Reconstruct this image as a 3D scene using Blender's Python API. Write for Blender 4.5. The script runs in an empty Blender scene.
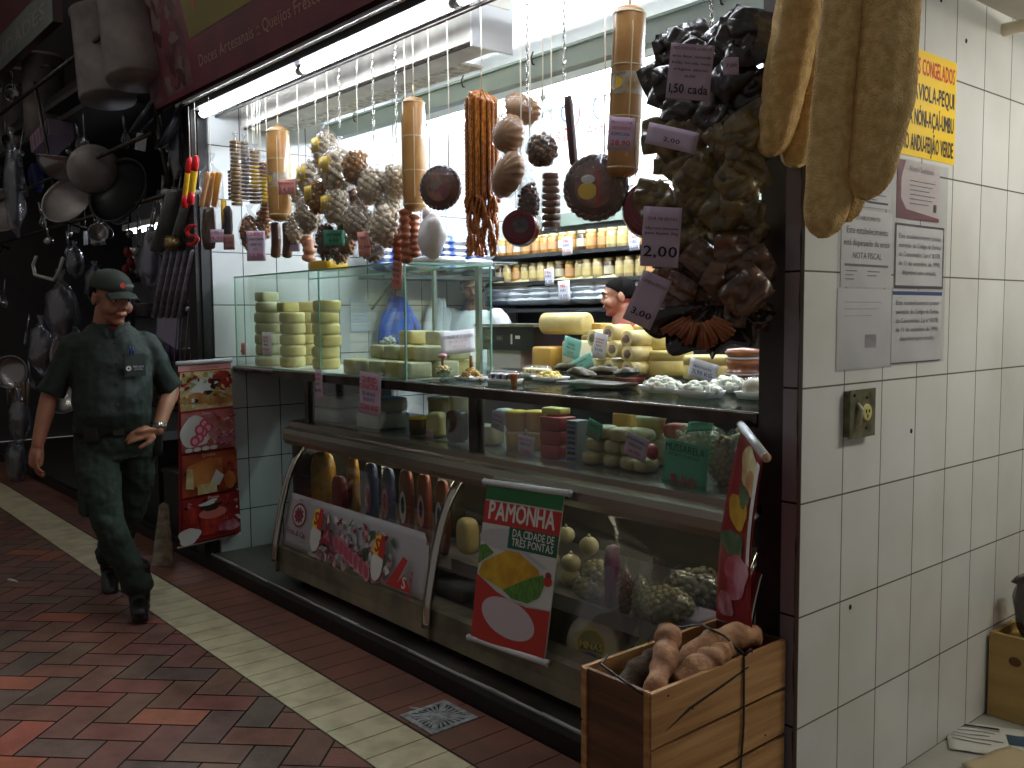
import bpy, math, random
from mathutils import Vector, Matrix, noise
from mathutils.geometry import tessellate_polygon
V = Vector
random.seed(7)
scn = bpy.context.scene
COL = scn.collection
PI = math.pi
# ---------------------------------------------------------------- camera
YAW, PIT, ROL, FPX, CAMH = 0.86740156, 0.07486637, 0.00752163, 915.7348, 1.5
fw = V((-math.sin(YAW)*math.cos(PIT), math.cos(YAW)*math.cos(PIT), -math.sin(PIT)))
rt = V((math.cos(YAW), math.sin(YAW), 0))
dn = fw.cross(rt)
rt, dn = rt*math.cos(ROL)+dn*math.sin(ROL), -rt*math.sin(ROL)+dn*math.cos(ROL)
cd = bpy.data.cameras.new('camera'); cam = bpy.data.objects.new('camera', cd); COL.objects.link(cam)
mw = Matrix.Identity(4)
for i in range(3):
    mw[i][0] = rt[i]; mw[i][1] = -dn[i]; mw[i][2] = -fw[i]
mw[2][3] = CAMH
cam.matrix_world = mw
cd.sensor_width = 36; cd.lens = FPX/1024*36; cd.clip_start = .02; cd.clip_end = 100
scn.camera = cam
EYE = V((0, 0, CAMH))
def ray(x, y): return rt*((x-512)/FPX) + dn*((y-384)/FPX) + fw
def P(x, y, Y):
    d = ray(x, y); return EYE + d*(Y/d.y)
def PX(x, y, X):
    d = ray(x, y); return EYE + d*(X/d.x)
def PZ(x, y, z):
    d = ray(x, y); return EYE + d*((z-CAMH)/d.z)
def ppm(p): return FPX/((V(p)-EYE).dot(fw))
# ---------------------------------------------------------------- materials
def lin(c):
    r = []
    for x in c[:3]:
        x = x/255.0
        r.append(x/12.92 if x <= .04045 else ((x+.055)/1.055)**2.4)
    return (r[0], r[1], r[2], 1.0)
MC = {}
def mat(name, col, rough=.5, metal=0, col2=None, vs=8, var=.0, bump=0, bs=60, emit=0, spec=.5, detail=4, lo=.35, hi=.65, coat=0, stretch=None, sss=0):
    if name in MC: return MC[name]
    m = bpy.data.materials.new(name); m.use_nodes = True; MC[name] = m
    nt = m.node_tree; N = nt.nodes; L = nt.links
    b = N['Principled BSDF']
    b.inputs['Base Color'].default_value = lin(col)
    b.inputs['Roughness'].default_value = rough; b.inputs['Metallic'].default_value = metal
    b.inputs['Specular IOR Level'].default_value = spec
    if coat: b.inputs['Coat Weight'].default_value = coat; b.inputs['Coat Roughness'].default_value = .08
    if sss: b.inputs['Subsurface Weight'].default_value = sss; b.inputs['Subsurface Scale'].default_value = .01
    if emit:
        b.inputs['Emission Color'].default_value = lin(col); b.inputs['Emission Strength'].default_value = emit
    if col2 is None and var: col2 = tuple(c*(1-var) for c in col)
    src = None
    if col2 is not None or bump:
        tc = N.new('ShaderNodeTexCoord'); src = tc.outputs['Object']
        if stretch:
            mp = N.new('ShaderNodeMapping'); mp.inputs['Scale'].default_value = stretch
            L.new(src, mp.inputs['Vector']); src = mp.outputs['Vector']
    if col2 is not None:
        n = N.new('ShaderNodeTexNoise'); n.inputs['Scale'].default_value = vs; n.inputs['Detail'].default_value = detail
        L.new(src, n.inputs['Vector'])
        r = N.new('ShaderNodeValToRGB'); r.color_ramp.elements[0].position = lo; r.color_ramp.elements[1].position = hi
        r.color_ramp.elements[0].color = lin(col); r.color_ramp.elements[1].color = lin(col2)
        L.new(n.outputs['Fac'], r.inputs['Fac']); L.new(r.outputs['Color'], b.inputs['Base Color'])
    if bump:
        n = N.new('ShaderNodeTexNoise'); n.inputs['Scale'].default_value = bs; n.inputs['Detail'].default_value = 3
        L.new(src, n.inputs['Vector'])
        bm = N.new('ShaderNodeBump'); bm.inputs['Strength'].default_value = bump; bm.inputs['Distance'].default_value = .01
        L.new(n.outputs['Fac'], bm.inputs['Height']); L.new(bm.outputs['Normal'], b.inputs['Normal'])
    return m
def clear(name, tint, gloss=.08, rough=.05, haze=0.0, hazecol=(255,255,255), bump=0, bs=30):
    """thin clear film or pane: transparent + fresnel gloss + a little haze"""
    if name in MC: return MC[name]
    m = bpy.data.materials.new(name); m.use_nodes = True; MC[name] = m
    nt = m.node_tree; N = nt.nodes; L = nt.links; N.clear()
    out = N.new('ShaderNodeOutputMaterial')
    t = N.new('ShaderNodeBsdfTransparent'); t.inputs['Color'].default_value = lin(tint)
    g = N.new('ShaderNodeBsdfGlossy'); g.inputs['Roughness'].default_value = rough
    d = N.new('ShaderNodeBsdfDiffuse'); d.inputs['Color'].default_value = lin(hazecol)
    lw = N.new('ShaderNodeLayerWeight'); lw.inputs['Blend'].default_value = .25
    ml = N.new('ShaderNodeMath'); ml.operation = 'MULTIPLY_ADD'; ml.inputs[1].default_value = .2; ml.inputs[2].default_value = gloss
    ml.use_clamp = True
    L.new(lw.outputs['Fresnel'], ml.inputs[0])
    m1 = N.new('ShaderNodeMixShader'); m1.inputs['Fac'].default_value = haze
    L.new(t.outputs[0], m1.inputs[1]); L.new(d.outputs[0], m1.inputs[2])
    m2 = N.new('ShaderNodeMixShader'); L.new(ml.outputs[0], m2.inputs['Fac'])
    L.new(m1.outputs[0], m2.inputs[1]); L.new(g.outputs[0], m2.inputs[2])
    L.new(m2.outputs[0], out.inputs[0])
    if bump:
        tc = N.new('ShaderNodeTexCoord'); n = N.new('ShaderNodeTexNoise'); n.inputs['Scale'].default_value = bs
        L.new(tc.outputs['Object'], n.inputs['Vector'])
        bm = N.new('ShaderNodeBump'); bm.inputs['Strength'].default_value = bump; bm.inputs['Distance'].default_value = .02
        L.new(n.outputs['Fac'], bm.inputs['Height']); L.new(bm.outputs['Normal'], g.inputs['Normal'])
    return m
# ---------------------------------------------------------------- mesh builder
def rot(ax, deg): return Matrix.Rotation(math.radians(deg), 3, ax)
I3 = Matrix.Identity(3)
class MB:
    def __init__(s): s.v = []; s.f = []; s.m = []; s.s = []
    def add(s, vs, fs, mi=0, sm=False):
        k = len(s.v); s.v += [V(p) for p in vs]
        for f in fs: s.f.append([i+k for i in f]); s.m.append(mi); s.s.append(sm)
        return s
    def box(s, x0, y0, z0, x1, y1, z1, mi=0):
        vs = [(x, y, z) for z in (z0, z1) for y in (y0, y1) for x in (x0, x1)]
        return s.add(vs, [(0,2,3,1),(4,5,7,6),(0,1,5,4),(2,6,7,3),(0,4,6,2),(1,3,7,5)], mi)
    def obox(s, c, size, R=I3, mi=0, bev=0):
        hx, hy, hz = size[0]/2, size[1]/2, size[2]/2
        if not bev:
            vs = [V(c)+R@V((x, y, z)) for z in (-hz, hz) for y in (-hy, hy) for x in (-hx, hx)]
            return s.add(vs, [(0,2,3,1),(4,5,7,6),(0,1,5,4),(2,6,7,3),(0,4,6,2),(1,3,7,5)], mi)
        # rounded box via superellipsoid
        n = 16; m = 10; vs = []; fs = []; e = bev
        def pw(a): return math.copysign(abs(a)**e, a)
        for i in range(m+1):
            ph = -PI/2+PI*i/m
            for j in range(n):
                th = 2*PI*(j+.5)/n
                vs.append(V(c)+R@V((hx*pw(math.cos(ph))*pw(math.cos(th)), hy*pw(math.cos(ph))*pw(math.sin(th)), hz*pw(math.sin(ph)))))
        for i in range(m):
            for j in range(n): fs.append((i*n+j, i*n+(j+1)%n, (i+1)*n+(j+1)%n, (i+1)*n+j))
        return s.add(vs, fs, mi, True)
    def tube(s, path, r, n=10, mi=0, cap=True, sm=True, ell=1.0, up=None):
        path = [V(p) for p in path]; k = len(path)
        if not hasattr(r, '__len__'): r = [r]*k
        vs = []; fs = []; prev = None
        for i in range(k):
            t = (path[min(i+1, k-1)]-path[max(i-1, 0)])
            if t.length < 1e-9: t = V((0, 0, 1))
            t.normalize()
            if prev is None:
                a = V(up) if up else (V((0, 0, 1)) if abs(t.z) < .9 else V((1, 0, 0)))
                u = a.cross(t).normalized()
            else:
                u = (prev - t*prev.dot(t)).normalized()
            prev = u; w = t.cross(u)
            for j in range(n):
                a = 2*PI*j/n
                vs.append(path[i]+u*(math.cos(a)*r[i])+w*(math.sin(a)*r[i]*ell))
        for i in range(k-1):
            for j in range(n): fs.append((i*n+j, i*n+(j+1)%n, (i+1)*n+(j+1)%n, (i+1)*n+j))
        if cap: fs.append(tuple(reversed(range(n)))); fs.append(tuple((k-1)*n+j for j in range(n)))
        return s.add(vs, fs, mi, sm)
    def lathe(s, prof, n=24, o=(0,0,0), R=I3, mi=0, sm=True, cap=True):
        vs = []; fs = []; k = len(prof)
        for r, z in prof:
            for j in range(n):
                a = 2*PI*j/n; vs.append(V(o)+R@V((r*math.cos(a), r*math.sin(a), z)))
        for i in range(k-1):
            for j in range(n): fs.append((i*n+j, i*n+(j+1)%n, (i+1)*n+(j+1)%n, (i+1)*n+j))
        if cap: fs.append(tuple(reversed(range(n)))); fs.append(tuple((k-1)*n+j for j in range(n)))
        return s.add(vs, fs, mi, sm)
    def ball(s, c, r, R=I3, n=12, m=8, nz=0, ns=3, seed=0, mi=0):
        if not hasattr(r, '__len__'): r = (r, r, r)
        vs = []; fs = []; c = V(c); sd = V((seed*7.3, seed*3.1, seed*1.7))
        def pt(ph, th):
            d = V((math.cos(ph)*math.cos(th), math.cos(ph)*math.sin(th), math.sin(ph)))
            k = 1+nz*noise.noise(d*ns+sd) if nz else 1
            return c+R@V((d.x*r[0]*k, d.y*r[1]*k, d.z*r[2]*k))
        vs.append(pt(-PI/2, 0))
        for i in range(1, m):
            for j in range(n): vs.append(pt(-PI/2+PI*i/m, 2*PI*j/n))
        vs.append(pt(PI/2, 0)); last = len(vs)-1
        for j in range(n): fs.append((0, 1+(j+1)%n, 1+j))
        for i in range(m-2):
            for j in range(n):
                a = 1+i*n; fs.append((a+j, a+(j+1)%n, a+n+(j+1)%n, a+n+j))
        a = 1+(m-2)*n
        for j in range(n): fs.append((a+j, a+(j+1)%n, last))
        return s.add(vs, fs, mi, True)
    def grid(s, fn, nu, nv, th=0, mi=0, sm=True):
        """fn(u,v)->(point) u,v in 0..1; th: thickness along normal"""
        pts = [[V(fn(i/nu, j/nv)) for i in range(nu+1)] for j in range(nv+1)]
        W = nu+1
        vs = [p for r in pts for p in r]
        fs = [(j*W+i, j*W+i+1, (j+1)*W+i+1, (j+1)*W+i) for j in range(nv) for i in range(nu)]
        if th:
            nn = []
            for j in range(nv+1):
                for i in range(nu+1):
                    a = pts[j][min(i+1, nu)]-pts[j][max(i-1, 0)]; b = pts[min(j+1, nv)][i]-pts[max(j-1, 0)][i]
                    n = a.cross(b); nn.append(n.normalized() if n.length > 1e-12 else V((0,0,1)))
            K = len(vs); vs += [vs[q]-nn[q]*th for q in range(K)]
            fs += [tuple(K+q for q in reversed(f)) for f in fs[:]]
            for i in range(nu):
                fs.append((i, K+i, K+i+1, i+1)); a = nv*W+i; fs.append((a+1, K+a+1, K+a, a))
            for j in range(nv):
                a = j*W; fs.append((a+W, K+a+W, K+a, a)); a += nu; fs.append((a, K+a, K+a+W, a+W))
        return s.add(vs, fs, mi, sm)
    def prism(s, pts, o, u, v, d, mi=0):
        """pts: 2-D outline; d: extrusion vector"""
        o = V(o); u = V(u); v = V(v); d = V(d); k = len(pts)
        a = [o+u*p[0]+v*p[1] for p in pts]; b = [p+d for p in a]
        fs = [tuple(range(k)), tuple(reversed(range(k, 2*k)))] + [(i, k+i, k+(i+1)%k, (i+1)%k) for i in range(k)]
        return s.add(a+b, fs, mi)
    def chain(s, p, q, r=.006, w=.0016, mi=0):
        p = V(p); q = V(q); L = (q-p).length; n = max(2, int(L/(r*2.6))); t = (q-p).normalized()
        a = V((1, 0, 0)) if abs(t.x) < .8 else V((0, 1, 0)); u = t.cross(a).normalized(); w2 = t.cross(u)
        for i in range(n):
            c = p+(q-p)*((i+.5)/n); uu = u if i % 2 else w2; hl = L/n*.68
            path = []
            for k in range(9):
                an = 2*PI*k/8; path.append(c+uu*(math.cos(an)*r*.6)+t*(math.sin(an)*hl))
            s.tube(path, w, 5, mi, False)
        return s
    def obj(s, name, mats, parent=None, label=None, kind=None):
        me = bpy.data.meshes.new(name)
        vs = s.v; off = V((0, 0, 0))
        if parent is not None:
            p = parent; off = V((0,0,0))
            while p is not None: off = off+p.location; p = p.parent
        elif vs:
            xs = [p.x for p in vs]; ys = [p.y for p in vs]; zs = [p.z for p in vs]
            off = V(((min(xs)+max(xs))/2, (min(ys)+max(ys))/2, min(zs)))
        me.from_pydata([tuple(p-off) for p in vs], [], s.f)
        if not isinstance(mats, (list, tuple)): mats = [mats]
        for m in mats: me.materials.append(m)
        me.polygons.foreach_set('material_index', s.m); me.polygons.foreach_set('use_smooth', s.s)
        me.update()
        o = bpy.data.objects.new(name, me); COL.objects.link(o)
        if parent is not None: o.parent = parent
        else: o.location = off
        if label: o['label'] = label
        if kind: o['kind'] = kind
        return o
def tag(o, label=None, cat=None, group=None, kind=None):
    if label: o['label'] = label
    if cat: o['category'] = cat
    if group: o['group'] = group
    if kind: o['kind'] = kind
    return o
def thing(name, label, cat, loc=(0,0,0), group=None):
    o = bpy.data.objects.new(name, None); COL.objects.link(o); o.location = loc; o.empty_display_size = .05
    return tag(o, label, cat, group)
def struct(mb, name, m, parent=None):
    return tag(mb.obj(name, m, parent), None, None, None, 'structure')
def remesh(o, vox=.008, smooth=4):
    r = o.modifiers.new('r', 'REMESH'); r.mode = 'VOXEL'; r.voxel_size = vox; r.use_smooth_shade = True
    if smooth:
        c = o.modifiers.new('s', 'SMOOTH'); c.iterations = smooth; c.factor = .5
def wrinkle(o, strength=.01, size=.08, depth=2):
    t = bpy.data.textures.new('folds', 'CLOUDS'); t.noise_scale = size; t.noise_depth = depth
    d = o.modifiers.new('d', 'DISPLACE'); d.texture = t; d.strength = strength; d.mid_level = .5; d.texture_coords = 'LOCAL'
def dup(root, loc, rz=None, label=None, group=None, parent=None, R=None):
    r = root.copy(); COL.objects.link(r); r.location = loc
    if rz is not None: r.rotation_euler = (0, 0, rz)
    if R is not None: r.rotation_euler = R.to_euler()
    if label: r['label'] = label
    if group: r['group'] = group
    for ch in list(root.children):
        c = ch.copy(); COL.objects.link(c); c.parent = r
        for g in list(ch.children):
            d = g.copy(); COL.objects.link(d); d.parent = c
    return r
# ---------------------------------------------------------------- lettering and printed art
TC = {}
def clip(poly, ax, lim, keep_less):
    out = []
    for i in range(len(poly)):
        a, b = poly[i], poly[(i+1) % len(poly)]
        ia = (a[ax] <= lim) == keep_less; ib = (b[ax] <= lim) == keep_less
        if ia: out.append(a)
        if ia != ib:
            t = (lim-a[ax])/(b[ax]-a[ax]); out.append((a[0]+(b[0]-a[0])*t, a[1]+(b[1]-a[1])*t))
    return out
def glyphs(s, bold=0):
    k = (s, bold)
    if k not in TC and bold and len(s) > 1:
        vs = []; fs = []; x = 0
        for ch in s:
            if ch == ' ': x += .30; continue
            gv, gf = glyphs(ch, bold)
            if not gv: continue
            a0 = min(v.x for v in gv); a1 = max(v.x for v in gv); q = len(vs)
            vs += [V((v.x-a0+x, v.y, 0)) for v in gv]; fs += [tuple(i+q for i in f) for f in gf]; x += a1-a0+.10
        TC[k] = (vs, fs)
    if k not in TC:
        cu = bpy.data.curves.new('t', 'FONT'); cu.body = s; cu.size = 1; cu.resolution_u = 2; cu.offset = 0; cu.align_x = 'LEFT'
        ob = bpy.data.objects.new('t', cu); COL.objects.link(ob); me = bpy.data.meshes.new_from_object(ob)
        TC[k] = ([v.co.copy() for v in me.vertices], [tuple(p.vertices) for p in me.polygons])
        bpy.data.objects.remove(ob); bpy.data.curves.remove(cu); bpy.data.meshes.remove(me)
    return TC[k]
class Art:
    """flat print: map(a,b,h) -> world point, a to the reader's right, b up, h off the surface"""
    def __init__(s, fn, cell=0): s.fn = fn; s.mb = MB(); s.mats = []; s.h = .0012; s.cell = cell; s.dh = .0002 if cell else .00005
    def mi(s, m):
        if m not in s.mats: s.mats.append(m)
        return s.mats.index(m)
    def poly(s, pts, m, h=None):
        s.h += s.dh if h is None else 0
        if not s.cell:
            s.mb.add([s.fn(a, b, h or s.h) for a, b in pts], [tuple(range(len(pts)))], s.mi(m)); return
        P3 = [V((a, b, 0)) for a, b in pts]; c = s.cell
        for tri in tessellate_polygon([P3]):
            T = [(P3[i].x, P3[i].y) if isinstance(i, int) else (i.x, i.y) for i in tri]
            x0 = min(t[0] for t in T); x1 = max(t[0] for t in T)
            for i in range(int(math.floor(x0/c)), int(math.floor(x1/c))+1):
                q = clip(clip(T, 0, i*c, False), 0, (i+1)*c, True)
                if len(q) < 3: continue
                y0 = min(t[1] for t in q); y1 = max(t[1] for t in q)
                for j in range(int(math.floor(y0/c)), int(math.floor(y1/c))+1):
                    r = clip(clip(q, 1, j*c, False), 1, (j+1)*c, True)
                    if len(r) >= 3: s.mb.add([s.fn(a, b, h or s.h) for a, b in r], [tuple(range(len(r)))], s.mi(m))
    def rect(s, a0, b0, a1, b1, m, h=None, n=1):
        s.poly([(a0,b0),(a1,b0),(a1,b1),(a0,b1)], m)
    def disc(s, a, b, ra, rb, m, n=24, ang=0, wob=0):
        c, q = math.cos(ang), math.sin(ang); pts = []
        for i in range(n):
            t = 2*PI*i/n; k = 1+wob*math.sin(3*t+a*40)+wob*.6*math.sin(5*t+b*30)
            x = ra*k*math.cos(t); y = rb*k*math.sin(t); pts.append((a+x*c-y*q, b+x*q+y*c))
        s.poly(pts, m)
    def mottle(s, x0, y0, x1, y1, n, ms, r, seed=0):
        q = random.Random(seed)
        for k in range(n): s.disc(q.uniform(x0, x1), q.uniform(y0, y1), r*q.uniform(.5, 1.4), r*q.uniform(.25, .8), q.choice(ms), 9, q.uniform(0, 3), .25)
    def text(s, st, size, a, b, m, al='C', bold=0, sq=1.0, ang=0, w=None):
        vs, fs = glyphs(st, bold)
        if not vs: return
        x0 = min(v.x for v in vs); x1 = max(v.x for v in vs)
        if w: sq = w/((x1-x0)*size)
        off = {'L': -x0, 'C': -(x0+x1)/2, 'R': -x1}[al]
        c, q = math.cos(ang), math.sin(ang); out = []
        s.h += s.dh*2
        for v in vs:
            x = (v.x+off)*size*sq; y = v.y*size; out.append(s.fn(a+x*c-y*q, b+x*q+y*c, s.h))
        s.mb.add(out, fs, s.mi(m))
        if bold:
            for dx, dy in ((bold*1.3, 0), (-bold*1.3, 0), (0, bold), (0, -bold)):
                s.h += .00001; o2 = []
                for v in vs:
                    x = (v.x+off+dx)*size*sq; y = (v.y+dy)*size; o2.append(s.fn(a+x*c-y*q, b+x*q+y*c, s.h))
                s.mb.add(o2, fs, s.mi(m))
    def done(s, name, parent, label=None):
        if s.mb.f: return s.mb.obj(name, s.mats, parent, label)
def plane(o, u, v):
    o = V(o); u = V(u).normalized(); v = V(v).normalized(); n = u.cross(v)
    return lambda a, b, h: o+u*a+v*b+n*h
INK = mat('ink_black', (28, 26, 34), .7); RED = mat('ink_red', (190, 38, 50), .6); BLU = mat('ink_blue', (40, 60, 130), .6)
WHT = mat('print_white', (212, 212, 206), .6)
PINKP = mat('paper_lilac', (196, 176, 196), .8); WHP = mat('paper_white', (225, 228, 232), .8)
SALP = mat('paper_salmon', (226, 164, 150), .8); GRNP = mat('paper_teal', (86, 160, 130), .75); AQP = mat('paper_aqua', (150, 220, 205), .8)
def price_tag(c, w, h, lines, paper=None, face='F', roll=0, tilt=0, label='', group=None, ang=None):
    """lines: (text, size, b, ink)"""
    paper = paper or PINKP
    an = {'F': 0, 'R': 90, 'C': 45}[face] if ang is None else ang
    u = V((math.cos(math.radians(an)), math.sin(math.radians(an)), 0)); v = V((0, 0, 1)); n = u.cross(v)
    Rn = Matrix.Rotation(math.radians(roll), 3, n); u = Rn@u; v = Rn@v
    if tilt: Rt = Matrix.Rotation(math.radians(tilt), 3, u); v = Rt@v; n = u.cross(v)
    t = thing('price_tag', label, 'price tag', V(c), group)
    f = plane(c, u, v)
    b = MB(); b.grid(lambda p, q: f((p-.5)*w, (q-.5)*h, .004*w*8*math.sin(p*3)*.2), 6, 4, .0012); b.obj('paper', paper, t)
    a = Art(f); a.h = .005 + .002
    for ln in lines: a.text(ln[0], ln[1], 0, ln[2], ln[3], w=min(w*.88, ln[1]*len(ln[0])*.56), bold=.012)
    a.done('lettering', t)
    return t
# ================================================================ SETTING
ST = mat('steel', (170, 168, 164), .28, 1, var=.25, vs=12, bump=.05, bs=90)
STD = mat('steel_dark', (88, 82, 78), .35, .9, var=.3, vs=9)
PANEL = mat('beige_panel', (150, 140, 118), .5, .1, var=.3, vs=5)
XW, XR, YF = -5.35, -1.4, 2.235
# --- brick floor of the aisle, herringbone laid diagonally
W = .135
b = MB(); cols = []
rs = random.Random(3); q2 = math.sqrt(.5)
def loc2(i, j): return (-3.444+(i-j)*W*q2, 1.225+(i+j)*W*q2)
g = .03
for i in range(-90, 60):
    for j in range(-60, 90):
        m_ = (i-j) % 4
        if m_ == 0: r = (i+g, j+g, i+2-g, j+1-g)
        elif m_ == 3: r = (i+g, j+g, i+1-g, j+2-g)
        else: continue
        c = loc2(i+.5, j+.5)
        if not (-12.3 < c[0] < 1.5 and -1.5 < c[1] < 1.8): continue
        p = [loc2(r[0], r[1]), loc2(r[2], r[1]), loc2(r[2], r[3]), loc2(r[0], r[3])]
        p = clip(p, 1, 1.548, True)
        if len(p) < 3: continue
        k = len(b.v)
        b.add([(x, y, 0) for x, y in p], [tuple(range(len(p)))])
        t = rs.random()
        if t < .42: cc = (rs.uniform(118, 134), rs.uniform(80, 88), rs.uniform(68, 74))
        elif t < .78: cc = (rs.uniform(116, 128), rs.uniform(84, 92), rs.uniform(70, 76))
        elif t < .92: cc = (rs.uniform(102, 112), rs.uniform(84, 90), rs.uniform(74, 78))
        else: cc = (rs.uniform(152, 166), rs.uniform(88, 96), rs.uniform(66, 72))
        cols.append((len(p), lin(cc)))
nb = len(b.f)
b.box(-12.5, -1.6, -.06, 1.8, 2.0, -.004, 1)
o = b.obj('floor', [mat('brick', (120, 60, 45), .55, bump=.15, bs=120), mat('grout_floor', (40, 34, 32), .9)]); tag(o, kind='structure')
at = o.data.color_attributes.new('brick_colour', 'FLOAT_COLOR', 'CORNER')
k = 0
for n_, c_ in cols:
    for _ in range(n_): at.data[k].color = c_; k += 1
nt = MC['brick'].node_tree; an = nt.nodes.new('ShaderNodeVertexColor'); an.layer_name = 'brick_colour'
mx = nt.nodes.new('ShaderNodeMix'); mx.data_type = 'RGBA'; mx.blend_type = 'MULTIPLY'; mx.inputs[0].default_value = .8
nz = nt.nodes.new('ShaderNodeTexNoise'); nz.inputs['Scale'].default_value = 7; nz.inputs['Detail'].default_value = 6
cr = nt.nodes.new('ShaderNodeValToRGB'); cr.color_ramp.elements[0].color = (.62,.6,.6,1); cr.color_ramp.elements[0].position = .3; cr.color_ramp.elements[1].position = .65
tc = nt.nodes.new('ShaderNodeTexCoord'); nt.links.new(tc.outputs['Object'], nz.inputs['Vector'])
nt.links.new(nz.outputs['Fac'], cr.inputs[0]); nt.links.new(an.outputs[0], mx.inputs[6]); nt.links.new(cr.outputs[0], mx.inputs[7])
nt.links.new(mx.outputs[2], nt.nodes['Principled BSDF'].inputs['Base Color'])
# --- cream band
b = MB(); x = -12.3; k = 0
x0c = -3.427
n0 = int((-12.3-x0c)/W)
for k in range(n0, 40):
    a = x0c+k*W+.0025; b.box(a, 1.555, -.02, a+W-.005, 1.803, .001, 0)
b.box(-12.3, 1.55, -.03, 1.9, 1.81, -.0025, 1)
struct(b, 'trim_1', [mat('cream_tile', (206, 196, 160), .55, col2=(166, 156, 124), vs=9, detail=8, lo=.42, hi=.78), mat('grout_dark', (46, 38, 32), .9)])
b = MB()
for k in range(n0, 16):
    a = x0c+k*W+.0025
    b.box(a, 1.813, -.02, a+W-.005, 2.085, .001, 0)
b.box(-12.3, 1.81, -.03, -1.2, 2.13, -.0025, 1)
struct(b, 'trim_2', [mat('red_tile', (122, 78, 62), .5, col2=(100, 66, 54), vs=5, detail=5, bump=.05), MC['grout_dark']])
# --- curb and platform under the counter
b = MB()
b.box(-12.3, 2.09, -.03, -1.72, 2.135, .066, 0)
struct(b, 'trim_3', mat('curb_black', (22, 20, 20), .45, var=.4, vs=6))
b = MB()
b.box(XW-.1, 2.125, 0, -1.72, 6.0, .07, 0)
rs = random.Random(5)
x = XW
while x < -1.8:   # worn pale nosing of the platform
    L_ = rs.uniform(.15, .5)
    b.tube([(x, 2.13+rs.uniform(0, .01), .072), (min(x+L_, -1.73), 2.13+rs.uniform(0, .01), .072)], rs.uniform(.003, .008), 6, 1)
    x += L_
struct(b, 'floor_1', [mat('platform_tile', (84, 78, 72), .3, col2=(56, 52, 50), vs=4), mat('worn_edge', (170, 168, 162), .5)])
b = MB(); b.box(-1.72, 2.0, -.05, 3.2, 7.2, -.0015, 0); b.box(1.8, -1.6, -.05, 3.2, 2.0, -.0015, 0)
o = struct(b, 'floor_2', mat('alley_tile', (178, 176, 166), .35, var=.15, vs=4))
b = MB(); b.box(-12.5, 2.13, -.05, XW-.1, 6.0, .002, 0); struct(b, 'floor_3', mat('stall_floor_dark', (52, 46, 42), .6))
# --- tiled walls: brick texture, no offset
def tile_mat(name, ax, o1, c1, c2, grout, rough=.18, w=.2195, h=.323, ms=.0032):
    m = bpy.data.materials.new(name); m.use_nodes = True; MC[name] = m
    nt = m.node_tree; N = nt.nodes; L = nt.links; bs = N['Principled BSDF']
    geo = N.new('ShaderNodeNewGeometry'); sp = N.new('ShaderNodeSeparateXYZ'); cb = N.new('ShaderNodeCombineXYZ')
    L.new(geo.outputs['Position'], sp.inputs[0])
    mo = N.new('ShaderNodeMath'); mo.operation = 'SUBTRACT'; mo.inputs[1].default_value = o1-20*w
    L.new(sp.outputs[ax], mo.inputs[0]); L.new(mo.outputs[0], cb.inputs[0]); L.new(sp.outputs['Z'], cb.inputs[1])
    bt = N.new('ShaderNodeTexBrick'); bt.offset = 0; bt.squash = 1
    L.new(cb.outputs[0], bt.inputs['Vector'])
    bt.inputs['Color1'].default_value = lin(c1); bt.inputs['Color2'].default_value = lin(c2); bt.inputs['Mortar'].default_value = lin(grout)
    bt.inputs['Scale'].default_value = 1; bt.inputs['Mortar Size'].default_value = ms; bt.inputs['Mortar Smooth'].default_value = .1
    bt.inputs['Brick Width'].default_value = w; bt.inputs['Row Height'].default_value = h
    nz = N.new('ShaderNodeTexNoise'); nz.inputs['Scale'].default_value = 2.2; nz.inputs['Detail'].default_value = 6
    L.new(geo.outputs['Position'], nz.inputs['Vector'])
    cr = N.new('ShaderNodeValToRGB'); cr.color_ramp.elements[0].position = .35; cr.color_ramp.elements[0].color = (.8,.79,.74,1); cr.color_ramp.elements[1].position = .6
    L.new(nz.outputs['Fac'], cr.inputs[0])
    mx = N.new('ShaderNodeMix'); mx.data_type = 'RGBA'; mx.blend_type = 'MULTIPLY'; mx.inputs[0].default_value = .6
    L.new(bt.outputs['Color'], mx.inputs[6]); L.new(cr.outputs[0], mx.inputs[7]); L.new(mx.outputs[2], bs.inputs['Base Color'])
    n2 = N.new('ShaderNodeTexNoise'); n2.inputs['Scale'].default_value = 5; L.new(geo.outputs['Position'], n2.inputs['Vector'])
    ad = N.new('ShaderNodeMath'); ad.operation = 'MULTIPLY_ADD'; ad.inputs[1].default_value = -1.0
    L.new(bt.outputs['Fac'], ad.inputs[0]); ml = N.new('ShaderNodeMath'); ml.operation = 'MULTIPLY'; ml.inputs[1].default_value = .5
    L.new(n2.outputs['Fac'], ml.inputs[0]); L.new(ml.outputs[0], ad.inputs[2])
    bm = N.new('ShaderNodeBump'); bm.inputs['Strength'].default_value = .35; bm.inputs['Distance'].default_value = .003
    L.new(ad.outputs[0], bm.inputs['Height']); L.new(bm.outputs['Normal'], bs.inputs['Normal'])
    bs.inputs['Roughness'].default_value = rough
    return m
TR = tile_mat('tile_alley', 'Y', 2.235, (228, 230, 227), (220, 222, 218), (112, 104, 94), ms=.0026)
b = MB(); b.box(XR-.012, YF, 0, XR, 7.0, 2.56); struct(b, 'wall_right', TR)
TF = tile_mat('tile_pillar_front', 'X', XR-.2195+.001, (150, 140, 146), (142, 132, 138), (30, 24, 24))
b = MB(); b.box(XR-.062, YF+.004, 0, XR-.013, 6.0, 3.2)
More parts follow.
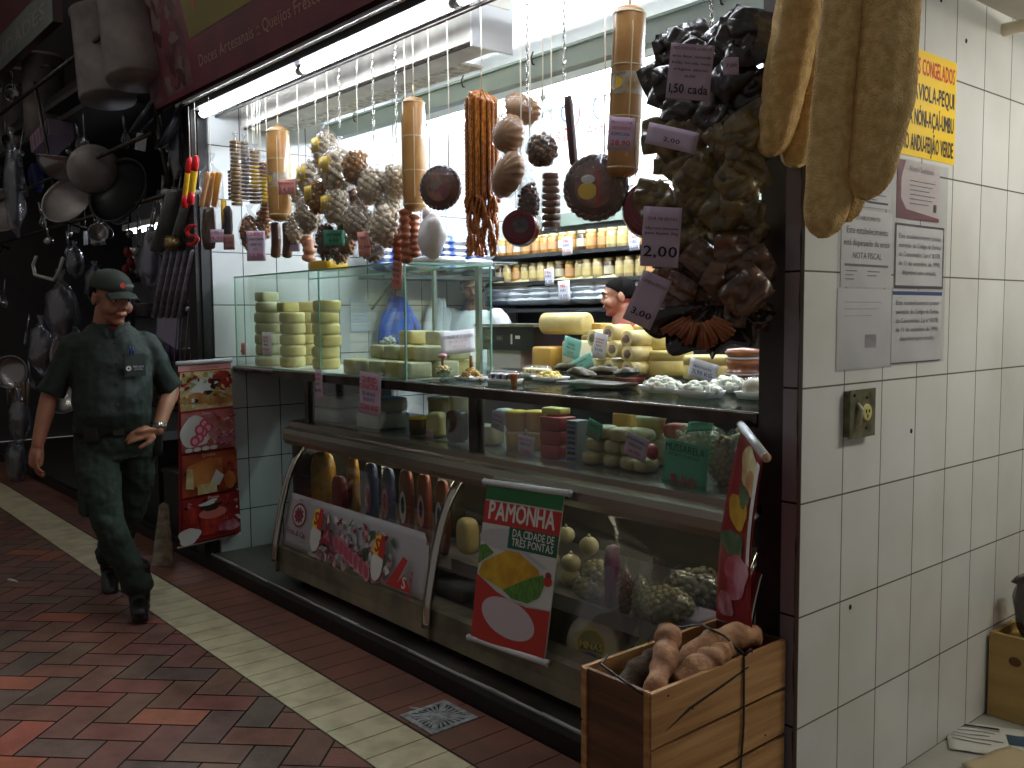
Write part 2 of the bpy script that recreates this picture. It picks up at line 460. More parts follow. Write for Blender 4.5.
# chipped mortar bead along the corner
rs = random.Random(2)
pth = [(XR-.012+rs.uniform(-.002, .002), YF+.003+rs.uniform(-.002, .001), z*.05) for z in range(52)]
b.tube(pth, [rs.uniform(.0015, .0045) for _ in pth], 6, 1)
struct(b, 'wall_pillar', [TF, mat('old_mortar', (70, 52, 46), .9)])
TL = tile_mat('tile_stall_side', 'Y', 2.393, (208, 214, 214), (200, 206, 206), (70, 66, 64), .25, .2195, .315)
b = MB(); b.box(XW-.08, 2.2, .07, XW, 4.62, 3.0); struct(b, 'wall_left', TL)
TB = mat('wall_back_paint', (196, 202, 198), .5, var=.1)
b = MB(); b.box(XW-.08, 4.62, 0, XR-.06, 4.7, 3.05); struct(b, 'wall_back', TB)
b = MB(); b.box(XW-.08, 2.42, 2.98, XR-.06, 4.7, 3.05); struct(b, 'ceiling', mat('ceiling_white', (225, 226, 222), .6))
# alley soffit and its step, end wall and pipe
b = MB(); b.box(XR-.06, 3.24, 2.545, 2.6, 7.1, 2.7); b.box(XR, 3.18, 2.56, 2.6, 3.24, 2.7); struct(b, 'ceiling_alley', mat('soffit', (205, 200, 186), .6, var=.1, vs=3))
b = MB(); b.box(XR, 7.0, 0, 2.6, 7.1, 2.56); struct(b, 'wall_alley_end', mat('alley_end', (190, 188, 180), .5))
b = MB(); b.tube([(XR+.0, 3.47, 2.49), (XR+.6, 3.47, 2.49), (2.4, 3.47, 2.49)], .022, 14)
tag(b.obj('pipe', mat('pipe_cream', (210, 198, 168), .4)), 'cream pipe coming out of the tiled wall just under the ceiling', 'pipe')
# dark outer walls of the market hall far behind
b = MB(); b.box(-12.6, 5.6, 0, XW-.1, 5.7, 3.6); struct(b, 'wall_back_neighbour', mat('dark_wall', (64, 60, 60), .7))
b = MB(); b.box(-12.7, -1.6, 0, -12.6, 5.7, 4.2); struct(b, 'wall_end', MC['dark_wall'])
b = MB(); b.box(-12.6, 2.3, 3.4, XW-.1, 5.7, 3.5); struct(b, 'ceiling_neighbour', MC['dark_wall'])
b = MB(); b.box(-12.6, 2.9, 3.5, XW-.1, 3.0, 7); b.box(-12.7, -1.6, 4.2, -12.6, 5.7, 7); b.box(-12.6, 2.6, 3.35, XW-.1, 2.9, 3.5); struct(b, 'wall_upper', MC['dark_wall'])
# --- steel post beside the pillar
t = thing('door_post', 'dark steel post between the cheese counter and the tiled corner', 'post', (-1.53, 2.33, 0))
b = MB(); b.box(-1.585, 2.30, .0, -1.495, 2.38, 3.1); b.obj('post', mat('post_metal', (84, 78, 76), .5, .2, var=.2, vs=4), t)
b = MB(); b.box(-1.492, 2.31, 0, -1.466, 2.37, 3.1); b.obj('gap_shade_strip', mat('gap_shade_black', (14, 12, 12), .6), t)  # black strip painting the dark gap between post and pillar
# --- dark post at the stall's far end
b = MB(); b.box(XW-.13, 2.1, .0, XW-.005, 2.19, 2.75); b.box(XW-.005, 2.13, .07, XW+.012, 2.16, 2.75)
tag(b.obj('shutter_post', mat('post_far', (26, 24, 25), .5, .2)), 'black shutter post at the far end of the cheese stall', 'post')
# --- grated floor drain
c = V((-2.72, 1.935, 0)); t = thing('floor_drain', 'square grey metal drain grate in the red tile strip', 'drain', c)
b = MB(); s_ = .105
b.box(c.x-s_, c.y-s_, -.01, c.x+s_, c.y+s_, .002); b.obj('pit', mat('drain_pit', (14, 13, 12), .9), t)
b = MB()
for (x0, y0, x1, y1) in ((-1,-1,1,-.8),(-1,.8,1,1),(-1,-.8,-.8,.8),(.8,-.8,1,.8)): b.box(c.x+x0*s_, c.y+y0*s_, .0, c.x+x1*s_, c.y+y1*s_, .006)
for qd in range(4):   # slotted fans, one per quadrant
    Rq = Matrix.Rotation(qd*PI/2, 3, 'Z')
    for k in range(-3, 4):
        p = Rq@V((k*.026*.9, .082, .004)); e = Rq@V((k*.0105*.9, .034, .004))
        b.obox(c+(p+e)/2, ((p-e).length, .0095, .004), Matrix.Rotation(math.atan2((p-e).y, (p-e).x), 3, 'Z'))
b.lathe([(.036, .001), (.036, .006), (.02, .006)], 20, c)
for hz_, R_ in ((.0052, 45), (.0060, -45)): b.obox(c+V((0, 0, hz_)), (.27, .013, .004), rot('Z', R_))
b.obj('grate', mat('drain_metal', (176, 184, 182), .5, .1, var=.3, vs=30), t)
# ================================================================ COUNTER
GL = clear('case_glass', (251, 253, 252), .015, .02)
GLG = clear('case_glass_green', (247, 253, 249), .03, .02)
GE = mat('glass_edge', (120, 170, 150), .15, 0, spec=.8)
CH = mat('chrome', (196, 192, 184), .18, 1)
PROF = [(2.39,.79),(2.355,.745),(2.325,.70),(2.29,.62),(2.255,.50),(2.225,.36),(2.205,.26),(2.2,.18)]
def prof(t):
    t = max(0, min(1, t))*(len(PROF)-1); i = min(int(t), len(PROF)-2); f = t-i
    a, b_ = PROF[i], PROF[i+1]; return (a[0]+(b_[0]-a[0])*f, a[1]+(b_[1]-a[1])*f)
def prof_z(z):
    for (y0, z0), (y1, z1) in zip(PROF, PROF[1:]):
        if z >= z1: return y0+(y1-y0)*((z-z0)/(z1-z0)) if z <= z0 else y0
    return PROF[-1][0]
XL, XD, XE = -4.58, -3.12, -1.60
case = thing('deli_case', 'long steel deli display case with curved glass front under the counter', 'display case', (-3.1, 2.6, .07))
b = MB()
for (x0, x1) in ((XL, XD), (XD, XE)):
    b.grid(lambda u, v, x0=x0, x1=x1: (x0+(x1-x0)*u, *prof(v)), 2, 21, .005)
b.obj('curved_glass', GL, case)
b = MB()   # base panel
b.prism([(2.2,.12),(2.2,.255),(2.215,.27),(2.3,.27),(2.34,.12)], (XL, 0, 0), (0,1,0), (0,0,1), (XE-XL, 0, 0))
b.obj('base_panel', PANEL, case)
b = MB(); b.box(XL+.02, 3.0, .16, XE-.02, 3.02, .78, 0); b.box(XL, 2.3, .12, XE, 3.05, .16, 0); b.box(XL, 3.55, .07, XE, 3.6, 1.165, 0); b.box(XL, 2.3, .16, XL+.02, 3.0, .8, 0); b.box(XE-.02, 2.35, .16, XE, 3.0, .8)
b.box(XL, 2.42, .78, XE, 3.0, .80)
b.obj('body', mat('case_inside', (54, 51, 49), .6, .1), case)
for X in (XL, XD-.03, XE):
    b = MB(); pts = [(y-.014, z) for y, z in PROF]
    n = len(pts)
    b.grid(lambda u, v, X=X: V((X-.004+.034*u, prof(v)[0]-.014-.006*math.sin(PI*u), prof(v)[1])), 6, 24, .022)
    b.box(X+.012, 2.178, .12, X+.020, 2.2, .27); b.obj('glass_rib', CH, case)
for X in (XL+.2, XD+.14, XE-.25):
    b = MB(); b.tube([(X, 2.26, .07), (X, 2.26, .125)], [.028, .022], 14); b.obj('foot', STD, case)
b = MB(); b.box(XD+.01, 2.30, .42, XE-.02, 2.95, .435); b.box(XD+.01, 2.29, .405, XE-.02, 2.30, .465); b.obj('shelf', mat('shelf_grey', (112, 108, 108), .45, .3), case, 'grey wire shelf in the section nearer the corner')
b = MB(); b.box(XL+.02, 2.33, .38, XD-.04, 2.95, .395); b.obj('shelf', MC['shelf_grey'], case)
b = MB()   # steel bumper, half round, with thin ledge above
pr = [(2.39,.795),(2.31,.797),(2.275,.81),(2.262,.835),(2.262,.868),(2.272,.892),(2.295,.903),(2.30,.905),(2.30,.93),(2.34,.935),(2.42,.935),(2.42,.795)]
b.prism(pr, (XL-.03, 0, 0), (0,1,0), (0,0,1), (XE-XL+.06, 0, 0))
o = b.obj('bumper_rail', mat('bumper_steel', (168, 160, 148), .24, .85, var=.1, vs=2), case); 
b = MB()   # lower showcase: posts, glass, sill

for xa_, xb_ in ((XL+.10, XL+.14), (-3.03, -2.975), (XE-.04, XE)):
    b = MB(); b.box(xa_, 2.33, .935, xb_, 2.37, 1.165); b.obj('glazing_bar', STD, case)
b = MB(); b.box(XL+.14, 2.34, .94, -3.03, 2.345, 1.165); b.box(-2.975, 2.34, .94, XE-.04, 2.345, 1.165); b.obj('front_glass', GL, case)
b = MB(); b.box(XL+.1, 2.42, .92, XE, 3.0, .935); b.obj('display_floor', mat('display_floor', (120, 116, 110), .35, .5), case)
# worktop with steel rim
wt = thing('worktop', 'steel rimmed glass worktop running along the top of the deli case', 'worktop', (-3.1, 2.65, 1.165))
b = MB(); b.box(-4.78, 2.295, 1.163, -1.588, 2.325, 1.205); b.obj('front_rim', mat('rim_steel', (92, 84, 78), .3, .9, var=.3, vs=7), wt)
b = MB(); b.box(-4.75, 2.325, 1.192, XE+.01, 3.62, 1.204); b.obj('top_sheet', clear('worktop_glass', (232, 244, 238), .16, .05), wt)
b = MB(); b.tube([(-4.78, 2.297, 1.204), (-1.588, 2.297, 1.204)], .004, 6); b.obj('bright_edge', CH, wt)
# ledge that carries the stacked cheeses between wall and worktop
t = thing('cheese_ledge', 'dark narrow ledge with a torn cloudy edge strip under the stacked cheeses', 'ledge', (-5.05, 2.5, 1.17))
b = MB(); b.box(XW+.002, 2.95, .075, XL-.005, 2.97, 1.174); b.obj('shade_board', mat('board_greypaint', (120, 122, 120), .6), t)  # board added to keep inner lamplight off the side wall tiles
b = MB(); b.box(XW+.002, 2.851, 1.18, XL-.2, 2.97, 1.2); b.obj('shade_strip', STD, t)  # strip added to close the light gap behind the ledge
b = MB(); b.box(XW, 2.31, 1.175, -4.785, 2.85, 1.205); b.obj('board', STD, t)
b = MB(); rs = random.Random(11)
b.grid(lambda u, v: (XW+.03+u*.55, 2.300, 1.208-v*(.014+.018*abs(noise.noise(V((u*14, 3, 1)))))), 40, 1, .002)
b.obj('edge_strip', mat('torn_plastic', (150, 150, 146), .4), t)
# upper glass showcase
XS = -3.45
sc = thing('glass_showcase', 'frameless glass showcase of white cheeses standing at the far end of the counter', 'showcase', (-4.4, 2.55, 1.205))
def pane(name, x0, y0, z0, x1, y1, z1, m=GLG):
    b = MB(); b.box(x0, y0, z0, x1, y1, z1); return b.obj(name, m, sc)
pane('glass_pane', XW+.07, 2.305, 1.206, -4.245, 2.311, 1.735); pane('glass_pane', -4.24, 2.305, 1.206, XS-.006, 2.311, 1.735)
pane('glass_pane', XS-.006, 2.305, 1.206, XS, 2.80, 1.735); pane('glass_pane', XW+.07, 2.305, 1.735, XS, 2.80, 1.742)
pane('glass_pane', XW+.07, 2.79, 1.206, XS-.006, 2.797, 1.735, clear('case_glass_back', (250, 253, 252), .02, .02))
b = MB()
for e in ((XW+.07, 2.302, 1.206, XW+.076, 2.308, 1.742), (-4.247, 2.3, 1.206, -4.24, 2.306, 1.742), (XS-.008, 2.3, 1.206, XS+.001, 2.308, 1.742), (XS-.006, 2.794, 1.206, XS+.001, 2.802, 1.742), (XW+.07, 2.299, 1.734, XS, 2.304, 1.743), (XS-.002, 2.305, 1.734, XS+.003, 2.8, 1.743), (XW+.07, 2.797, 1.734, XS, 2.803, 1.743), (XW+.07, 2.299, 1.205, XS, 2.305, 1.212)):
    b.box(*e)
b.obj('glass_edge', GE, sc)
b = MB(); b.box(-3.95, 2.803, 1.204, -3.93, 2.82, 1.735); b.box(-3.54, 2.77, 1.204, -3.51, 2.79, 1.74); b.obj('upright', mat('upright_grey', (150, 160, 150), .3, .4), sc)
b = MB(); b.box(XW+.08, 2.32, 1.207, XS-.02, 2.78, 1.213); b.obj('tray', mat('tray_white', (214, 214, 206), .4), sc)
# ---- poster on the curved glass
FLESH = mat('ham_pink', (206, 148, 158), .5, col2=(160, 70, 92), vs=18); LEAFP = mat('print_green', (96, 124, 92), .5, col2=(66, 92, 60), vs=20)
MAR = mat('print_maroon', (132, 44, 60), .5); YEL = mat('print_yellow', (236, 196, 40), .5); RDP = mat('print_red', (176, 44, 38), .45)
pst = thing('glass_poster', 'white ham and salami poster stuck on the curved glass of the deli case', 'poster', (-3.9, 2.2, .25))
def fp(a, b_, h): z = .275+b_; return V((-4.535+a, prof_z(z)-.003-h, z))
b = MB(); pl = 1.33
b.grid(lambda u, v: fp(u*pl - (.03*(v*2-1.0) if (u > .99 and v > .5) else 0), v*(.275-.0*u) - (.05 if (u > .97 and v > .9) else 0), .0), 40, 8, .0015)
b.obj('sheet', mat('poster_white', (196, 190, 196), .35), pst)
a = Art(fp, .04); a.h = .003
a.disc(.14, .175, .075, .062, MAR, 28); a.disc(.14, .175, .064, .052, MC['poster_white'], 28)
for k in range(9): an = k*2*PI/9; a.disc(.14+.035*math.cos(an), .175+.028*math.sin(an), .016, .011, MAR, 8, an)
a.disc(.14, .178, .02, .016, MAR, 10); a.text('Frios & Cia', .042, .14, .07, MAR, bold=.01)
a.text('desde', .018, .14, .25, MAR)
a.poly([(.30,.0),(.30,.19),(.36,.16),(.42,.0)], mat('print_grey', (150, 148, 150), .5, col2=(190, 190, 194), vs=14)); 
rs = random.Random(9)
for k in range(26):   # ham slices and salads
    ax = rs.uniform(.36, 1.0); bx = rs.uniform(.03, .2)
    a.disc(ax, bx, rs.uniform(.02, .06), rs.uniform(.015, .035), rs.choice([FLESH, FLESH, FLESH, LEAFP, MAR, MC['print_grey'], WHT]), 14, rs.uniform(0, 3), .15)
a.mottle(.32, .02, 1.08, .23, 150, [FLESH, WHT, MC['print_grey'], MC['ham_dark'] if 'ham_dark' in MC else MAR, mat('print_blush', (196, 168, 176), .5), LEAFP], .022, 7)
for k in range(7): a.disc(.62+k*.05, .12-.012*k, .03, .045, FLESH, 16, .5); a.disc(.62+k*.05, .12-.012*k, .02, .034, mat('ham_dark', (168, 76, 96), .5), 16, .5)
def badge(ax, bx, s=1):
    a.disc(ax, bx-.075, .052*s, .075*s, WHT, 20, 0, 0)
    a.poly([(ax-.055*s,bx-.02),(ax-.04*s,bx+.05*s),(ax+.01,bx+.065*s),(ax+.01,bx-.04*s),(ax-.03*s,bx-.035*s)], YEL)
    a.poly([(ax+.0,bx+.068*s),(ax+.035*s,bx+.06*s),(ax+.055*s,bx+.0),(ax+.045*s,bx-.045*s),(ax,bx-.035*s)], RDP)
    a.text('S', .085*s, ax-.018*s, bx-.018*s, RDP, bold=.04); 
badge(.415, .195); badge(1.0, .17, .95)
a.poly([(.46,.10),(.53,.21),(.60,.10)], MAR); a.poly([(.50,.13),(.53,.17),(.56,.12)], FLESH)
a.poly([(1.10,.03),(1.17,.03),(1.24,.16),(1.20,.17)], RDP); a.poly([(1.16,.03),(1.23,.10),(1.30,.03)], RDP); a.text('S', .07, 1.235, .04, WHT, bold=.02)
a.text('AURORA', .03, 1.295, .06, RDP, ang=1.5, bold=.02)
a.done('print', pst)
# ---- PAMONHA roll-up banner hung on the bumper
def ban(name, label, tl, tr, bl, br, m, hang=.0, n=1):
    """hanging cloth banner between four world corners; returns (thing, map)"""
    tl, tr, bl, br = map(V, (tl, tr, bl, br)); t = thing(name, label, 'banner', ((tl+tr+bl+br)/4))
    w = (tr-tl).length; h = (tl-bl).length
    nn = (tr-tl).cross(tl-bl).normalized()
    def f(a, b_, hh):
        u = a/w; v = b_/h
        p = (bl*(1-u)+br*u)*(1-v)+(tl*(1-u)+tr*u)*v
        return p+nn*(hh+hang*math.sin(PI*v)+.004*math.sin(u*5+v*3))
    b = MB(); b.grid(lambda u, v: f(u*w, v*h, 0), 10, 24, .0015); b.obj('cloth', m, t)
    return t, f, w, h, nn
TUBE = mat('tube_white', (205, 206, 208), .35)
Pq = [P(488, 482, 2.235), P(566, 493, 2.235), P(472, 638, 2.165), P(544, 662, 2.165)]
t, f, w, h, nn = ban('hanging_banner', 'red and green PAMONHA banner hanging in front of the curved glass', *Pq, mat('banner_white', (206, 206, 200), .45))
for (p, q) in ((Pq[0], Pq[1]), (Pq[2], Pq[3])):
    b = MB(); d = (q-p).normalized(); b.tube([p-d*.02, q+d*.02], .0125, 12); b.tube([p-d*.022, p-d*.019], .0145, 12); b.tube([q+d*.019, q+d*.022], .0145, 12); b.obj('rod', TUBE, t)
a = Art(f, .05); a.h = .002
GRN = mat('print_dkgreen', (18, 82, 62), .5); GR2 = mat('print_green2', (40, 110, 62), .5)
a.rect(0, h*.895, w, h, GR2)
a.poly([(0,h*.73),(w*.97,h*.77),(w*.985,h*.885),(.0,h*.875)], RDP) if False else a.rect(0, h*.745, w, h*.885, RDP)
a.text('PAMONHA', .1, w*.5, h*.775, WHT, w=w*.86, bold=.022)
a.rect(0, h*.30, w, h*.745, mat('print_pale', (198, 200, 196), .5))
a.disc(w*.4, h*.66, w*.42, h*.07, mat('plate_shadow', (176, 178, 178), .5))
a.rect(w*.36, h*.615, w, h*.745, GRN)
a.text('DA CIDADE DE', .042, w*.68, h*.69, WHT, w=w*.54, bold=.014); a.text('TRÊS PONTAS', .042, w*.68, h*.635, WHT, w=w*.54, bold=.014)
CORN = mat('print_corn', (206, 166, 44), .5, col2=(176, 128, 30), vs=14); LF = mat('print_leaf', (96, 142, 58), .5, col2=(60, 104, 40), vs=30, stretch=(4,1,1))
a.poly([(w*.0,h*.48),(0,h*.6),(w*.08,h*.615),(w*.2,h*.57)], LF)
a.poly([(w*.02,h*.43),(w*.07,h*.50),(w*.36,h*.60),(w*.52,h*.60),(w*.8,h*.52),(w*.82,h*.49),(w*.5,h*.37),(w*.38,h*.355),(w*.05,h*.41)], CORN)
a.poly([(w*.37,h*.355),(w*.5,h*.40),(w*.72,h*.47),(w*.86,h*.5),(w*.9,h*.46),(w*.84,h*.36),(w*.7,h*.31),(w*.5,h*.315)], LF)
for k in range(3): a.poly([(w*(.56+.035*k),h*.6),(w*(.575+.035*k),h*.605),(w*(.86+.02*k),h*.545),(w*(.85+.02*k),h*.535)], MC['plate_shadow'])
a.disc(w*.93, h*.47, w*.055, h*.032, RDP, 14); a.disc(w*.93, h*.505, w*.04, h*.02, MAR, 10)
a.poly([(0,0),(w,0),(w,h*.30),(w*.7,h*.285),(w*.5,h*.30),(w*.3,h*.335),(0,h*.42)], RDP)
a.disc(w*.48, h*.19, w*.36, h*.115, mat('print_lilac', (190, 176, 184), .5), 30, -.15)
a.done('print', t)
# ---- food banner hanging across the stall's far end, facing the aisle
q0 = V((-5.30, 1.955, 1.235)); q1 = V((-5.30, 2.27, 1.245)); q2_ = V((-5.30, 1.925, .155)); q3 = V((-5.30, 2.295, .175))
t, f, w, h, nn = ban('food_banner', 'tall red banner of sandwich, ham, cheese and jam photos beside the guard', q0, q1, q2_, q3, mat('banner_red', (150, 30, 30), .45))
for (p, q) in ((q0, q1), (q2_, q3)):
    b = MB(); d = (q-p).normalized(); b.tube([p-d*.01, q+d*.01], .014 if p is q0 else .006, 12); b.obj('rod', TUBE, t)
a = Art(f, .05); a.h = .002; MB_ = MC
CRM = mat('print_cream', (218, 206, 156), .5, col2=(190, 160, 100), vs=16); TOM = mat('print_tomato', (186, 56, 40), .5, col2=(130, 26, 22), vs=22)
SND = mat('print_sand', (200, 150, 92), .5, col2=(160, 104, 60), vs=16); SAL = mat('print_salad', (178, 186, 120), .5, col2=(110, 130, 56), vs=20); DRK = mat('print_dark', (46, 22, 20), .5)
a.rect(.0, h*.955, w, h*.985, mat('print_pinkish', (214, 150, 150), .5)); a.text('Lanches e Porções', .022, w*.5, h*.962, RDP)
a.rect(w*.03, h*.74, w, h*.95, CRM)
for cx, cy, rx, ry, m in ((.3,.90,.12,.03,SAL),(.42,.865,.22,.05,WHT),(.8,.90,.22,.045,TOM),(.72,.87,.12,.03,DRK),(.85,.86,.12,.03,RDP),(.3,.80,.28,.03,SND),(.6,.82,.16,.02,SAL),(.75,.79,.26,.035,SND),(.55,.83,.08,.012,DRK)): a.disc(w*cx, h*cy, w*rx, h*ry, m, 20, 0, .12)
a.mottle(w*.06, h*.76, w*.97, h*.94, 46, [CRM, SND, SAL, TOM, WHT, DRK], w*.05, 1)
a.rect(w*.02, h*.735, w, h*.742, RDP)
a.rect(w*.03, h*.51, w, h*.73, mat('print_rose', (196, 120, 120), .5, col2=(150, 70, 66), vs=12))
a.text('Frios', .024, w*.5, h*.71, WHT)
a.disc(w*.3, h*.62, w*.3, h*.085, WHT, 24, .4, .06)
for cx, cy in ((.45,.66),(.52,.635),(.42,.615),(.35,.585),(.27,.57),(.36,.63)): a.disc(w*cx, h*cy, w*.09, h*.03, mat('print_salami', (196, 76, 96), .5), 14); a.disc(w*cx, h*cy, w*.05, h*.017, mat('print_salami2', (226, 160, 168), .5), 12)
for k in range(5): a.disc(w*(.82-.03*k), h*(.56+.012*k), w*.2, h*.02, FLESH, 16, .1, .05)
a.mottle(w*.5, h*.53, w*.97, h*.70, 30, [FLESH, MC['print_salami2'], SND, RDP], w*.05, 2)
for cx in (.15, .3, .45, .6): a.disc(w*cx, h*.525, w*.07, h*.012, WHT, 10)
a.rect(w*.03, h*.27, w, h*.5, mat('print_orange', (176, 84, 50), .5, col2=(120, 40, 26), vs=10))
a.text('Queijos', .024, w*.5, h*.48, CRM)
a.mottle(w*.06, h*.29, w*.97, h*.47, 30, [SND, TOM, DRK, MC['print_orange']], w*.07, 3)
a.poly([(w*.1,h*.33),(w*.12,h*.44),(w*.5,h*.47),(w*.72,h*.46),(w*.74,h*.36),(w*.55,h*.30)], mat('print_cheese', (206, 140, 70), .5, col2=(170, 84, 40), vs=7))
a.poly([(w*.08,h*.32),(w*.1,h*.43),(w*.2,h*.42),(w*.22,h*.31)], CRM); a.poly([(w*.5,h*.33),(w*.62,h*.40),(w*.76,h*.36),(w*.66,h*.31)], WHT); a.rect(w*.28, h*.275, w*.62, h*.33, CRM)
a.disc(w*.85, h*.33, w*.1, h*.05, mat('print_cheese', (0,0,0)), 14)
a.rect(w*.03, h*.02, w, h*.262, mat('print_redjam', (160, 40, 34), .5, col2=(120, 20, 20), vs=9))
a.text('Doces', .024, w*.55, h*.243, WHT)
a.mottle(w*.06, h*.03, w*.97, h*.24, 40, [TOM, RDP, FLESH, DRK, MC['print_redjam'], WHT], w*.05, 4); a.disc(w*.15, h*.17, w*.12, h*.045, TOM, 16); a.disc(w*.12, h*.06, w*.18, h*.045, WHT, 20, .3, .1)
a.poly([(w*.28,h*.16),(w*.75,h*.17),(w*.7,h*.05),(w*.34,h*.045)], TOM); a.disc(w*.52, h*.165, w*.24, h*.03, mat('print_jam', (196, 110, 96), .5)); a.disc(w*.5, h*.2, w*.18, h*.02, DRK, 14, .1, .2); a.disc(w*.45, h*.225, w*.16, h*.013, WHT, 12, .2, .2)
a.disc(w*.8, h*.075, w*.18, h*.03, FLESH, 16, 0, .1)
a.done('print', t)
# ---- wooden board leaning behind the banner
b = MB(); pts = [P(165,555,2.05), P(181,566,2.05)]
b.prism([(0,0),(.13,0),(.13,.02),(.085,.36),(.06,.39),(.03,.37)], (-5.58, 1.86, .002), (.55,.83,0), (0,.08,1), (.012,-.01,0))
tag(b.obj('wooden_board', mat('old_ply', (170, 156, 134), .7, var=.4, vs=20)), 'pale worn plywood board standing on the floor by the food banner', 'board')
b = MB(); b.box(-5.5, 2.2, .0, XW-.09, 2.6, .5); b.box(-5.48, 2.22, .5, XW-.1, 2.58, .52)
tag(b.obj('black_bin', mat('bin_black', (16, 16, 17), .5)), 'black box standing behind the food banner', 'box')
# ---- twisted banner by the post
q0 = P(742, 426, 2.27); q1 = P(765, 456, 2.06); q2_ = P(716, 640, 2.285); q3 = P(752, 655, 2.12)
t, f, w, h, nn = ban('twisted_banner', 'red fruit banner seen almost edge-on hanging beside the steel post', q0, q1, q2_, q3, mat('banner_red2', (142, 24, 36), .45), .02)
b = MB(); d = (q1-q0).normalized(); b.tube([q0-d*.02, q1+d*.015], .0125, 12); b.tube([q1+d*.012, q1+d*.018], .013, 12, 1); b.obj('rod', [TUBE, mat('tube_end', (196, 160, 130), .5)], t)
a = Art(f, .05); a.h = .002
a.disc(w*.55, h*.88, w*.3, h*.09, CRM, 20, 0, .1); a.disc(w*.7, h*.82, w*.2, h*.06, SND); a.disc(w*.45, h*.66, w*.3, h*.08, CORN, 20, 0, .1); a.disc(w*.55, h*.74, w*.2, h*.05, LEAFP, 16, 0, .2)
a.disc(w*.4, h*.5, w*.35, h*.06, LEAFP, 20, 0, .12); a.disc(w*.6, h*.36, w*.33, h*.11, mat('print_rosewhite', (206, 150, 168), .5, col2=(170, 60, 84), vs=12), 20, .3, .15); a.disc(w*.3, h*.2, w*.25, h*.06, FLESH, 18, 0, .1); a.rect(w*.86, h*.45, w*.99, h*.95, WHT)
a.done('print', t)
# ================================================================ FOOD ON THE COUNTER
CW = mat('cheese_white', (222, 216, 184), .5, col2=(206, 196, 158), vs=14, bump=.15, bs=60)
CC = mat('cheese_cream', (216, 200, 140), .45, col2=(204, 182, 116), vs=10, bump=.1)
CY = mat('cheese_yellow', (220, 176, 84), .4, col2=(206, 156, 66), vs=9, coat=.4)
CS = mat('cheese_straw', (206, 190, 118), .45, col2=(192, 172, 98), vs=10, bump=.1)
CRD = mat('red_wax', (156, 26, 24), .35, coat=.3)
FILM = clear('bag_film', (250, 250, 252), .07, .12, .04, (235, 238, 240), .5, 30)
FILMW = clear('bag_film_cloudy', (220, 226, 228), .10, .15, .45, (235, 240, 240), .6, 24)
FILMD = clear('bag_film_dark', (200, 200, 200), .10, .1, .03, (200, 200, 200), .6, 26)
FOAM = mat('foam_tray', (232, 234, 230), .5)
def puck(r, h, bev=.012):
    return [(0, 0), (r-bev, 0), (r-.002, bev*.6), (r, bev*1.4), (r, h-bev*1.4), (r-.002, h-bev*.6), (r-bev, h), (0, h)]
def stack(px, Y, z, n, r, h, m, lab, grp, top=None, seed=0):
    rs = random.Random(seed); x = P(px, 360, Y).x; c0 = None
    for k in range(n):
        b = MB(); b.lathe(puck(r*rs.uniform(.96, 1.03), h), 28, (0, 0, 0), cap=False) if c0 is None else None
        lb = lab % (['bottom', 'second', 'third', 'fourth', 'fifth', 'sixth', 'seventh'][k] if k < n-1 else 'topmost')
        loc = V((x+rs.uniform(-.006, .006), Y+rs.uniform(-.006, .006), z+k*(h+.001)))
        if c0 is None:
            o = b.obj('round_cheese', m); o.location = loc; tag(o, lb, 'cheese', grp); c0 = o
        else:
            o = dup(c0, loc, rs.uniform(0, 6), lb)
ZL = 1.2135
k_ = 0
for px, Y, n, r, m, w in ((236, 2.42, 6, .062, CC, 'first stack from the tiled wall'), (251, 2.50, 6, .058, CC, 'narrow shaded second stack from the tiled wall'), (269, 2.42, 6, .076, CW, 'wide stack carrying the red and blue price card'),
        (293, 2.44, 5, .074, CC, 'stack behind the joint of the two panes'), (327, 2.48, 6, .078, CS, 'greenish stack behind the second pane'), (311, 2.62, 6, .07, CC, 'rear stack half hidden behind the second pane stack')):
    stack(px, Y, ZL, n, r, .062, m, '%s cheese in the '+w, 'fresh cheeses stacked in the showcase', seed=k_); k_ += 1
def cake(name, c, sz, m, lab, cat, grp=None, rz=0, e=.28):
    b = MB(); b.obox((0, 0, sz[2]/2), sz, I3, 0, e); o = b.obj(name, m); o.location = c; o.rotation_euler = (0, 0, rz); return tag(o, lab, cat, grp)
for i, (px, Y, zz, w) in enumerate(((268, 2.42, ZL+6*.063, 'square block on top of the wide stack'), (289, 2.46, ZL+5*.063, 'small block on top of the stack behind the pane joint'))):
    cake('cheese_block', V((P(px, 350, Y).x, Y, zz)), (.12-.03*i, .11, .058), CW if not i else CS, 'cheese, '+w, 'cheese')
rs = random.Random(4); i = 0
NTH = ['first','second','third','fourth','fifth','sixth','seventh','eighth']
for row, (Y, zz, xs, m_) in enumerate(((2.40, 0, (-4.02, -3.9, -3.77, -3.65, -3.53), 0), (2.55, 0, (-4.0, -3.87, -3.75, -3.62, -3.52), 1), (2.70, 0, (-3.98, -3.85, -3.72, -3.6), 0), (2.50, .076, (-3.93, -3.8, -3.67, -3.54), 1), (2.66, .076, (-3.85, -3.71, -3.57), 0), (2.60, .147, (-3.82, -3.58), 0))):
    for i, x in enumerate(xs):
        cake('cheese_block', V((x, Y+rs.uniform(-.008, .008), ZL+zz)), (.116, .125, .075 if zz == 0 else .068), CC if (i+m_) % 3 == 0 else CW, '%s white cheese block from the tall stacks in the %s' % (NTH[i], ['low front row', 'low middle row', 'low rear row', 'second layer, front row', 'second layer, rear row', 'topmost layer'][row]), 'cheese', 'white cheese blocks in the showcase', rs.uniform(-.1, .1), .22)
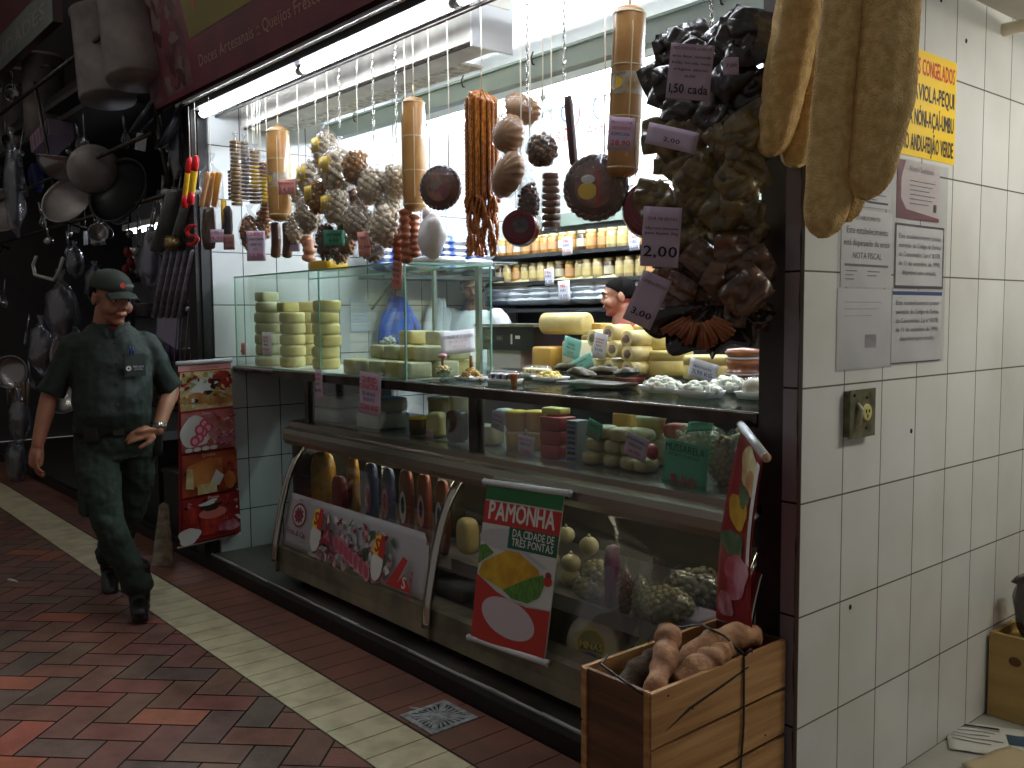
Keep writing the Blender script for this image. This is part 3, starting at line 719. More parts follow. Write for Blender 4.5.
def crumble(name, c, rx, ry, h, n, m, lab, cat, pr=.012, seed=1, tray=None, grp=None, parent=None):
    t = thing(name, lab, cat, V(c), grp) if parent is None else parent
    rs = random.Random(seed); b = MB()
    for k in range(n):
        a = rs.uniform(0, 2*PI); q = math.sqrt(rs.random()); z = h*(1-q*q)*rs.uniform(.5, 1)
        b.ball(V(c)+V((rx*q*math.cos(a), ry*q*math.sin(a), z+pr*.6)), (pr*rs.uniform(.6, 1.3), pr*rs.uniform(.6, 1.3), pr*rs.uniform(.5, 1)), rot('Z', rs.uniform(0, 180)), 9, 6, .15, 2, k)
    b.obj('pieces', m, t, kind='stuff')
    if tray: tray(t)
    return t
def foam_tray(c, L_, w, h, ang=0):
    def mk(t):
        b = MB(); R_ = rot('Z', ang); c_ = V(c)
        ring = lambda sx, z, e=.35: [c_+R_@V((L_/2*sx*math.copysign(abs(math.cos(a))**e, math.cos(a)), w/2*sx*math.copysign(abs(math.sin(a))**e, math.sin(a)), z)) for a in [2*PI*i/32 for i in range(32)]]
        rr = [ring(.82, 0), ring(1, h), ring(.96, h), ring(.78, .004)]
        vs = [p for r_ in rr for p in r_]; fs = []
        for a_ in range(3):
            for j in range(32): fs.append((a_*32+j, a_*32+(j+1) % 32, (a_+1)*32+(j+1) % 32, (a_+1)*32+j))
        fs.append(tuple(reversed(range(32)))); fs.append(tuple(96+j for j in range(32)))
        b.add(vs, fs, 0, True); b.obj('tray', FOAM, t)
    return mk
crumble('cheese_cubes', (-3.93, 2.52, ZL+.146), .04, .04, .03, 26, FOAM, 'small white mound of cheese cubes on top of the blocks', 'cheese', .011, 3)
# --- worktop
ZW = 1.2045
def wp(px, py, z=ZW): return PZ(px, py, z)
# dessert glass with stick
c = wp(443, 381); t = thing('snack_glass', 'small glass bowl of yellow cubes with a pink-topped stick', 'glass bowl', c)
b = MB(); b.lathe([(.02, 0), (.022, .004), (.008, .012), (.03, .03), (.042, .055), (.040, .055), (.028, .032), (0, .02)], 20, c, cap=False); b.obj('bowl', clear('glass_cup', (235, 240, 235), .12, .03), t)
crumble('cubes', c+V((0, 0, .034)), .032, .032, .03, 26, CC, '', '', .009, 5, parent=t)
b = MB(); b.tube([c+V((0, 0, .04)), c+V((0, 0, .105))], .007, 8); b.obj('stick', mat('wood_brown', (136, 84, 44), .5), t)
b = MB(); b.ball(c+V((0, 0, .115)), (.024, .02, .011)); b.obj('topper', mat('pink_top', (224, 160, 176), .5), t)
c = wp(466, 381)+V((0, .03, 0)); t = crumble('popcorn_snack', c, .06, .05, .05, 60, mat('snack_gold', (206, 170, 96), .6, var=.3), 'golden heap of crunchy snacks with a brown stick beside the glass bowl', 'snack', .011, 6, foam_tray(c, .14, .12, .02))
b = MB(); b.tube([c+V((0, 0, .04)), c+V((0, 0, .115))], .008, 8); b.obj('stick', MC['wood_brown'], t)
for px, py, lab in ((497, 384, 'silver and dark striped wrapped snack in a white tray'), (531, 378, 'clear wrapped tray of pale snacks behind the orange cup')):
    c = wp(px, py)+V((0, .04, 0)); t = thing('wrapped_tray', lab, 'food tray', c); foam_tray(c, .17, .1, .022, 5)(t)
    b = MB()
    for k in range(6): b.obox(c+V((-.06+k*.024, 0, .03)), (.02, .075, .03), rot('Y', 12), k % 2, .4)
    b.obj('snack_bars', [mat('silver_wrap', (196, 196, 196), .25, .6), mat('choc', (70, 52, 44), .5)] if px < 500 else [CC, CW], t, kind='stuff')
    b = MB(); b.obox(c+V((0, 0, .035)), (.16, .095, .05), I3, 0, .5); b.obj('film', FILM, t)
c = wp(514, 386); b = MB(); b.lathe([(0, 0), (.011, 0), (.018, .045), (.02, .047), (.019, .052), (0, .053)], 16, c, cap=False); tag(b.obj('paper_cup', mat('orange_cup', (206, 116, 74), .5)), 'tiny orange cup standing at the edge of the worktop', 'cup')
c = wp(545, 381)+V((0, .03, 0)); crumble('cheese_curds', c, .07, .05, .035, 45, mat('curd_yellow', (226, 206, 110), .5, var=.15), 'pale yellow curds on a tray between the cup and leaf packets', 'cheese', .014, 8, foam_tray(c, .18, .12, .02, -5))
# brown-green packets
PKT = mat('packet_olive', (84, 76, 44), .6, col2=(44, 42, 26), vs=14, spec=.2)
def pillow(w, l, th, seed=0, amp=.12):
    b = MB()
    for sgn in (1, -1):
        def fn(u, v, sgn=sgn):
            x = (u-.5)*2; y = (v-.5)*2
            e = max(0, (1-x**4))*max(0, (1-y**4))
            nz = noise.noise(V((u*3+seed, v*4, sgn*2+seed*.7)))+.5*noise.noise(V((u*9+seed, v*11, sgn)))
            return V((x*w/2*(1-.06*y*y+.03*nz), y*l/2*(1-.05*x*x), sgn*th/2*(e**.6)*(1+amp*4*nz)+.004*nz))
        b.grid(fn, 12, 10)
    return b
rs = random.Random(12); PROTO = {}
tt = thing('packet_tray', 'flat steel tray under the olive coloured packets', 'tray', wp(590, 388))
b = MB(); c = wp(590, 384)+V((0, .04, 0)); b.obox(c+V((0, 0, .004)), (.32, .17, .006), rot('Z', 4)); b.obj('plate', ST, tt)
for i, (px, py, dz, rz, ln) in enumerate(((566, 376, .01, 20, 'at the end by the yellow curds'), (578, 383, .012, -10, 'in front with a clear knotted end'), (585, 372, .04, 5, 'topmost of the pile'), (601, 381, .012, 15, 'in the middle of the tray'), (612, 373, .03, -35, 'striped grey, slanting against the cheese rolls'), (624, 383, .01, -20, 'at the end by the white curds'), (558, 370, .03, 12, 'half on top at the back'))):
    p = wp(px, py)+V((0, .02, dz+.012)); b = pillow(.15, .07, .035, i); o = b.obj('leaf_packet', PKT if i != 4 else mat('packet_grey', (120, 120, 116), .6, var=.4, vs=30)); o.location = p; o.rotation_euler = (0, .1*math.sin(i), math.radians(rz)); tag(o, 'olive brown packet '+ln, 'packet', 'packets on the worktop tray')
# scale
c = V((P(524, 350, 3.45).x, 3.45, ZW)); t = thing('shop_scale', 'black shop scale with white body behind the worktop trays', 'scale', c)
b = MB(); b.obox(c+V((-.04, 0, .05)), (.30, .24, .10), I3); b.obj('body', mat('scale_white', (206, 204, 196), .4), t)
b = MB(); b.obox(c+V((0, 0, .165)), (.48, .28, .13)); b.obj('display_box', mat('scale_black', (22, 23, 26), .35), t)
b = MB(); b.obox(c+V((0, 0, .24)), (.52, .32, .014)); b.obj('pan', ST, t)
a = Art(plane(c+V((0, -.141, .165)), (1,0,0), (0,0,1)))
LCD = mat('lcd', (52, 62, 52), .3)
for k in (-.15, -.05): a.rect(k-.035, -.015, k+.035, .02, LCD)
a.rect(.05, -.03, .065, .025, WHT); a.rect(.09, 0, .13, .018, WHT); a.text('0.000', .024, -.15, -.006, MC['print_grey']); a.text('0.00', .024, -.05, -.006, MC['print_grey']); a.done('display', t)
# yellow blocks and rolls
def blk(px, pyb, w, d, h, m, lab, Y=3.3, z=ZW, rz=0, e=.18, name='cheese_block', grp=None):
    c = V((P(px, pyb, Y).x, Y, z)); return cake(name, c, (w, d, h), m, lab, 'cheese', grp, rz, e)
blk(552, 370, .155, .16, .13, CY, 'orange yellow cheese block at the bottom beside the scale', 3.31)
b = MB(); b.tube([(-.15, 0, 0), (-.145, 0, 0), (.14, 0, 0), (.145, 0, 0)], [.04, .058, .058, .04], 20); o = b.obj('cheese_roll', CC); o.location = (P(566, 340, 3.36).x, 3.36, ZW+.192); o.rotation_euler = (0, 0, .1); tag(o, 'thick pale cheese roll lying sideways on top by the scale', 'cheese')
blk(598, 330, .13, .1, .06, CY, 'orange cheese block on top of the pile in front of the vendor', 3.46, ZW+.192)
blk(577, 352, .11, .12, .165, CW, 'white wrapped cheese behind the aqua tags', 3.30)
blk(598, 352, .16, .11, .19, CC, 'pale cheese block under the orange one', 3.47)
i = 0
ROLLS = [(627, 371, 0), (609, 369, 0), (591, 367, 0), (627, 354, 1), (612, 349, 1), (596, 350, 1), (626, 339, 2), (608, 333, 2), (592, 338, 2)]
nm = ['first', 'second', 'third']
for px, py, lv in ROLLS:
    p = P(px, py, 3.17); p.z = max(p.z, ZW+.042); t = thing('cheese_roll', '%s roll from the cheese wheel in the %s row of end-on rolls' % (nm[i % 3], ['bottom', 'middle', 'top'][lv]), 'cheese', p, 'end-on cheese rolls'); i += 1
    b = MB(); b.tube([p, p+V((0, .004, 0)), p+V((.01, .13, 0))], [.034, .041, .041], 18, 0); b.obj('rind', CC, t)
    b = MB(); b.ball(p+V((0, -.001, 0)), (.023, .006, .021), I3, 12, 6, .2, 3, i); b.obj('cut_core', mat('roll_core', (150, 118, 100), .6, var=.3, vs=40), t)
# wheels
def wheel(px, py, r, h, m, lab, Y, z=ZW, ridge=True):
    c = V((P(px, py, Y).x, Y, z)); b = MB(); pr = puck(r, h, .01)
    if ridge: pr = pr[:4]+[(r, h*.6), (r-.003, h*.62), (r, h*.64)]+pr[4:]
    b.lathe(pr, 40, c, cap=False); return tag(b.obj('round_cheese', m), lab, 'cheese')
wheel(666, 378, .128, .125, CS, 'large pale cheese wheel behind the tray of white curds', 3.40)
wheel(657, 350, .115, .12, CS, 'cheese wheel on top of the large pale one', 3.41, ZW+.126)
wheel(708, 382, .11, .11, CS, 'low cheese wheel with the blue price card under the cinnamon', 3.33)
c = V((P(743, 385, 3.16).x, 3.16, ZW)); t = thing('woven_tub', 'orange ridged stack of sweets in wrap beside the steel post', 'food tub', c)
pr = [(0, 0)]
for k in range(26):
    z = k*.006; pr.append((.066+.004*(k % 2)+.006*math.sin(k*.9), z))
pr.append((0, 26*.006)); b = MB(); b.lathe(pr, 30, c, cap=False); b.obj('stack', mat('sweet_orange', (176, 106, 48), .35, col2=(120, 62, 26), vs=14, coat=.6), t)
for z in (.045, .11):
    b = MB(); b.lathe([(.072, z), (.077, z+.002), (.077, z+.006), (.072, z+.008)], 30, c, cap=False); b.obj('band', WHT, t)
for i, (px, py, L_, lab) in enumerate(((655, 393, .19, 'white curd tray nearest the olive packets'), (692, 398, .17, 'middle tray of white curds'), (722, 392, .14, 'tray of yellowish curds beside the domed tray'))):
    c = wp(px, py)+V((0, .045, 0)); crumble('curd_tray', c+V((0, 0, .014)), .078, .046, .028, 60, MC['curd_white'] if 'curd_white' in MC else mat('curd_white', (232, 234, 214), .5, sss=.1), lab, 'cheese tray', .017, 20+i, foam_tray(c, L_, .115, .026, -4))
c = wp(749, 399)+V((-.0, .03, 0)); t = thing('domed_tray', 'white tray with a domed fresh cheese beside the steel post', 'cheese tray', c); foam_tray(c, .11, .11, .025)(t)
b = MB(); b.ball(c+V((0, 0, .035)), (.042, .042, .036), I3, 18, 10); b.obj('cheese_ball', CW, t); b = MB(); b.ball(c+V((0, 0, .036)), (.048, .048, .042), I3, 18, 10, .06, 4, 2); b.obj('film', FILM, t)
# price cards on the worktop
price_tag(P(572, 348, 3.12), .12, .10, [('QUEIJO', .015, .012, GRN), ('MEIA CURA', .012, -.004, GRN), ('20,90', .016, -.028, RED)], AQP, 'F', -12, 0, 'aqua price card standing on the yellow cheese block')
price_tag(P(581, 364, 3.08), .16, .065, [('QUEIJO CANASTRA', .012, .006, GRN), ('O QUILO', .011, -.012, GRN)], AQP, 'F', 22, 0, 'aqua price card slanting below another aqua card')
price_tag(P(600, 346, 3.08), .085, .12, [('PROVOLONE', .011, .028, RED), ('DEFUMADO', .011, .014, RED), ('OFERTA', .011, -.002, RED), ('23,90', .018, -.024, BLU), ('KG', .012, -.04, BLU)], WHP, 'F', -10, 0, 'white price card with red and blue writing on the cheese rolls')
price_tag(P(703, 371, 3.10), .15, .085, [('MINAS PADRÃO', .014, .008, BLU), ('21,90 KG', .024, -.018, BLU)], WHP, 'F', -12, 0, 'white card with blue handwriting on the low cheese wheel')
t = price_tag(PX(458, 342, XS+.012)+V((0, 0, 0)), .20, .11, [('CONSERVE O QUEIJO', .02, .02, INK), ('NA GELADEIRA', .016, .0, SALP), ('SEM GLÚTEN', .014, -.025, SALP)], WHP, 'R', 4, 0, 'wide white notice taped to the side of the glass showcase')
price_tag(P(267, 344, 2.296), .115, .135, [('QUEIJO', .02, .03, RED), ('FRESCO', .018, .01, RED), ('MINAS', .018, -.01, BLU), ('19,90', .024, -.04, RED)], WHP, 'F', 0, 0, 'white card with red and blue writing on the wide cheese stack')
price_tag(P(243, 349, 2.298), .05, .07, [('KG', .016, .012, RED), ('15,80', .018, -.018, RED)], SALP, 'F', 0, 0, 'small pink card on the showcase beside the tiled wall')
price_tag(P(319, 385, 2.285), .075, .16, [('QUEIJO', .02, .05, RED), ('MINAS', .018, .025, RED), ('PADRÃO', .016, 0, INK), ('18,90', .022, -.035, INK)], PINKP, 'F', 2, 0, 'narrow pink card hanging from the rim at the end of the worktop')
price_tag(P(370, 394, 2.284), .19, .20, [('QUEIJO', .04, .055, RED), ('CANASTRA', .036, .022, RED), ('DE ARAXÁ', .026, -.008, BLU), ('PRODUTO', .024, -.035, BLU), ('25,80 KG', .036, -.075, RED)], PINKP, 'F', -3, 0, 'large pink QUEIJO CANASTRA price card hanging from the worktop rim')
price_tag(P(397, 275, 2.29), .07, .13, [('QUEIJO', .02, .04, RED), ('MINAS', .02, .015, INK), ('FRESCAL', .018, -.008, INK), ('19,90', .026, -.04, RED)], SALP, 'F', -8, 0, 'salmon price card hanging over the top corner of the glass showcase')
# --- lower showcase
ZD = .9355
def lp(px, Y): return P(px, 430, Y).x
def tub(px, Y, r, h, m, lid, lab, z=ZD, grp=None):
    c = V((lp(px, Y), Y, z)); t = thing('cheese_tub', lab, 'tub', c, grp)
    b = MB(); b.lathe([(0, 0), (r*.88, 0), (r, h)], 24, c, cap=False); b.obj('tub', m, t)
    b = MB(); b.lathe([(0, h), (r*1.05, h), (r*1.05, h+.01), (r*.9, h+.012), (0, h+.012)], 24, c, cap=False); b.obj('lid', lid, t); return t
for i, (px, Y, z, s) in enumerate(((341, 2.50, 0, (.26, .2, .07)), (341, 2.52, .072, (.24, .2, .07)), (383, 2.50, 0, (.22, .2, .08)), (384, 2.52, .082, (.2, .18, .07)))):
    cake('wrapped_cheese', V((lp(px, Y), Y, ZD+z)), s, mat('wrap_white', (216, 216, 206), .35, var=.15, vs=5), 'large white wrapped cheese, %s one of the %s pile behind the pink cards' % (('lower', 'upper')[i % 2], ('first', 'second')[i//2]), 'cheese', 'white wrapped cheeses in the lower showcase', 0, .2)
tub(418, 2.47, .045, .075, mat('tub_brown', (110, 90, 56), .4), YEL, 'brown tub with yellow lid in the lower showcase')
cake('cheese_bag', V((lp(437, 2.47), 2.47, ZD)), (.09, .08, .12), CC, 'bagged pale cheese behind the pink tag left of the glazing bar'.replace('left of', 'before'), 'cheese', None, .2, .5)
cake('dark_packet', V((lp(457, 2.46), 2.46, ZD)), (.10, .06, .14), mat('packet_dark', (52, 50, 44), .35, var=.4, vs=40), 'dark brown packet in the lower showcase beside the glazing bar', 'packet', None, .15, .35)
tub(440, 2.66, .06, .15, CC, CW, 'cream tub standing behind the bagged pale cheese'); tub(462, 2.66, .06, .17, CW, CW, 'white tub standing behind the dark packet')
price_tag(P(430, 440, 2.43), .06, .10, [('RICOTA', .014, .03, RED), ('FRESCA', .014, .01, RED), ('9,90', .02, -.025, RED)], PINKP, 'F', 0, 0, 'pink card in front of the bagged pale cheese')
cake('cheese_bag', V((lp(492, 2.5), 2.5, ZD)), (.09, .08, .09), CW, 'pale wrapped cheese just past the glazing bar', 'cheese', None, .1, .45)
cake('cheese_bag', V((lp(500, 2.52), 2.55, ZD+.09)), (.09, .08, .07), mat('wrap_blue_white', (196, 206, 212), .3), 'bluish white wrapped cheese on top past the glazing bar', 'cheese', None, -.2, .5)
for i, (px, z) in enumerate(((516, 0), (534, 0), (516, .085), (536, .085))):
    tub(px, 2.48+.06*(i % 2), .046, .07, CY, YEL if i > 1 else CW, 'yellow cheese tub, %s %s beside the red block' % (('front', 'rear')[i % 2], ('at the bottom', 'on top')[i//2]), ZD+z, 'yellow cheese tubs')
for i in range(3): cake('red_cheese', V((lp(558, 2.48), 2.48, ZD+i*.055)), (.115, .1, .054), CRD, 'red waxed cheese loaf, %s one of three' % ('bottom', 'middle', 'topmost')[i], 'cheese', 'red waxed loaves', .02, .15)
cake('cheese_block', V((lp(556, 2.5), 2.5, ZD+.166)), (.10, .08, .03), mat('cheese_lemon', (222, 212, 110), .5), 'lemon yellow slab on top of the red loaves', 'cheese', None, .1, .3)
price_tag(P(498, 421, 2.43), .085, .075, [('PARMESÃO', .013, .018, RED), ('RALADO 100G', .012, .0, INK), ('8,50', .016, -.024, INK)], PINKP, 'F', -10, 0, 'pink card with black writing beside the glazing bar')
price_tag(P(526, 446, 2.42), .10, .085, [('QUEIJO PRATO', .016, .022, RED), ('REINO KG', .014, .004, BLU), ('29,80', .022, -.028, RED)], PINKP, 'F', -4, 0, 'pink card with red lines leaning on the yellow tubs')
c = V((lp(578, 2.46), 2.46, ZD)); t = thing('printed_carton', 'black and white printed carton beside the red loaves', 'carton', c); b = MB(); b.obox(c+V((0, 0, .08)), (.058, .07, .16)); b.obj('carton', mat('carton_grey', (130, 128, 134), .5), t)
a = Art(plane(c+V((0, -.036, .08)), (1,0,0), (0,0,1)))
for k in range(7): a.rect(-.022, -.07+k*.02, .022, -.062+k*.02+.004*(k % 2), INK if k % 2 else BLU)
a.text('QUEIJO', .014, 0, .068, INK); a.done('print', t)
price_tag(P(594, 430, 2.43), .075, .07, [('PRATO', .014, .012, GRN), ('22,50', .02, -.022, RED)], GRNP, 'F', -18, 0, 'green card tilted beside the printed carton')
DG = mat('dumpling', (188, 172, 126), .5, col2=(160, 142, 98), vs=20, coat=.3)
rs = random.Random(31); i = 0
for px, zz, w in ((597, 0, .085), (616, 0, .08), (634, 0, .08), (598, .05, .085), (617, .052, .08), (632, .05, .08), (604, .1, .08), (622, .1, .075), (648, 0, .07)):
    i += 1; b = MB(); b.obox((0, 0, .026), (w, .09, .052), I3, 0, .6); o = b.obj('wrapped_dumpling', DG); o.location = (lp(px, 2.47), 2.47+rs.uniform(-.01, .01), ZD+zz); o.rotation_euler = (0, rs.uniform(-.1, .1), rs.uniform(-.2, .2))
    tag(o, 'plump beige wrapped cheese bun, %s from the carton in the %s layer' % (('third', 'first', 'second')[i % 3], ('bottom', 'middle', 'upper')[min(2, int(zz/.05))]), 'cheese', 'beige wrapped cheese buns')
price_tag(P(636, 447, 2.41), .105, .085, [('NÓ DE MUSSARELA', .014, .02, BLU), ('TEMPERADO', .013, .0, INK), ('14,90', .02, -.026, RED)], PINKP, 'F', -14, 0, 'pink card tilted over the beige wrapped buns')
b = MB(); c = P(652, 452, 2.45); b.ball(c, (.026, .02, .026)); b.lathe([(.026, -.004), (.03, 0), (.026, .004)], 20, c, rot('X', 90), cap=False); tag(b.obj('red_cheese', CRD), 'small round red cheese beside the green MUSSARELA sign', 'cheese')
b = MB(); c = V((lp(651, 2.55), 2.55, ZD+.10)); b.obox(c+V((-.05, 0, .02)), (.12, .07, .05), I3, 0, .7); tag(b.obj('white_sausage', CW), 'thick white cheese stick on top of the buns', 'cheese')
t = price_tag(P(685, 467, 2.40), .185, .165, [('MUSSARELA', .036, .048, GRN), ('FATIADA OU EM PEÇA', .013, .032, GRN), ('11,50', .036, -.055, RED)], GRNP, 'F', -5, 0, 'green MUSSARELA sign standing behind the showcase glass')
def bagof(name, lab, cat, c, rx, ry, rz_, n, m, pr, film, seed=0, grp=None, nz=.25, knot=True, mats2=None, lab_m=None):
    """bag of pieces; c is the centre of the contents"""
    c = V(c); t = thing(name, lab, cat, c-V((0, 0, rz_)), grp); b = MB(); rs = random.Random(seed); ga = PI*(3-math.sqrt(5))
    for k in range(n):
        z = 1-2*(k+.5)/n; q = math.sqrt(max(0, 1-z*z)); a = k*ga
        p = c+V((rx*q*math.cos(a), ry*q*math.sin(a), rz_*z))*rs.uniform(.82, 1)
        b.ball(p, (pr*rs.uniform(.7, 1.25), pr*rs.uniform(.7, 1.2), pr*rs.uniform(.6, 1.1)), rot('X', rs.uniform(0, 180))@rot('Z', rs.uniform(0, 180)), 8, 6, nz, 2.5, k+seed, (1 if mats2 and rs.random() < .3 else 0))
    b.ball(c, (rx*.85, ry*.85, rz_*.88), I3, 12, 8)
    b.obj('contents', [m]+([mats2] if mats2 else []), t, kind='stuff')
    b = MB(); pf = []
    K = 14
    for k in range(K+1):
        u = -1+2*k/K; pf.append((max(.02, math.sqrt(max(0, 1-u*u))**.8), u))
    pf = [(r_, z) for r_, z in pf if z < .86]
    if knot: pf += [(.38, 1.0), (.16, 1.18), (.10, 1.28), (.24, 1.42), (.34, 1.55)]
    vs = []; fs = []; N_ = 22
    for r_, z in pf:
        for j in range(N_):
            a = 2*PI*j/N_; w_ = 1.07+.10*noise.noise(V((math.cos(a)*2.2+seed, math.sin(a)*2.2, z*2)))+(.12*math.sin(a*7) if z > .9 else .02*math.sin(a*9+z*5))
            vs.append(c+V(((rx+pr*.6)*r_*w_*math.cos(a), (ry+pr*.6)*r_*w_*math.sin(a), (rz_+pr*.6)*z)))
    for k in range(len(pf)-1):
        for j in range(N_): fs.append((k*N_+j, k*N_+(j+1) % N_, (k+1)*N_+(j+1) % N_, (k+1)*N_+j))
    fs.append(tuple(reversed(range(N_)))); b.add(vs, fs, 0, True); b.obj('film', film, t)
    if lab_m:
        b = MB(); f_ = plane(c+V((0, -ry*1.12, rz_*.2)), (1,0,0), (0,0,1)); b.grid(lambda u, v: f_((u-.5)*rx*1.1, (v-.5)*rz_*.8, -.02*ry*8*(u-.5)**2), 4, 2, .001); b.obj('label', lab_m, t)
    return t
bagof('bag_of_nuts', 'bag of round tan pieces beside the green MUSSARELA sign', 'bag', (lp(724, 2.46), 2.46, ZD+.085), .05, .04, .082, 90, mat('nut_tan', (176, 150, 96), .5, var=.2), .012, FILM, 3, knot=False)
bagof('bag_of_nuts', 'bag with clear puffed top lying on the contents of the lower showcase', 'bag', (lp(700, 2.6), 2.6, ZD+.12), .09, .06, .05, 40, CW, .012, FILM, 5, knot=False)
cake('cheese_block', V((lp(627, 2.68), 2.68, ZD+.09)), (.10, .08, .09), CY, 'orange cheese slab at the back of the lower showcase', 'cheese')
cake('cheese_block', V((lp(627, 2.68), 2.68, ZD)), (.12, .1, .088), CW, 'white block carrying the orange slab in the lower showcase', 'cheese')
tub(651, 2.62, .055, .05, CS, CW, 'straw coloured tub on a white block in the lower showcase', ZD+.12); cake('cheese_block', V((lp(651, 2.64), 2.66, ZD)), (.12, .1, .118), CW, 'white block under the straw coloured tub', 'cheese')
cake('red_packet', V((lp(681, 2.66), 2.66, ZD+.1)), (.13, .07, .06), mat('packet_red', (176, 48, 40), .4, col2=(206, 150, 120), vs=12), 'red and cream packet at the back above the MUSSARELA sign', 'packet', None, .2, .5)
cake('cheese_block', V((lp(683, 2.66), 2.66, ZD)), (.2, .12, .098), CW, 'white block under the red and cream packet', 'cheese')
price_tag(P(700, 426, 2.54), .11, .04, [('MUSSARELA', .014, 0, GRN), ('PEÇA', .01, -.014, RED)], GRNP, 'F', 8, -30, 'green card lying slanted at the back of the lower showcase')
bagof('bag_of_cheese', 'clear bag of white cheese under the twisted banner', 'bag', (lp(742, 2.5), 2.5, ZD+.1), .05, .05, .09, 30, CW, .016, FILM, 8, knot=False)
# --- behind the curved glass
def pack(px, yt, yb, w, Y, m, lab, e=.5, d=.05, grp=None, name='packet', art=None, z0=None):
    p0 = P(px, yb, Y); p1 = P(px, yt, Y); k = ppm(p0); z = p0.z if z0 is None else z0; h = p1.z-z
    c = V((p0.x, Y, z)); t = thing(name, lab, 'packet', c, grp)
    b = MB(); b.obox(c+V((0, 0, h/2)), (w/k, d, h), I3, 0, e); b.obj('wrapper', m, t)
    if art:
        a = Art(plane(c+V((0, -d/2-.002, h/2)), (1,0,0), (0,0,1))); art(a, w/k, h); a.done('print', t)
    return t
S1 = .3955
pack(324, 452, 500, 36, 2.43, mat('chips_yellow', (176, 136, 50), .4, col2=(130, 96, 40), vs=18), 'large yellow snack bag behind the glass at the case end', .6, .09, z0=S1)
pack(340, 476, 505, 22, 2.375, mat('pack_maroon', (110, 36, 40), .4), 'maroon packet in front of the large yellow snack bag', .5, z0=S1)
def oval(m1, m2):
    def f(a, w, h): a.disc(0, 0, w*.3, h*.22, m1, 16); a.disc(0, .01, w*.16, h*.12, m2, 12)
    return f
pack(354, 458, 515, 18, 2.45, mat('pack_yellow', (178, 126, 36), .4), 'narrow yellow packet behind the curved glass', .5, .04, art=oval(mat('print_brown', (120, 70, 30), .5), RDP), z0=S1)
BL = mat('pack_blue', (70, 84, 116), .4)
pack(372, 463, 520, 19, 2.45, BL, 'blue packet next to the narrow yellow one', .5, .04, art=oval(FLESH, TOM), z0=S1)
pack(389, 468, 525, 19, 2.45, BL, 'blue packet next to the first orange packet', .5, .04, art=oval(FLESH, TOM), z0=S1)
OR = mat('pack_orange', (140, 62, 42), .4, var=.2)
pack(407, 470, 530, 20, 2.45, OR, 'orange packet with a white seal, first after the blue ones', .5, .04, art=oval(WHT, INK), z0=S1)
pack(425, 474, 530, 20, 2.47, OR, 'orange packet, middle one of three', .5, .04, art=oval(SALP, BLU), z0=S1)
pack(443, 480, 535, 18, 2.45, OR, 'orange packet beside the chrome glass rib', .5, .04, art=oval(WHT, BLU), z0=S1)
S2 = .4355
i = 0
ONI = mat('white_ball', (176, 168, 132), .4, var=.15)
for px, py, r in ((571, 563, 10), (589, 546, 10), (570, 583, 10), (566, 535, 9), (551, 560, 9)):
    i += 1; p = P(px, py, 2.42+.03*(i % 2)); rr = r/ppm(p); z = max(p.z, S2+rr); b = MB(); b.ball((p.x, p.y, z), (rr, rr, rr*.95), I3, 18, 12); b.tube([(p.x, p.y, z+rr*.9), (p.x, p.y, z+rr*1.25)], [rr*.2, rr*.1], 8)
    tag(b.obj('cheese_ball', ONI), 'smooth round white cheese ball, %s of the heap beside the PAMONHA banner' % ('middle one', 'upper one', 'lower one', 'highest one', 'one half hidden')[i-1], 'cheese', 'round white cheese balls')
bagof('bag_of_curds', 'clear bag of small white cheese balls, upper one beside the purple strip', 'bag', P(596, 572, 2.42), .055, .04, .04, 40, ONI, .016, FILM, 11, knot=False)
bagof('bag_of_curds', 'clear bag of small white cheese balls resting low beside the purple strip', 'bag', P(588, 592, 2.38)+V((0, 0, .02)), .055, .04, .035, 36, ONI, .015, FILM, 12, knot=False)
pack(612, 545, 605, 9, 2.38, mat('pack_purple', (98, 26, 84), .4), 'narrow purple packet on the grey shelf', .4, .06, z0=S2)
bagof('bag_of_nuts', 'upright bag of reddish peanuts between purple packet and pale nuts', 'bag', V((P(625, 580, 2.37).x, 2.37, S2+.08)), .026, .03, .08, 70, mat('peanut_red', (150, 96, 74), .5, var=.2), .009, FILM, 13, knot=True)
bagof('bag_of_nuts', 'upright bag of pale nuts beside the reddish peanuts', 'bag', V((P(641, 585, 2.37).x, 2.37, S2+.075)), .026, .03, .075, 70, mat('nut_pale', (176, 168, 134), .5, var=.15), .009, FILM, 14, knot=True)
bagof('bag_of_popcorn', 'big clear bag of pale flakes lying on the grey shelf', 'bag', V((P(668, 592, 2.38).x, 2.38, S2+.07)), .10, .07, .062, 130, mat('flake', (164, 158, 120), .6, var=.2), .013, FILM, 15, knot=False)
bagof('bag_of_popcorn', 'clear bag of greyish flakes further back on the grey shelf', 'bag', V((P(700, 575, 2.55).x, 2.55, S2+.09)), .13, .08, .08, 110, mat('flake_grey', (96, 92, 74), .6, var=.3), .015, FILM, 16, knot=False)
b = MB(); c = V((P(697, 610, 2.33).x, 2.335, S2+.028)); b.ball(c, (.042, .03, .028), rot('Y', 20), 10, 6, .25, 2, 5); tag(b.obj('wrapped_cheese', mat('wrap_grey', (140, 138, 122), .3)), 'small whitish wrapped lump at the shelf edge by the twisted banner', 'cheese')
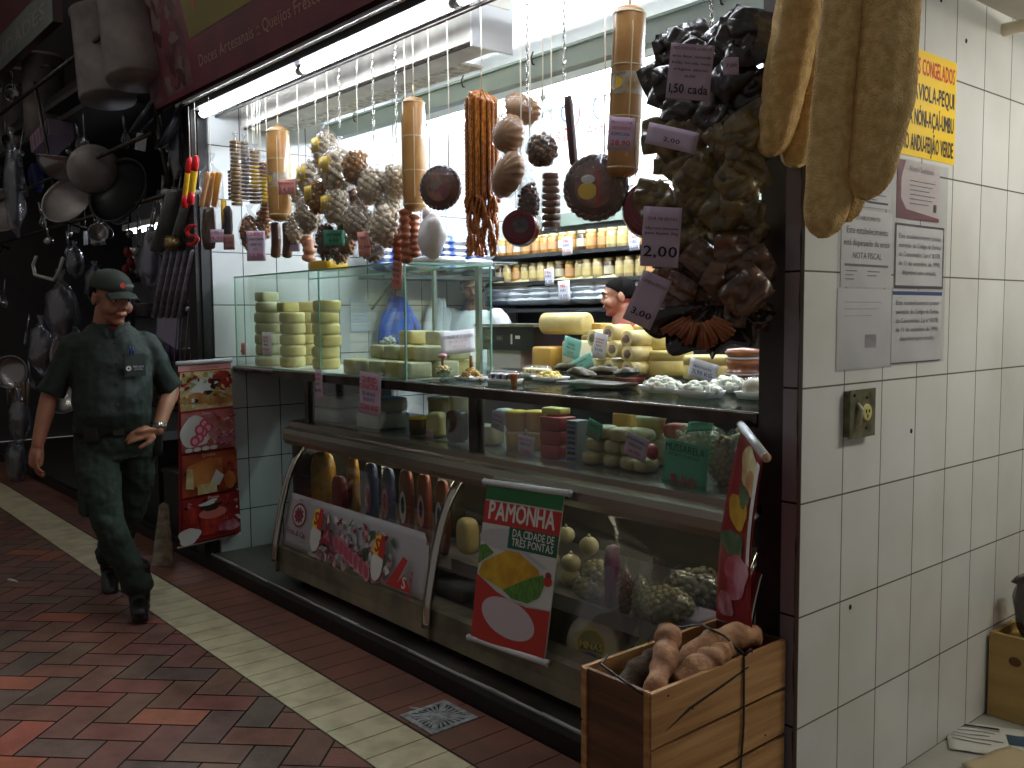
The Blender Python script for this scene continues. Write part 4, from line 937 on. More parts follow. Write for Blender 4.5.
# rounds on the case floor
def round_on_edge(px, py, r, th, Y, m, lab, art=True):
    c = V((P(px, py, Y).x, Y, .162+r)); t = thing('round_cheese', lab, 'cheese', c); R_ = rot('Z', 12)@rot('X', 90-8)
    b = MB(); b.lathe(puck(r, th, .012), 36, c, R_, cap=False); b.obj('wheel', m, t)
    if art:
        n = R_@V((0, 0, 1)); a = Art(plane(c+n*(th+.0005), R_@V((1,0,0)), R_@V((0,1,0)))); a.h = .0005
        a.disc(0, 0, r*.55, r*.55, YEL, 26); a.disc(0, 0, r*.5, r*.5, mat('label_olive', (150, 144, 50), .5), 26); a.rect(-r*.42, -r*.15, r*.42, r*.1, GRN); a.text('MINAS', r*.3, 0, -r*.1, YEL, bold=.02)
        a.disc(0, -r*.3, r*.25, r*.1, BLU); a.done('label_print', t)
    return t
round_on_edge(604, 640, .115, .09, 2.42, CW, 'cheese wheel standing on edge with yellow label at the case bottom')
round_on_edge(668, 655, .10, .09, 2.52, CS, 'cheese wheel standing on edge half hidden behind the crate', False)
pack(695, 612, 680, 40, 2.42, mat('box_lilac', (150, 142, 168), .5), 'pale lilac carton at the case bottom behind the crate', .12, .14, z0=.162)
pack(452, 470, 525, 26, 2.60, mat('dim_green_pack', (66, 62, 46), .5, var=.3), 'dark olive packet beside the chrome rib', .4, .1, z0=S2)
pack(468, 518, 572, 24, 2.46, CC, 'cream coloured bag beside the PAMONHA banner', .6, .08, z0=S2)
for i, (zz, m_) in enumerate(((0, .0), (.075, 0))): cake('white_tray', V((P(462, 600, 2.45).x, 2.45, .162+zz)), (.2, .16, .07), mat('tray_dull', (120, 118, 112), .5), 'dull white tray at the case bottom beside the chrome rib, %s one' % ('lower', 'upper')[i], 'tray', None, 0, .2)
# --- back shelves
sh = thing('shelf_unit', 'grey wall shelving behind the vendor holding jars and bags', 'shelf', (-3.6, 4.45, .07))
b = MB(); b.box(XW+.02, 4.585, .07, -1.55, 4.61, 2.16); b.obj('back_panel', mat('shelf_back', (74, 80, 76), .6, var=.2, vs=3), sh)
for z in (1.545, 1.735, 1.925, 1.1):
    b = MB(); b.box(XW+.05, 4.25, z-.025, -1.6, 4.584, z); b.obj('board', mat('shelf_board', (44, 46, 46), .5), sh)
b = MB(); b.box(XW+.02, 4.54, 2.13, -1.55, 4.584, 2.22); b.obj('top_rail', mat('rail_grey', (120, 132, 122), .5), sh)
HON = mat('jar_honey', (196, 150, 76), .25, col2=(160, 110, 50), vs=12, coat=.6); DUL = mat('jar_beige', (196, 176, 130), .3, var=.15, coat=.5); DKJ = mat('jar_dark', (70, 46, 30), .3, coat=.6); LIDG = mat('jar_lid_gold', (200, 180, 120), .35, .6)
def jar(m, lab, r=.038, h=.13, label_m=None):
    t = thing('glass_jar', lab, 'jar', (0, 0, 0)); b = MB(); b.lathe([(0, 0), (r*.95, 0), (r, .01), (r, h*.78), (r*.8, h*.86), (0, h*.86)], 16, cap=False); b.obj('jar', m, t)
    b = MB(); b.lathe([(r*.86, h*.86), (r*.88, h), (0, h)], 16, cap=False); b.obj('lid', LIDG, t)
    b = MB(); b.lathe([(r*1.01, h*.2), (r*1.01, h*.6)], 16, cap=False); b.obj('label', label_m or WHT, t); return t
protos = [jar(HON, 'a', label_m=mat('lab_orange', (206, 160, 110), .6)), jar(DUL, 'a', label_m=CC), jar(DKJ, 'a', label_m=mat('lab_cream', (206, 200, 170), .6)), jar(HON, 'a', label_m=WHT)]
used = set(); rs = random.Random(77)
for zz, lab, grp in ((1.925, 'glass jar of honey or preserves on the upper shelf behind the vendor', 'jars on the upper shelf'), (1.735, 'glass jar of pale sweets on the lower jar shelf above the white bags', 'jars on the lower shelf')):
    x = XW+.14 if zz < 1.8 else -5.18
    while x < -2.0:
        k = rs.choice([0, 0, 3, 2, 1] if zz > 1.8 else [1, 1, 1, 0, 2]); p = protos[k]
        loc = V((x, 4.31+rs.uniform(0, .02), zz))
        if k in used: o = dup(p, loc, rs.uniform(-.3, .3), lab, grp)
        else: used.add(k); p.location = loc; p['label'] = lab; p['group'] = grp
        x += rs.choice([.085, .09, .095])
BW = mat('bag_white', (206, 214, 220), .35, bump=.3, bs=20); BW2 = mat('bag_cream', (206, 200, 160), .4); BB = mat('bag_bluewhite', (50, 84, 170), .4, col2=(214, 220, 230), vs=9, lo=.45, hi=.55)
def sack(m, seed, w=.26, l=.2, th=.07): return pillow(w, l, th, seed, .06).obj('flour_bag', m)
pr_ = [sack(BW, 1), sack(BW, 2), sack(BW2, 3), sack(BB, 4)]; u2 = set()
def putsack(k, loc, rz, lab, grp, R_=None):
    p = pr_[k]
    if k in u2: p = p.copy(); COL.objects.link(p)
    u2.add(k); p.location = loc; p.rotation_euler = (0, 0, rz); tag(p, lab, 'bag', grp)
for col_ in range(8):
    for lv in range(4 if col_ not in (2, 6) else 3):
        x = -5.2+col_*.22; k = 2 if (lv == 3) else rs.choice([0, 1])
        if col_ == 6 and lv == 2: k = 3
        putsack(k, V((x+rs.uniform(-.02, .02), 4.36, 1.545+.022+lv*.038)), rs.uniform(-.12, .12), 'white bag of flour in the low piles on the shelf under the jars', 'flour bags on the lowest shelf')
ls = thing('side_shelf', 'grey side shelf of blue and white bags on the tiled wall', 'shelf', (XW+.17, 4.0, 1.75))
b = MB(); b.box(XW+.003, 3.2, 1.745, XW+.32, 4.2, 1.77); b.obj('board', MC['shelf_board'], ls)
for k in (0, 1):
    b = MB(); b.tube([(XW+.003, 3.3+.8*k, 1.55), (XW+.3, 3.3+.8*k, 1.74)], .01, 6); b.obj('bracket', STD, ls)
for cl in range(4):
    for lv in range(5):
        putsack(3 if lv > 1 else (0 if cl % 2 else 3), V((XW+.17, 3.33+cl*.24, 1.77+.024+lv*.044)), 1.57+rs.uniform(-.1, .1), 'blue and white bag stacked on the side shelf by the tiled wall', 'bags on the side shelf')
for px, py, Y, w, lab in ((567, 246, 4.2, .07, 'white price card with red writing between the upper jars'), (549, 277, 4.2, .065, 'white price card before the lower row of jars'), (564, 291, 4.2, .08, 'bluish price card above the white flour bags'), (634, 242, 4.2, .06, 'small blue price card at the jars beside the lilac 2,00 tag')):
    price_tag(P(px, py, Y), w*1.4, w*1.7, [('MEL', .03, .025, RED), ('PURO', .024, -.005, BLU), ('12,00', .026, -.04, RED if 'red' in lab else BLU)], WHP, 'F', 3, 0, lab)
# jackets on hooks of the tiled side wall
def jacket(Y, z, m, lab, w=.3, h=.5, name='hanging_jacket'):
    t = thing(name, lab, 'jacket', (XW+.06, Y, z-h)); b = MB()
    def fn(u, v):
        yy = (u-.5)*w*(.35+.65*min(1, v*3))*(1+.1*v); d = .05+.03*math.sin(u*19+v*2)*(.3+.7*v)+.05*math.sin(PI*u)
        return V((XW+.01+d, Y+yy, z-v*h+.02*math.sin(u*9)*v))
    b.grid(fn, 24, 14, .012); b.obj('cloth', m, t)
    b = MB()
    for s_ in (-1, 1): b.tube([V((XW+.07, Y+s_*w*.2, z-.08)), V((XW+.09, Y+s_*w*.42, z-.2)), V((XW+.08, Y+s_*w*.5, z-h*.9))], [.05, .05, .035], 10, 0, True, True, .6)
    b.obj('sleeve', m, t)
    b = MB(); b.tube([V((XW, Y, z-.01)), V((XW+.05, Y, z-.015)), V((XW+.055, Y, z+.01))], .005, 6); b.obj('hook', STD, t)
jacket(3.47, 1.63, mat('cloth_blue', (28, 92, 206), .8, var=.3, vs=5), 'bright blue jacket hanging on the tiled wall behind the showcase', .30, .52)
jacket(3.80, 1.62, mat('cloth_white', (214, 222, 226), .8, var=.15, vs=6), 'white apron hanging between the blue garments', .22, .5, 'hanging_apron')
jacket(4.12, 1.64, mat('cloth_navy', (44, 88, 160), .8), 'darker blue jacket hanging behind the man in white', .28, .45)
t = thing('wall_notice', 'pale blue paper notice hanging beside the bright blue jacket', 'notice', (XW+.01, 3.2, 1.4))
b = MB(); b.box(XW+.002, 3.13, 1.40, XW+.008, 3.27, 1.62); b.obj('sheet', mat('paper_blueish', (176, 196, 216), .7), t)
a = Art(plane((XW+.008, 3.2, 1.51), (0,1,0), (0,0,1)))
for k in range(8): a.rect(-.055, .08-k*.022, .055-.02*(k % 3), .085-k*.022, MC['print_grey'])
a.done('print', t)
# illuminated style shop sign on the upper back wall
t = thing('wall_sign', 'white shop sign with red and blue lettering high on the back wall', 'sign', (-4.6, 4.6, 2.3))
b = MB(); b.box(-4.95, 4.60, 2.36, -3.1, 4.618, 2.9); b.obj('board', mat('sign_white', (232, 234, 236), .4), t)
s0 = P(590, 118, 4.598); a = Art(plane(s0, (1,0,0), (0,0,1)))
a.text('Santo Antônio', .11, -.0, -.12, RED, 'C', .012)
def arc(cx, cy, r, a0, a1, w, m):
    pts = [(cx+(r+w)*math.cos(a0+(a1-a0)*k/10), cy+(r+w)*math.sin(a0+(a1-a0)*k/10)) for k in range(11)]+[(cx+r*math.cos(a1+(a0-a1)*k/10), cy+r*math.sin(a1+(a0-a1)*k/10)) for k in range(11)]
    for k in range(10): a.poly([pts[k], pts[k+1], pts[20-k], pts[21-k]] if False else [pts[k], pts[k+1], pts[21-k-1], pts[21-k]], m)
arc(-.2, .05, .09, -2.2, .4, .018, RED); arc(-.22, .08, .06, 1, 4.5, .016, BLU); arc(.12, .06, .08, 1, 4.4, .016, BLU); arc(.2, .0, .09, -1.6, 1.2, .018, RED)
a.done('print', t)
# ================================================================ SIGN, RAILS, HANGING GOODS
YR = 2.25
ZR = P(340, 64, YR).z
def sx(px, Y): return P(px, 50, Y).x
# sign board over the opening, leaning out
t = thing('shop_sign', 'maroon and olive food sign board over the stall opening', 'sign', (-3.5, 2.0, 2.78))
zb = P(300, 40, 2.02).z
o_ = V((-5.68, 2.03, zb)); up = V((0, -.13, .99)).normalized()
b = MB(); b.prism([(0, 0), (0, .9), (-.03, .9), (-.03, 0)], (-5.68, 2.03, zb), up.cross(V((1,0,0))).normalized()*-1 if False else V((0, -1, 0)), up, V((4.4, 0, 0))); b.obj('board', mat('sign_back', (60, 24, 34), .6), t)
f0 = plane(o_+V((0, 0, 0)), (1,0,0), up)
f = lambda a, b_, h: f0(a, b_, h+.0305) if False else f0(a, b_, h+.004)
SM = mat('sign_maroon', (112, 28, 50), .5, var=.2, vs=3); SO = mat('sign_olive', (132, 116, 36), .55, var=.15, vs=2); SF = mat('sign_flowers', (120, 82, 84), .55, col2=(78, 30, 42), vs=9)
a = Art(f); a.h = .03
a.rect(0, 0, 4.4, .9, SM)
a.poly([(0,.02),(.0,.88),(.50,.88),(.60,.45),(.66,.04)], SF)
rs = random.Random(6)
for k in range(40): a.disc(rs.uniform(.06, .55), rs.uniform(.08, .8), rs.uniform(.03, .07), rs.uniform(.03, .08), rs.choice([mat('sign_rose', (112, 50, 60), .6), mat('sign_pale', (116, 96, 92), .6), mat('sign_dk', (70, 26, 36), .6)]), 12, rs.uniform(0, 3), .2)
a.poly([(.56,.9),(.70,.26),(4.4,.26),(4.4,.9)], SO)
a.poly([(.80,.36),(.73,.9),(1.02,.9)], RDP); a.poly([(.81,.44),(.78,.8),(.93,.8)], SO); a.disc(.84, .62, .03, .09, WHT, 14)
a.text('Doces Artesanais :: Queijos Frescos :: Gorgonzola :: Minas Frescal :: Mussarela :: Provolone', .085, .78, .10, mat('sign_text', (160, 120, 110), .5), 'L', .006, w=3.45)
a.done('print', t)
b = MB(); b.box(-5.69, 2.0, zb-.02, -5.66, 2.05, zb+.9); b.obj('side_frame', STD, t)
zt = P(300, 49, 2.07).z
b = MB(); b.box(-5.42, 2.035, zt-.012, -1.3, 2.065, zt+.004); b.obj('soffit_strip', mat('strip_white', (225, 226, 226), .3), t)
# shutter box behind the tube, with slats, and beams
t = thing('shutter_box', 'white steel shutter box above the hanging goods', 'shutter box', (-4.2, 2.5, 2.7))
xe = sx(474, 2.4)
z1 = P(441, 19, 2.4).z; z2 = P(454, 47, 2.4).z; z3 = P(457, 63, 2.6).z
BXM = mat('box_cream', (236, 232, 218), .5, .1, var=.15, vs=6); DRKM = mat('gap_dark', (40, 36, 34), .8)
b = MB(); b.box(XW+.02, 2.40, z2, xe, 2.58, z1); b.obj('housing', BXM, t)
b = MB(); b.box(XW+.02, 2.42, z1+.012, xe+.02, 2.58, z1+.16); b.obj('upper_slat', BXM, t)
b = MB(); b.box(XW+.02, 2.405, z1, xe, 2.5, z1+.012); b.obj('seam', DRKM, t)
b = MB(); b.box(XW+.02, 2.60, z3, sx(457, 2.6), 2.75, z2+.03); b.obj('lower_slat', mat('slat_rough', (230, 226, 208), .6, var=.3, vs=25, bump=.3), t)
b = MB(); b.tube([(XW+.02, 2.42, z2-.006), (xe, 2.42, z2-.006)], .006, 6); b.obj('rod', DRKM, t)
b = MB(); b.box(xe, 2.38, z2-.03, xe+.012, 2.6, z1+.17); b.obj('end_plate', mat('plate_white', (230, 232, 230), .3), t)
t = thing('cross_beam', 'grey green beam across the stall under the ceiling', 'beam', (-3.3, 3.0, 2.66))
zc = P(460, 83, 3.0).z
b = MB(); b.box(XW+.01, 3.0, zc-.09, XR-.07, 3.06, zc+.0); b.obj('beam', mat('beam_grey', (150, 162, 152), .5), t)
b = MB(); b.box(XW+.01, 2.985, zc, XR-.07, 3.05, zc+.012); b.obj('glass_strip', mat('strip_greyglass', (150, 168, 158), .2), t)
rs = random.Random(2)
for k in range(7):
    x = -5.0+k*.55; b = MB(); b.tube([(x, 2.99, zc+.03), (x, 2.975, zc), (x, 2.985, zc-.03), (x, 2.995, zc-.03)], .004, 6); b.obj('clip', STD, t)
b = MB(); b.tube([(XW, YR, ZR), (XR-.07, YR, ZR)], .009, 8); b.tube([(XW, YR+.17, ZR+.02), (XR-.07, YR+.17, ZR+.02)], .005, 6) if False else None
tag(b.obj('hanging_rail', STD), 'thin steel rail from which the sausages and bags hang', 'rail')
def gm(px, yt, yb, w, Y=YR):
    p = P(px, (yt+yb)/2, Y); k = ppm(p); return V((p.x, Y, (P(px, yt, Y).z+P(px, yb, Y).z)/2)), (P(px, yt, Y).z-P(px, yb, Y).z)/2, w/k/2
usedp = []
def hanger(x, z, kind, what, Y=YR):
    what = ' '.join(what.split()[:11])
    """chain, hook or string from the rail down to z"""
    top = V((x, Y, ZR)); b = MB()
    if kind == 'chain':
        t = thing('chain', 'thin steel chain holding '+what, 'chain', (x, Y, z))
        hk = [V((x, Y, ZR+.011)), V((x+.008, Y, ZR+.004)), V((x+.008, Y, ZR-.03)), V((x, Y, ZR-.045)), V((x-.006, Y, ZR-.035))]
        b.tube(hk, .0022, 6); b.obj('hook', CH, t); b = MB(); b.chain((x, Y, ZR-.045), (x, Y, z), .0085, .0019); b.obj('links', CH, t)
    elif kind == 'string':
        b.tube([top+V((0, 0, .008)), V((x+.004, Y, (ZR+z)/2)), V((x, Y, z))], .0026, 6); tag(b.obj('string', mat('string', (226, 220, 200), .8)), 'pale string holding '+what, 'string')
    else:
        zz = max(z, ZR-.14)
        p = [V((x-.010, Y, ZR-.01)), V((x, Y, ZR+.011)), V((x+.010, Y, ZR-.008)), V((x+.002, Y, (ZR+zz)/2)), V((x-.010, Y, zz+.02)), V((x, Y, zz)), V((x+.01, Y, zz+.018))]
        t = thing('hook', 'bent steel hook holding '+what, 'hook', (x, Y, zz)); b.tube(p, .0024, 6); b.obj('wire', mat('hook_bright', (210, 210, 206), .3, .6), t)
        if zz > z+.01: b = MB(); b.tube([V((x, Y, zz+.002)), V((x, Y, z))], .0022, 6); b.obj('cord', mat('string', (0,0,0)), t)
def provolone(px, yt, yb, w, m, lab, what, Y=YR, tilt=0, label=None):
    c, hh, r = gm(px, yt, yb, w, Y); c.x += 0
    z0, z1_ = c.z-hh, c.z+hh; t = thing('hanging_provolone', lab, 'cheese', (c.x, Y, z0))
    Rt = rot('Y', tilt); top = V((c.x, Y, z1_))
    tr = lambda r_, z: (r_, z-z1_)
    b = MB(); pr = [(0, z0)]+[(r*math.sin(k*PI/12), z0+r*.55*(1-math.cos(k*PI/12))) for k in range(1, 7)]+[(r*1.02, (z0+z1_)/2)]+[(r*math.sin(PI/2-k*PI/12), z1_-r*.5*(1-math.sin(k*PI/12)) if False else z1_-r*.5+r*.5*math.sin(k*PI/12)) for k in range(0, 6)]+[(0, z1_)]
    b.lathe([tr(*q) for q in pr], 24, top, Rt, cap=False); b.obj('cheese', m, t)
    b = MB(); n = 3
    for k in range(n+1):
        z = z0+r*.6+(z1_-z0-r*1.1)*k/n
        b.lathe([(r*1.0, z-z1_-.003), (r*1.06, z-z1_), (r*1.0, z-z1_+.003)], 20, top, Rt, cap=False)
    for a_ in (-2.0, -.6, 1.2, 2.6):
        path = [(r*.2*math.cos(a_), r*.2*math.sin(a_), r*.05), (r*.85*math.cos(a_), r*.85*math.sin(a_), -r*.3)]+[(r*1.04*math.cos(a_), r*1.04*math.sin(a_), -(z1_-z0)*q-r*.1) for q in (.15, .4, .65, .85)]+[(r*.5*math.cos(a_), r*.5*math.sin(a_), -(z1_-z0)-.001)]
        b.tube([top+Rt@V(q) for q in path], .0026, 5)
    b.tube([top, top+V((0, 0, .05))], .004, 6)
    b.obj('rope_net', mat('rope', (206, 190, 150), .8), t)
    if label:
        b = MB(); zl = (z0+z1_)/2-z1_+.05*label; h = .07
        b.lathe([(r*1.035, zl-h/2), (r*1.035, zl+h/2)], 24, top, Rt, cap=False); b.obj('label', mat('prov_label', (196, 186, 176), .5, col2=(150, 120, 60), vs=20), t)
        a = Art(lambda p, q, h_: top+Rt@V((r*(1.05)*math.sin(p/r), -r*1.05*math.cos(p/r), zl+q))); a.disc(0, .0, r*.5, .02, YEL, 14); a.text('PROVOLONE', .012, 0, .022, BLU); a.done('label_print', t)
    hanger(c.x, z1_+.05, 'string', what, Y)
    return t
PRV = mat('provolone_skin', (196, 148, 84), .35, col2=(170, 118, 60), vs=7, coat=.4, sss=.05)
provolone(279, 126, 222, 22, PRV, 'slim roped provolone hanging beside the bags of golden snacks', 'the slim provolone', label=-.6)
provolone(414, 97, 212, 23, PRV, 'roped brown provolone hanging alone before the bright ceiling box', 'the brown provolone', label=None)
provolone(630, 6, 177, 32, mat('provolone_big', (176, 130, 74), .35, col2=(150, 104, 52), vs=6, coat=.4), 'biggest roped provolone hanging beside the herb bags', 'the biggest provolone', tilt=3.5, label=.5)
# bags of snacks
GAR = mat('snack_garlic', (232, 214, 180), .6, var=.2, vs=30); NUTB = mat('snack_brown', (176, 116, 62), .5, var=.35, vs=30); NUTG = mat('snack_gold2', (196, 140, 60), .45, var=.3, vs=30); DAT = mat('snack_date', (110, 70, 42), .4, var=.3, vs=30); YLB = mat('label_yellow', (232, 196, 40), .5); GRY = mat('snack_greytan', (200, 182, 150), .6, var=.25, vs=30)
hb = [  # px, yt, yb, w, contents, name of look, label mat, Y offset, second
 (338, 150, 192, 40, GAR, 'large bag of pale snack rings with yellow card, highest of the beige cluster', YLB, -.02),
 (314, 160, 200, 36, GAR, 'bag of pale snack lumps with yellow card beside the slim provolone', YLB, .03),
 (356, 150, 186, 30, NUTG, 'bag of orange brown pretzel snacks inside the beige cluster', None, -.05),
 (337, 190, 224, 34, GAR, 'bag of pale lumps with yellow label in the middle of the beige cluster', YLB, -.04),
 (308, 198, 232, 30, GRY, 'bag of greyish snacks below the bag beside the slim provolone', None, .0),
 (326, 222, 260, 26, DAT, 'bag of dark brown dates hanging lowest in the beige cluster', None, -.02),
 (346, 220, 256, 24, NUTB, 'bag of brown nuts hanging low beside the dark dates', None, .02),
 (357, 188, 222, 26, NUTB, 'bag of brown nuts between the beige and white clusters', None, .04),
 (372, 168, 204, 34, GAR, 'bag of white popped snacks, upper one toward the roped brown provolone', None, -.02),
 (395, 165, 200, 30, GAR, 'bag of white popped snacks touching the roped brown provolone', None, .03),
 (358, 206, 240, 32, GRY, 'bag of grey tan popped snacks at mid height of the white cluster', None, -.06),
 (385, 206, 246, 36, GAR, 'fullest bag of white popped snacks low in the white cluster', None, -.04),
 (373, 232, 262, 28, GRY, 'small bag of grey tan snacks at the bottom of the white cluster', None, .0),
 (250, 216, 250, 24, NUTB, 'bag of crisp brown snacks below the tall cookie tubes', None, -.02),
 (264, 205, 240, 18, NUTB, 'narrow bag of brown snacks under the yellow labelled tube', None, .04),
 (296, 212, 244, 24, GAR, 'bag of pale crunchy snacks beside the lilac 2,40 card', None, .03),
 (326, 132, 168, 30, GAR, 'bag of pale snack rings at the very top of the beige cluster', YLB, .05),
 (350, 200, 236, 28, GRY, 'bag of greyish lumps behind the brown nuts of the beige cluster', None, .07),
 (388, 186, 222, 30, GAR, 'bag of white popped snacks in the middle of the white cluster', None, .06),
 (318, 180, 214, 28, NUTG, 'bag of golden twists between two pale snack bags', YLB, -.06),
 (302, 176, 208, 26, GAR, 'bag of pale crunchy lumps nearest to the slim provolone', YLB, .06),
 (340, 240, 264, 22, NUTB, 'smallest bag of brown nuts at the bottom of the beige cluster', None, .06),
 (542, 135, 166, 34, mat('snack_walnut', (160, 120, 76), .5, var=.5, vs=30), 'round bag of glazed walnuts hanging by the ridged cheeses', None, -.05),
 (529, 182, 224, 26, DAT, 'bag of dark dates hanging under the ridged cheeses', None, .02),
]
for i, (px, yt, yb, w, m, lab, lm, dy) in enumerate(hb):
    c, hh, r = gm(px, yt, yb, w, YR+dy)
    bagof('snack_bag', lab, 'bag of snacks', c, r*.92, r*.75, hh, 90 if w > 28 else 64, m, r*(.2 if m is not DAT else .17), FILM if m is not GAR else FILM, 40+i, 'hanging bags of snacks', .35, True, None, lm)
for px, z_y, what, kd in ((338, 128, 'the highest beige snack bags', 'chain'), (314, 142, 'the snack bag beside the slim provolone', 'hook'), (356, 132, 'the pretzel snack bag', 'hook'), (372, 146, 'the upper white snack bag', 'chain'), (395, 143, 'the white snack bag beside the brown provolone', 'chain'), (250, 205, 'the crisp brown snacks', 'string'), (264, 190, 'the narrow bag of brown snacks', 'string'), (542, 118, 'the glazed walnuts', 'string'), (529, 160, 'the dark dates', 'string'), (296, 190, 'the pale crunchy snacks', 'string'), (326, 200, 'the dark brown dates', 'string')):
    hanger(sx(px, YR), P(px, z_y, YR).z, kd, what)
# sausages as plaited ropes
def sausage(name, lab, pts, r, m, lump=.25, n=9, cat='sausage', grp=None, seg=26):
    b = MB(); P_ = []; k = len(pts)-1
    for i in range(seg+1):
        s_ = i/seg*k; j = min(int(s_), k-1); q = s_-j; P_.append(V(pts[j]).lerp(V(pts[j+1]), q))
    rr = [r*(1-lump+lump*abs(math.sin(i*PI*n/seg)))*(.4 if i in (0, seg) else 1) for i in range(seg+1)]
    b.tube(P_, rr, 9); return tag(b.obj(name, m), lab, cat, grp)
SAU = mat('sausage_brown', (120, 62, 30), .35, col2=(90, 42, 20), vs=20, coat=.5); SAD = mat('sausage_dark', (78, 48, 26), .35, coat=.5)
for i, (px, lab) in enumerate(((276, 'dark smoked sausage link, first below the slim provolone'), (284, 'dark smoked sausage link, second below the slim provolone'))):
    c, hh, r = gm(px, 222, 258, 10); sausage('smoked_sausage', lab, [c+V((0, .02*i, hh)), c+V((.004, .02*i, 0)), c+V((-.01, .02*i, -hh))], r, SAD, .06, 3)
for i, (px, yt, yb) in enumerate(((398, 212, 262), (406, 208, 264), (414, 214, 258))):
    c, hh, r = gm(px, yt, yb, 14, YR-.03*(i % 2)); sausage('plaited_sausage', 'copper coloured plaited sausage, %s of three above the salmon price card' % ('first', 'second', 'third')[i], [c+V((0, 0, hh)), c, c+V((.006, 0, -hh))], r, mat('sausage_copper', (170, 92, 40), .3, col2=(130, 62, 26), vs=30, coat=.6), .4, 7, 'sausage', 'copper plaited sausages')
hanger(sx(404, YR), P(404, 210, YR).z, 'string', 'the copper plaited sausages')
c, hh, r = gm(308, 238, 262, 10); sausage('pale_sausage', 'knotted pinkish sausage lying on the showcase roof', [c+V((-.02, 0, hh)), c+V((.02, 0, .3*hh)), c+V((.0, 0, -hh))], r*1.4, mat('sausage_pink', (206, 146, 110), .4), .3, 4)
# white sack
c, hh, r = gm(432, 212, 256, 36); b = MB(); b.ball(c+V((0, 0, -.01)), (r*.95, r*.7, hh), rot('Y', 14), 18, 14, .18, 2, 3); b.tube([c+V((-.03, 0, hh*.8)), c+V((-.045, 0, hh*1.25))], [.025, .012], 8)
tag(b.obj('white_sack', mat('sack_white', (248, 252, 248), .5, sss=.5, bump=.3, bs=18)), 'plump white cloth-like bag hanging under the first sausage coil', 'bag'); hanger(sx(428, YR), c.z+hh, 'string', 'the plump white bag')
# coils on discs
def coil(px, py, rp, lab, rim, core, lab2, Y=YR-.04, tilt=0):
    p = P(px, py, Y); r = rp/ppm(p); R_ = rot('Z', 30+tilt)@rot('X', 90)
    t = thing('sausage_coil', lab, 'sausage', p)
    b = MB(); b.lathe([(0, -.018), (r*.9, -.018), (r*.97, 0), (r*.9, .014), (0, .02)], 32, p, R_, cap=False); b.obj('disc', core, t)
    b = MB()
    for ph_ in (0, PI): b.tube([p+R_@V(((r*.91+r*.035*math.cos(13*a_+ph_))*math.cos(a_), (r*.91+r*.035*math.cos(13*a_+ph_))*math.sin(a_), r*.06*math.sin(13*a_+ph_)+.004)) for a_ in [2*PI*k/156 for k in range(157)]], r*.085, 7, 0, False)
    b.obj('plaited_rim', rim, t)
    n = R_@V((0, 0, 1)); a = Art(plane(p+n*.021, R_@V((1,0,0)), R_@V((0,1,0)))); a.h = .001
    a.disc(0, 0, r*.62, r*.62, mat('coil_paper', (150, 96, 70), .5, col2=(96, 50, 36), vs=25), 26)
    if lab2: a.disc(-r*.22, -r*.1, r*.3, r*.26, YEL, 16); a.rect(r*.05, -r*.5, r*.2, r*.5, TOM); a.disc(-r*.2, r*.25, r*.22, r*.14, WHT, 12)
    else: a.disc(-r*.1, r*.1, r*.3, r*.2, mat('coil_grey', (120, 104, 80), .5), 14); a.disc(r*.2, -r*.1, r*.22, r*.25, MAR, 12, .4, .1)
    a.done('print', t)
    b = MB(); b.lathe([(r*1.03, -.02), (r*1.04, .0), (r*.98, .026), (0, .03)], 32, p, R_, cap=False); b.obj('film', FILM, t)
    hanger(p.x, p.z+r, 'string', lab.split(' hanging')[0], Y) if Y == YR else hanger(p.x, p.z+r*.95, 'string', 'the '+lab.split(' hanging')[0], YR)
    return t
coil(441, 188, 22, 'dark round coil of plaited sausage hanging by the honey coloured chain', mat('coil_dark', (70, 42, 28), .4, coat=.5), mat('coil_core', (96, 60, 44), .5), False)
coil(596, 188, 33, 'large brown coil of plaited sausage with a yellow label hanging under the big provolone', mat('coil_brown', (88, 56, 32), .4, coat=.5), MC['coil_core'], True)
# honey coloured chain of beads
t = thing('bead_sausage_curtain', 'tall honey coloured bunch of beaded sausage strings', 'sausage', gm(481, 87, 255, 36)[0])
AMB = mat('amber', (206, 130, 44), .25, col2=(160, 88, 24), vs=60, coat=.8, sss=.1)
c, hh, r = gm(482, 90, 256, 38); rs = random.Random(8)
for k in range(44):
    a_ = 2*PI*k/44*1.0; rr = r*(.92, .8, .55)[k % 3]; x = c.x+rr*math.cos(a_); y = c.y+rr*.8*math.sin(a_); top = c.z+hh*(.95-.12*abs(math.cos(a_))); bot = c.z-hh*(1 if k % 4 == 0 else rs.uniform(.3, 1)); b = MB()
    L_ = top-bot; n = int(L_/.008); path = []; rad = []
    for q in range(n+1):
        z = top-L_*q/n; wv = (1 if z < c.z-hh*.3 else 0)*.01*math.sin(z*40+k); path.append((x+wv, y, z)); rad.append(.005+.0035*(q % 2))
    b.tube([c+V((0, 0, hh))]+path, [.003]+rad, 6); b.obj('string', AMB, t)
hanger(c.x, c.z+hh, 'string', 'the honey coloured beads')
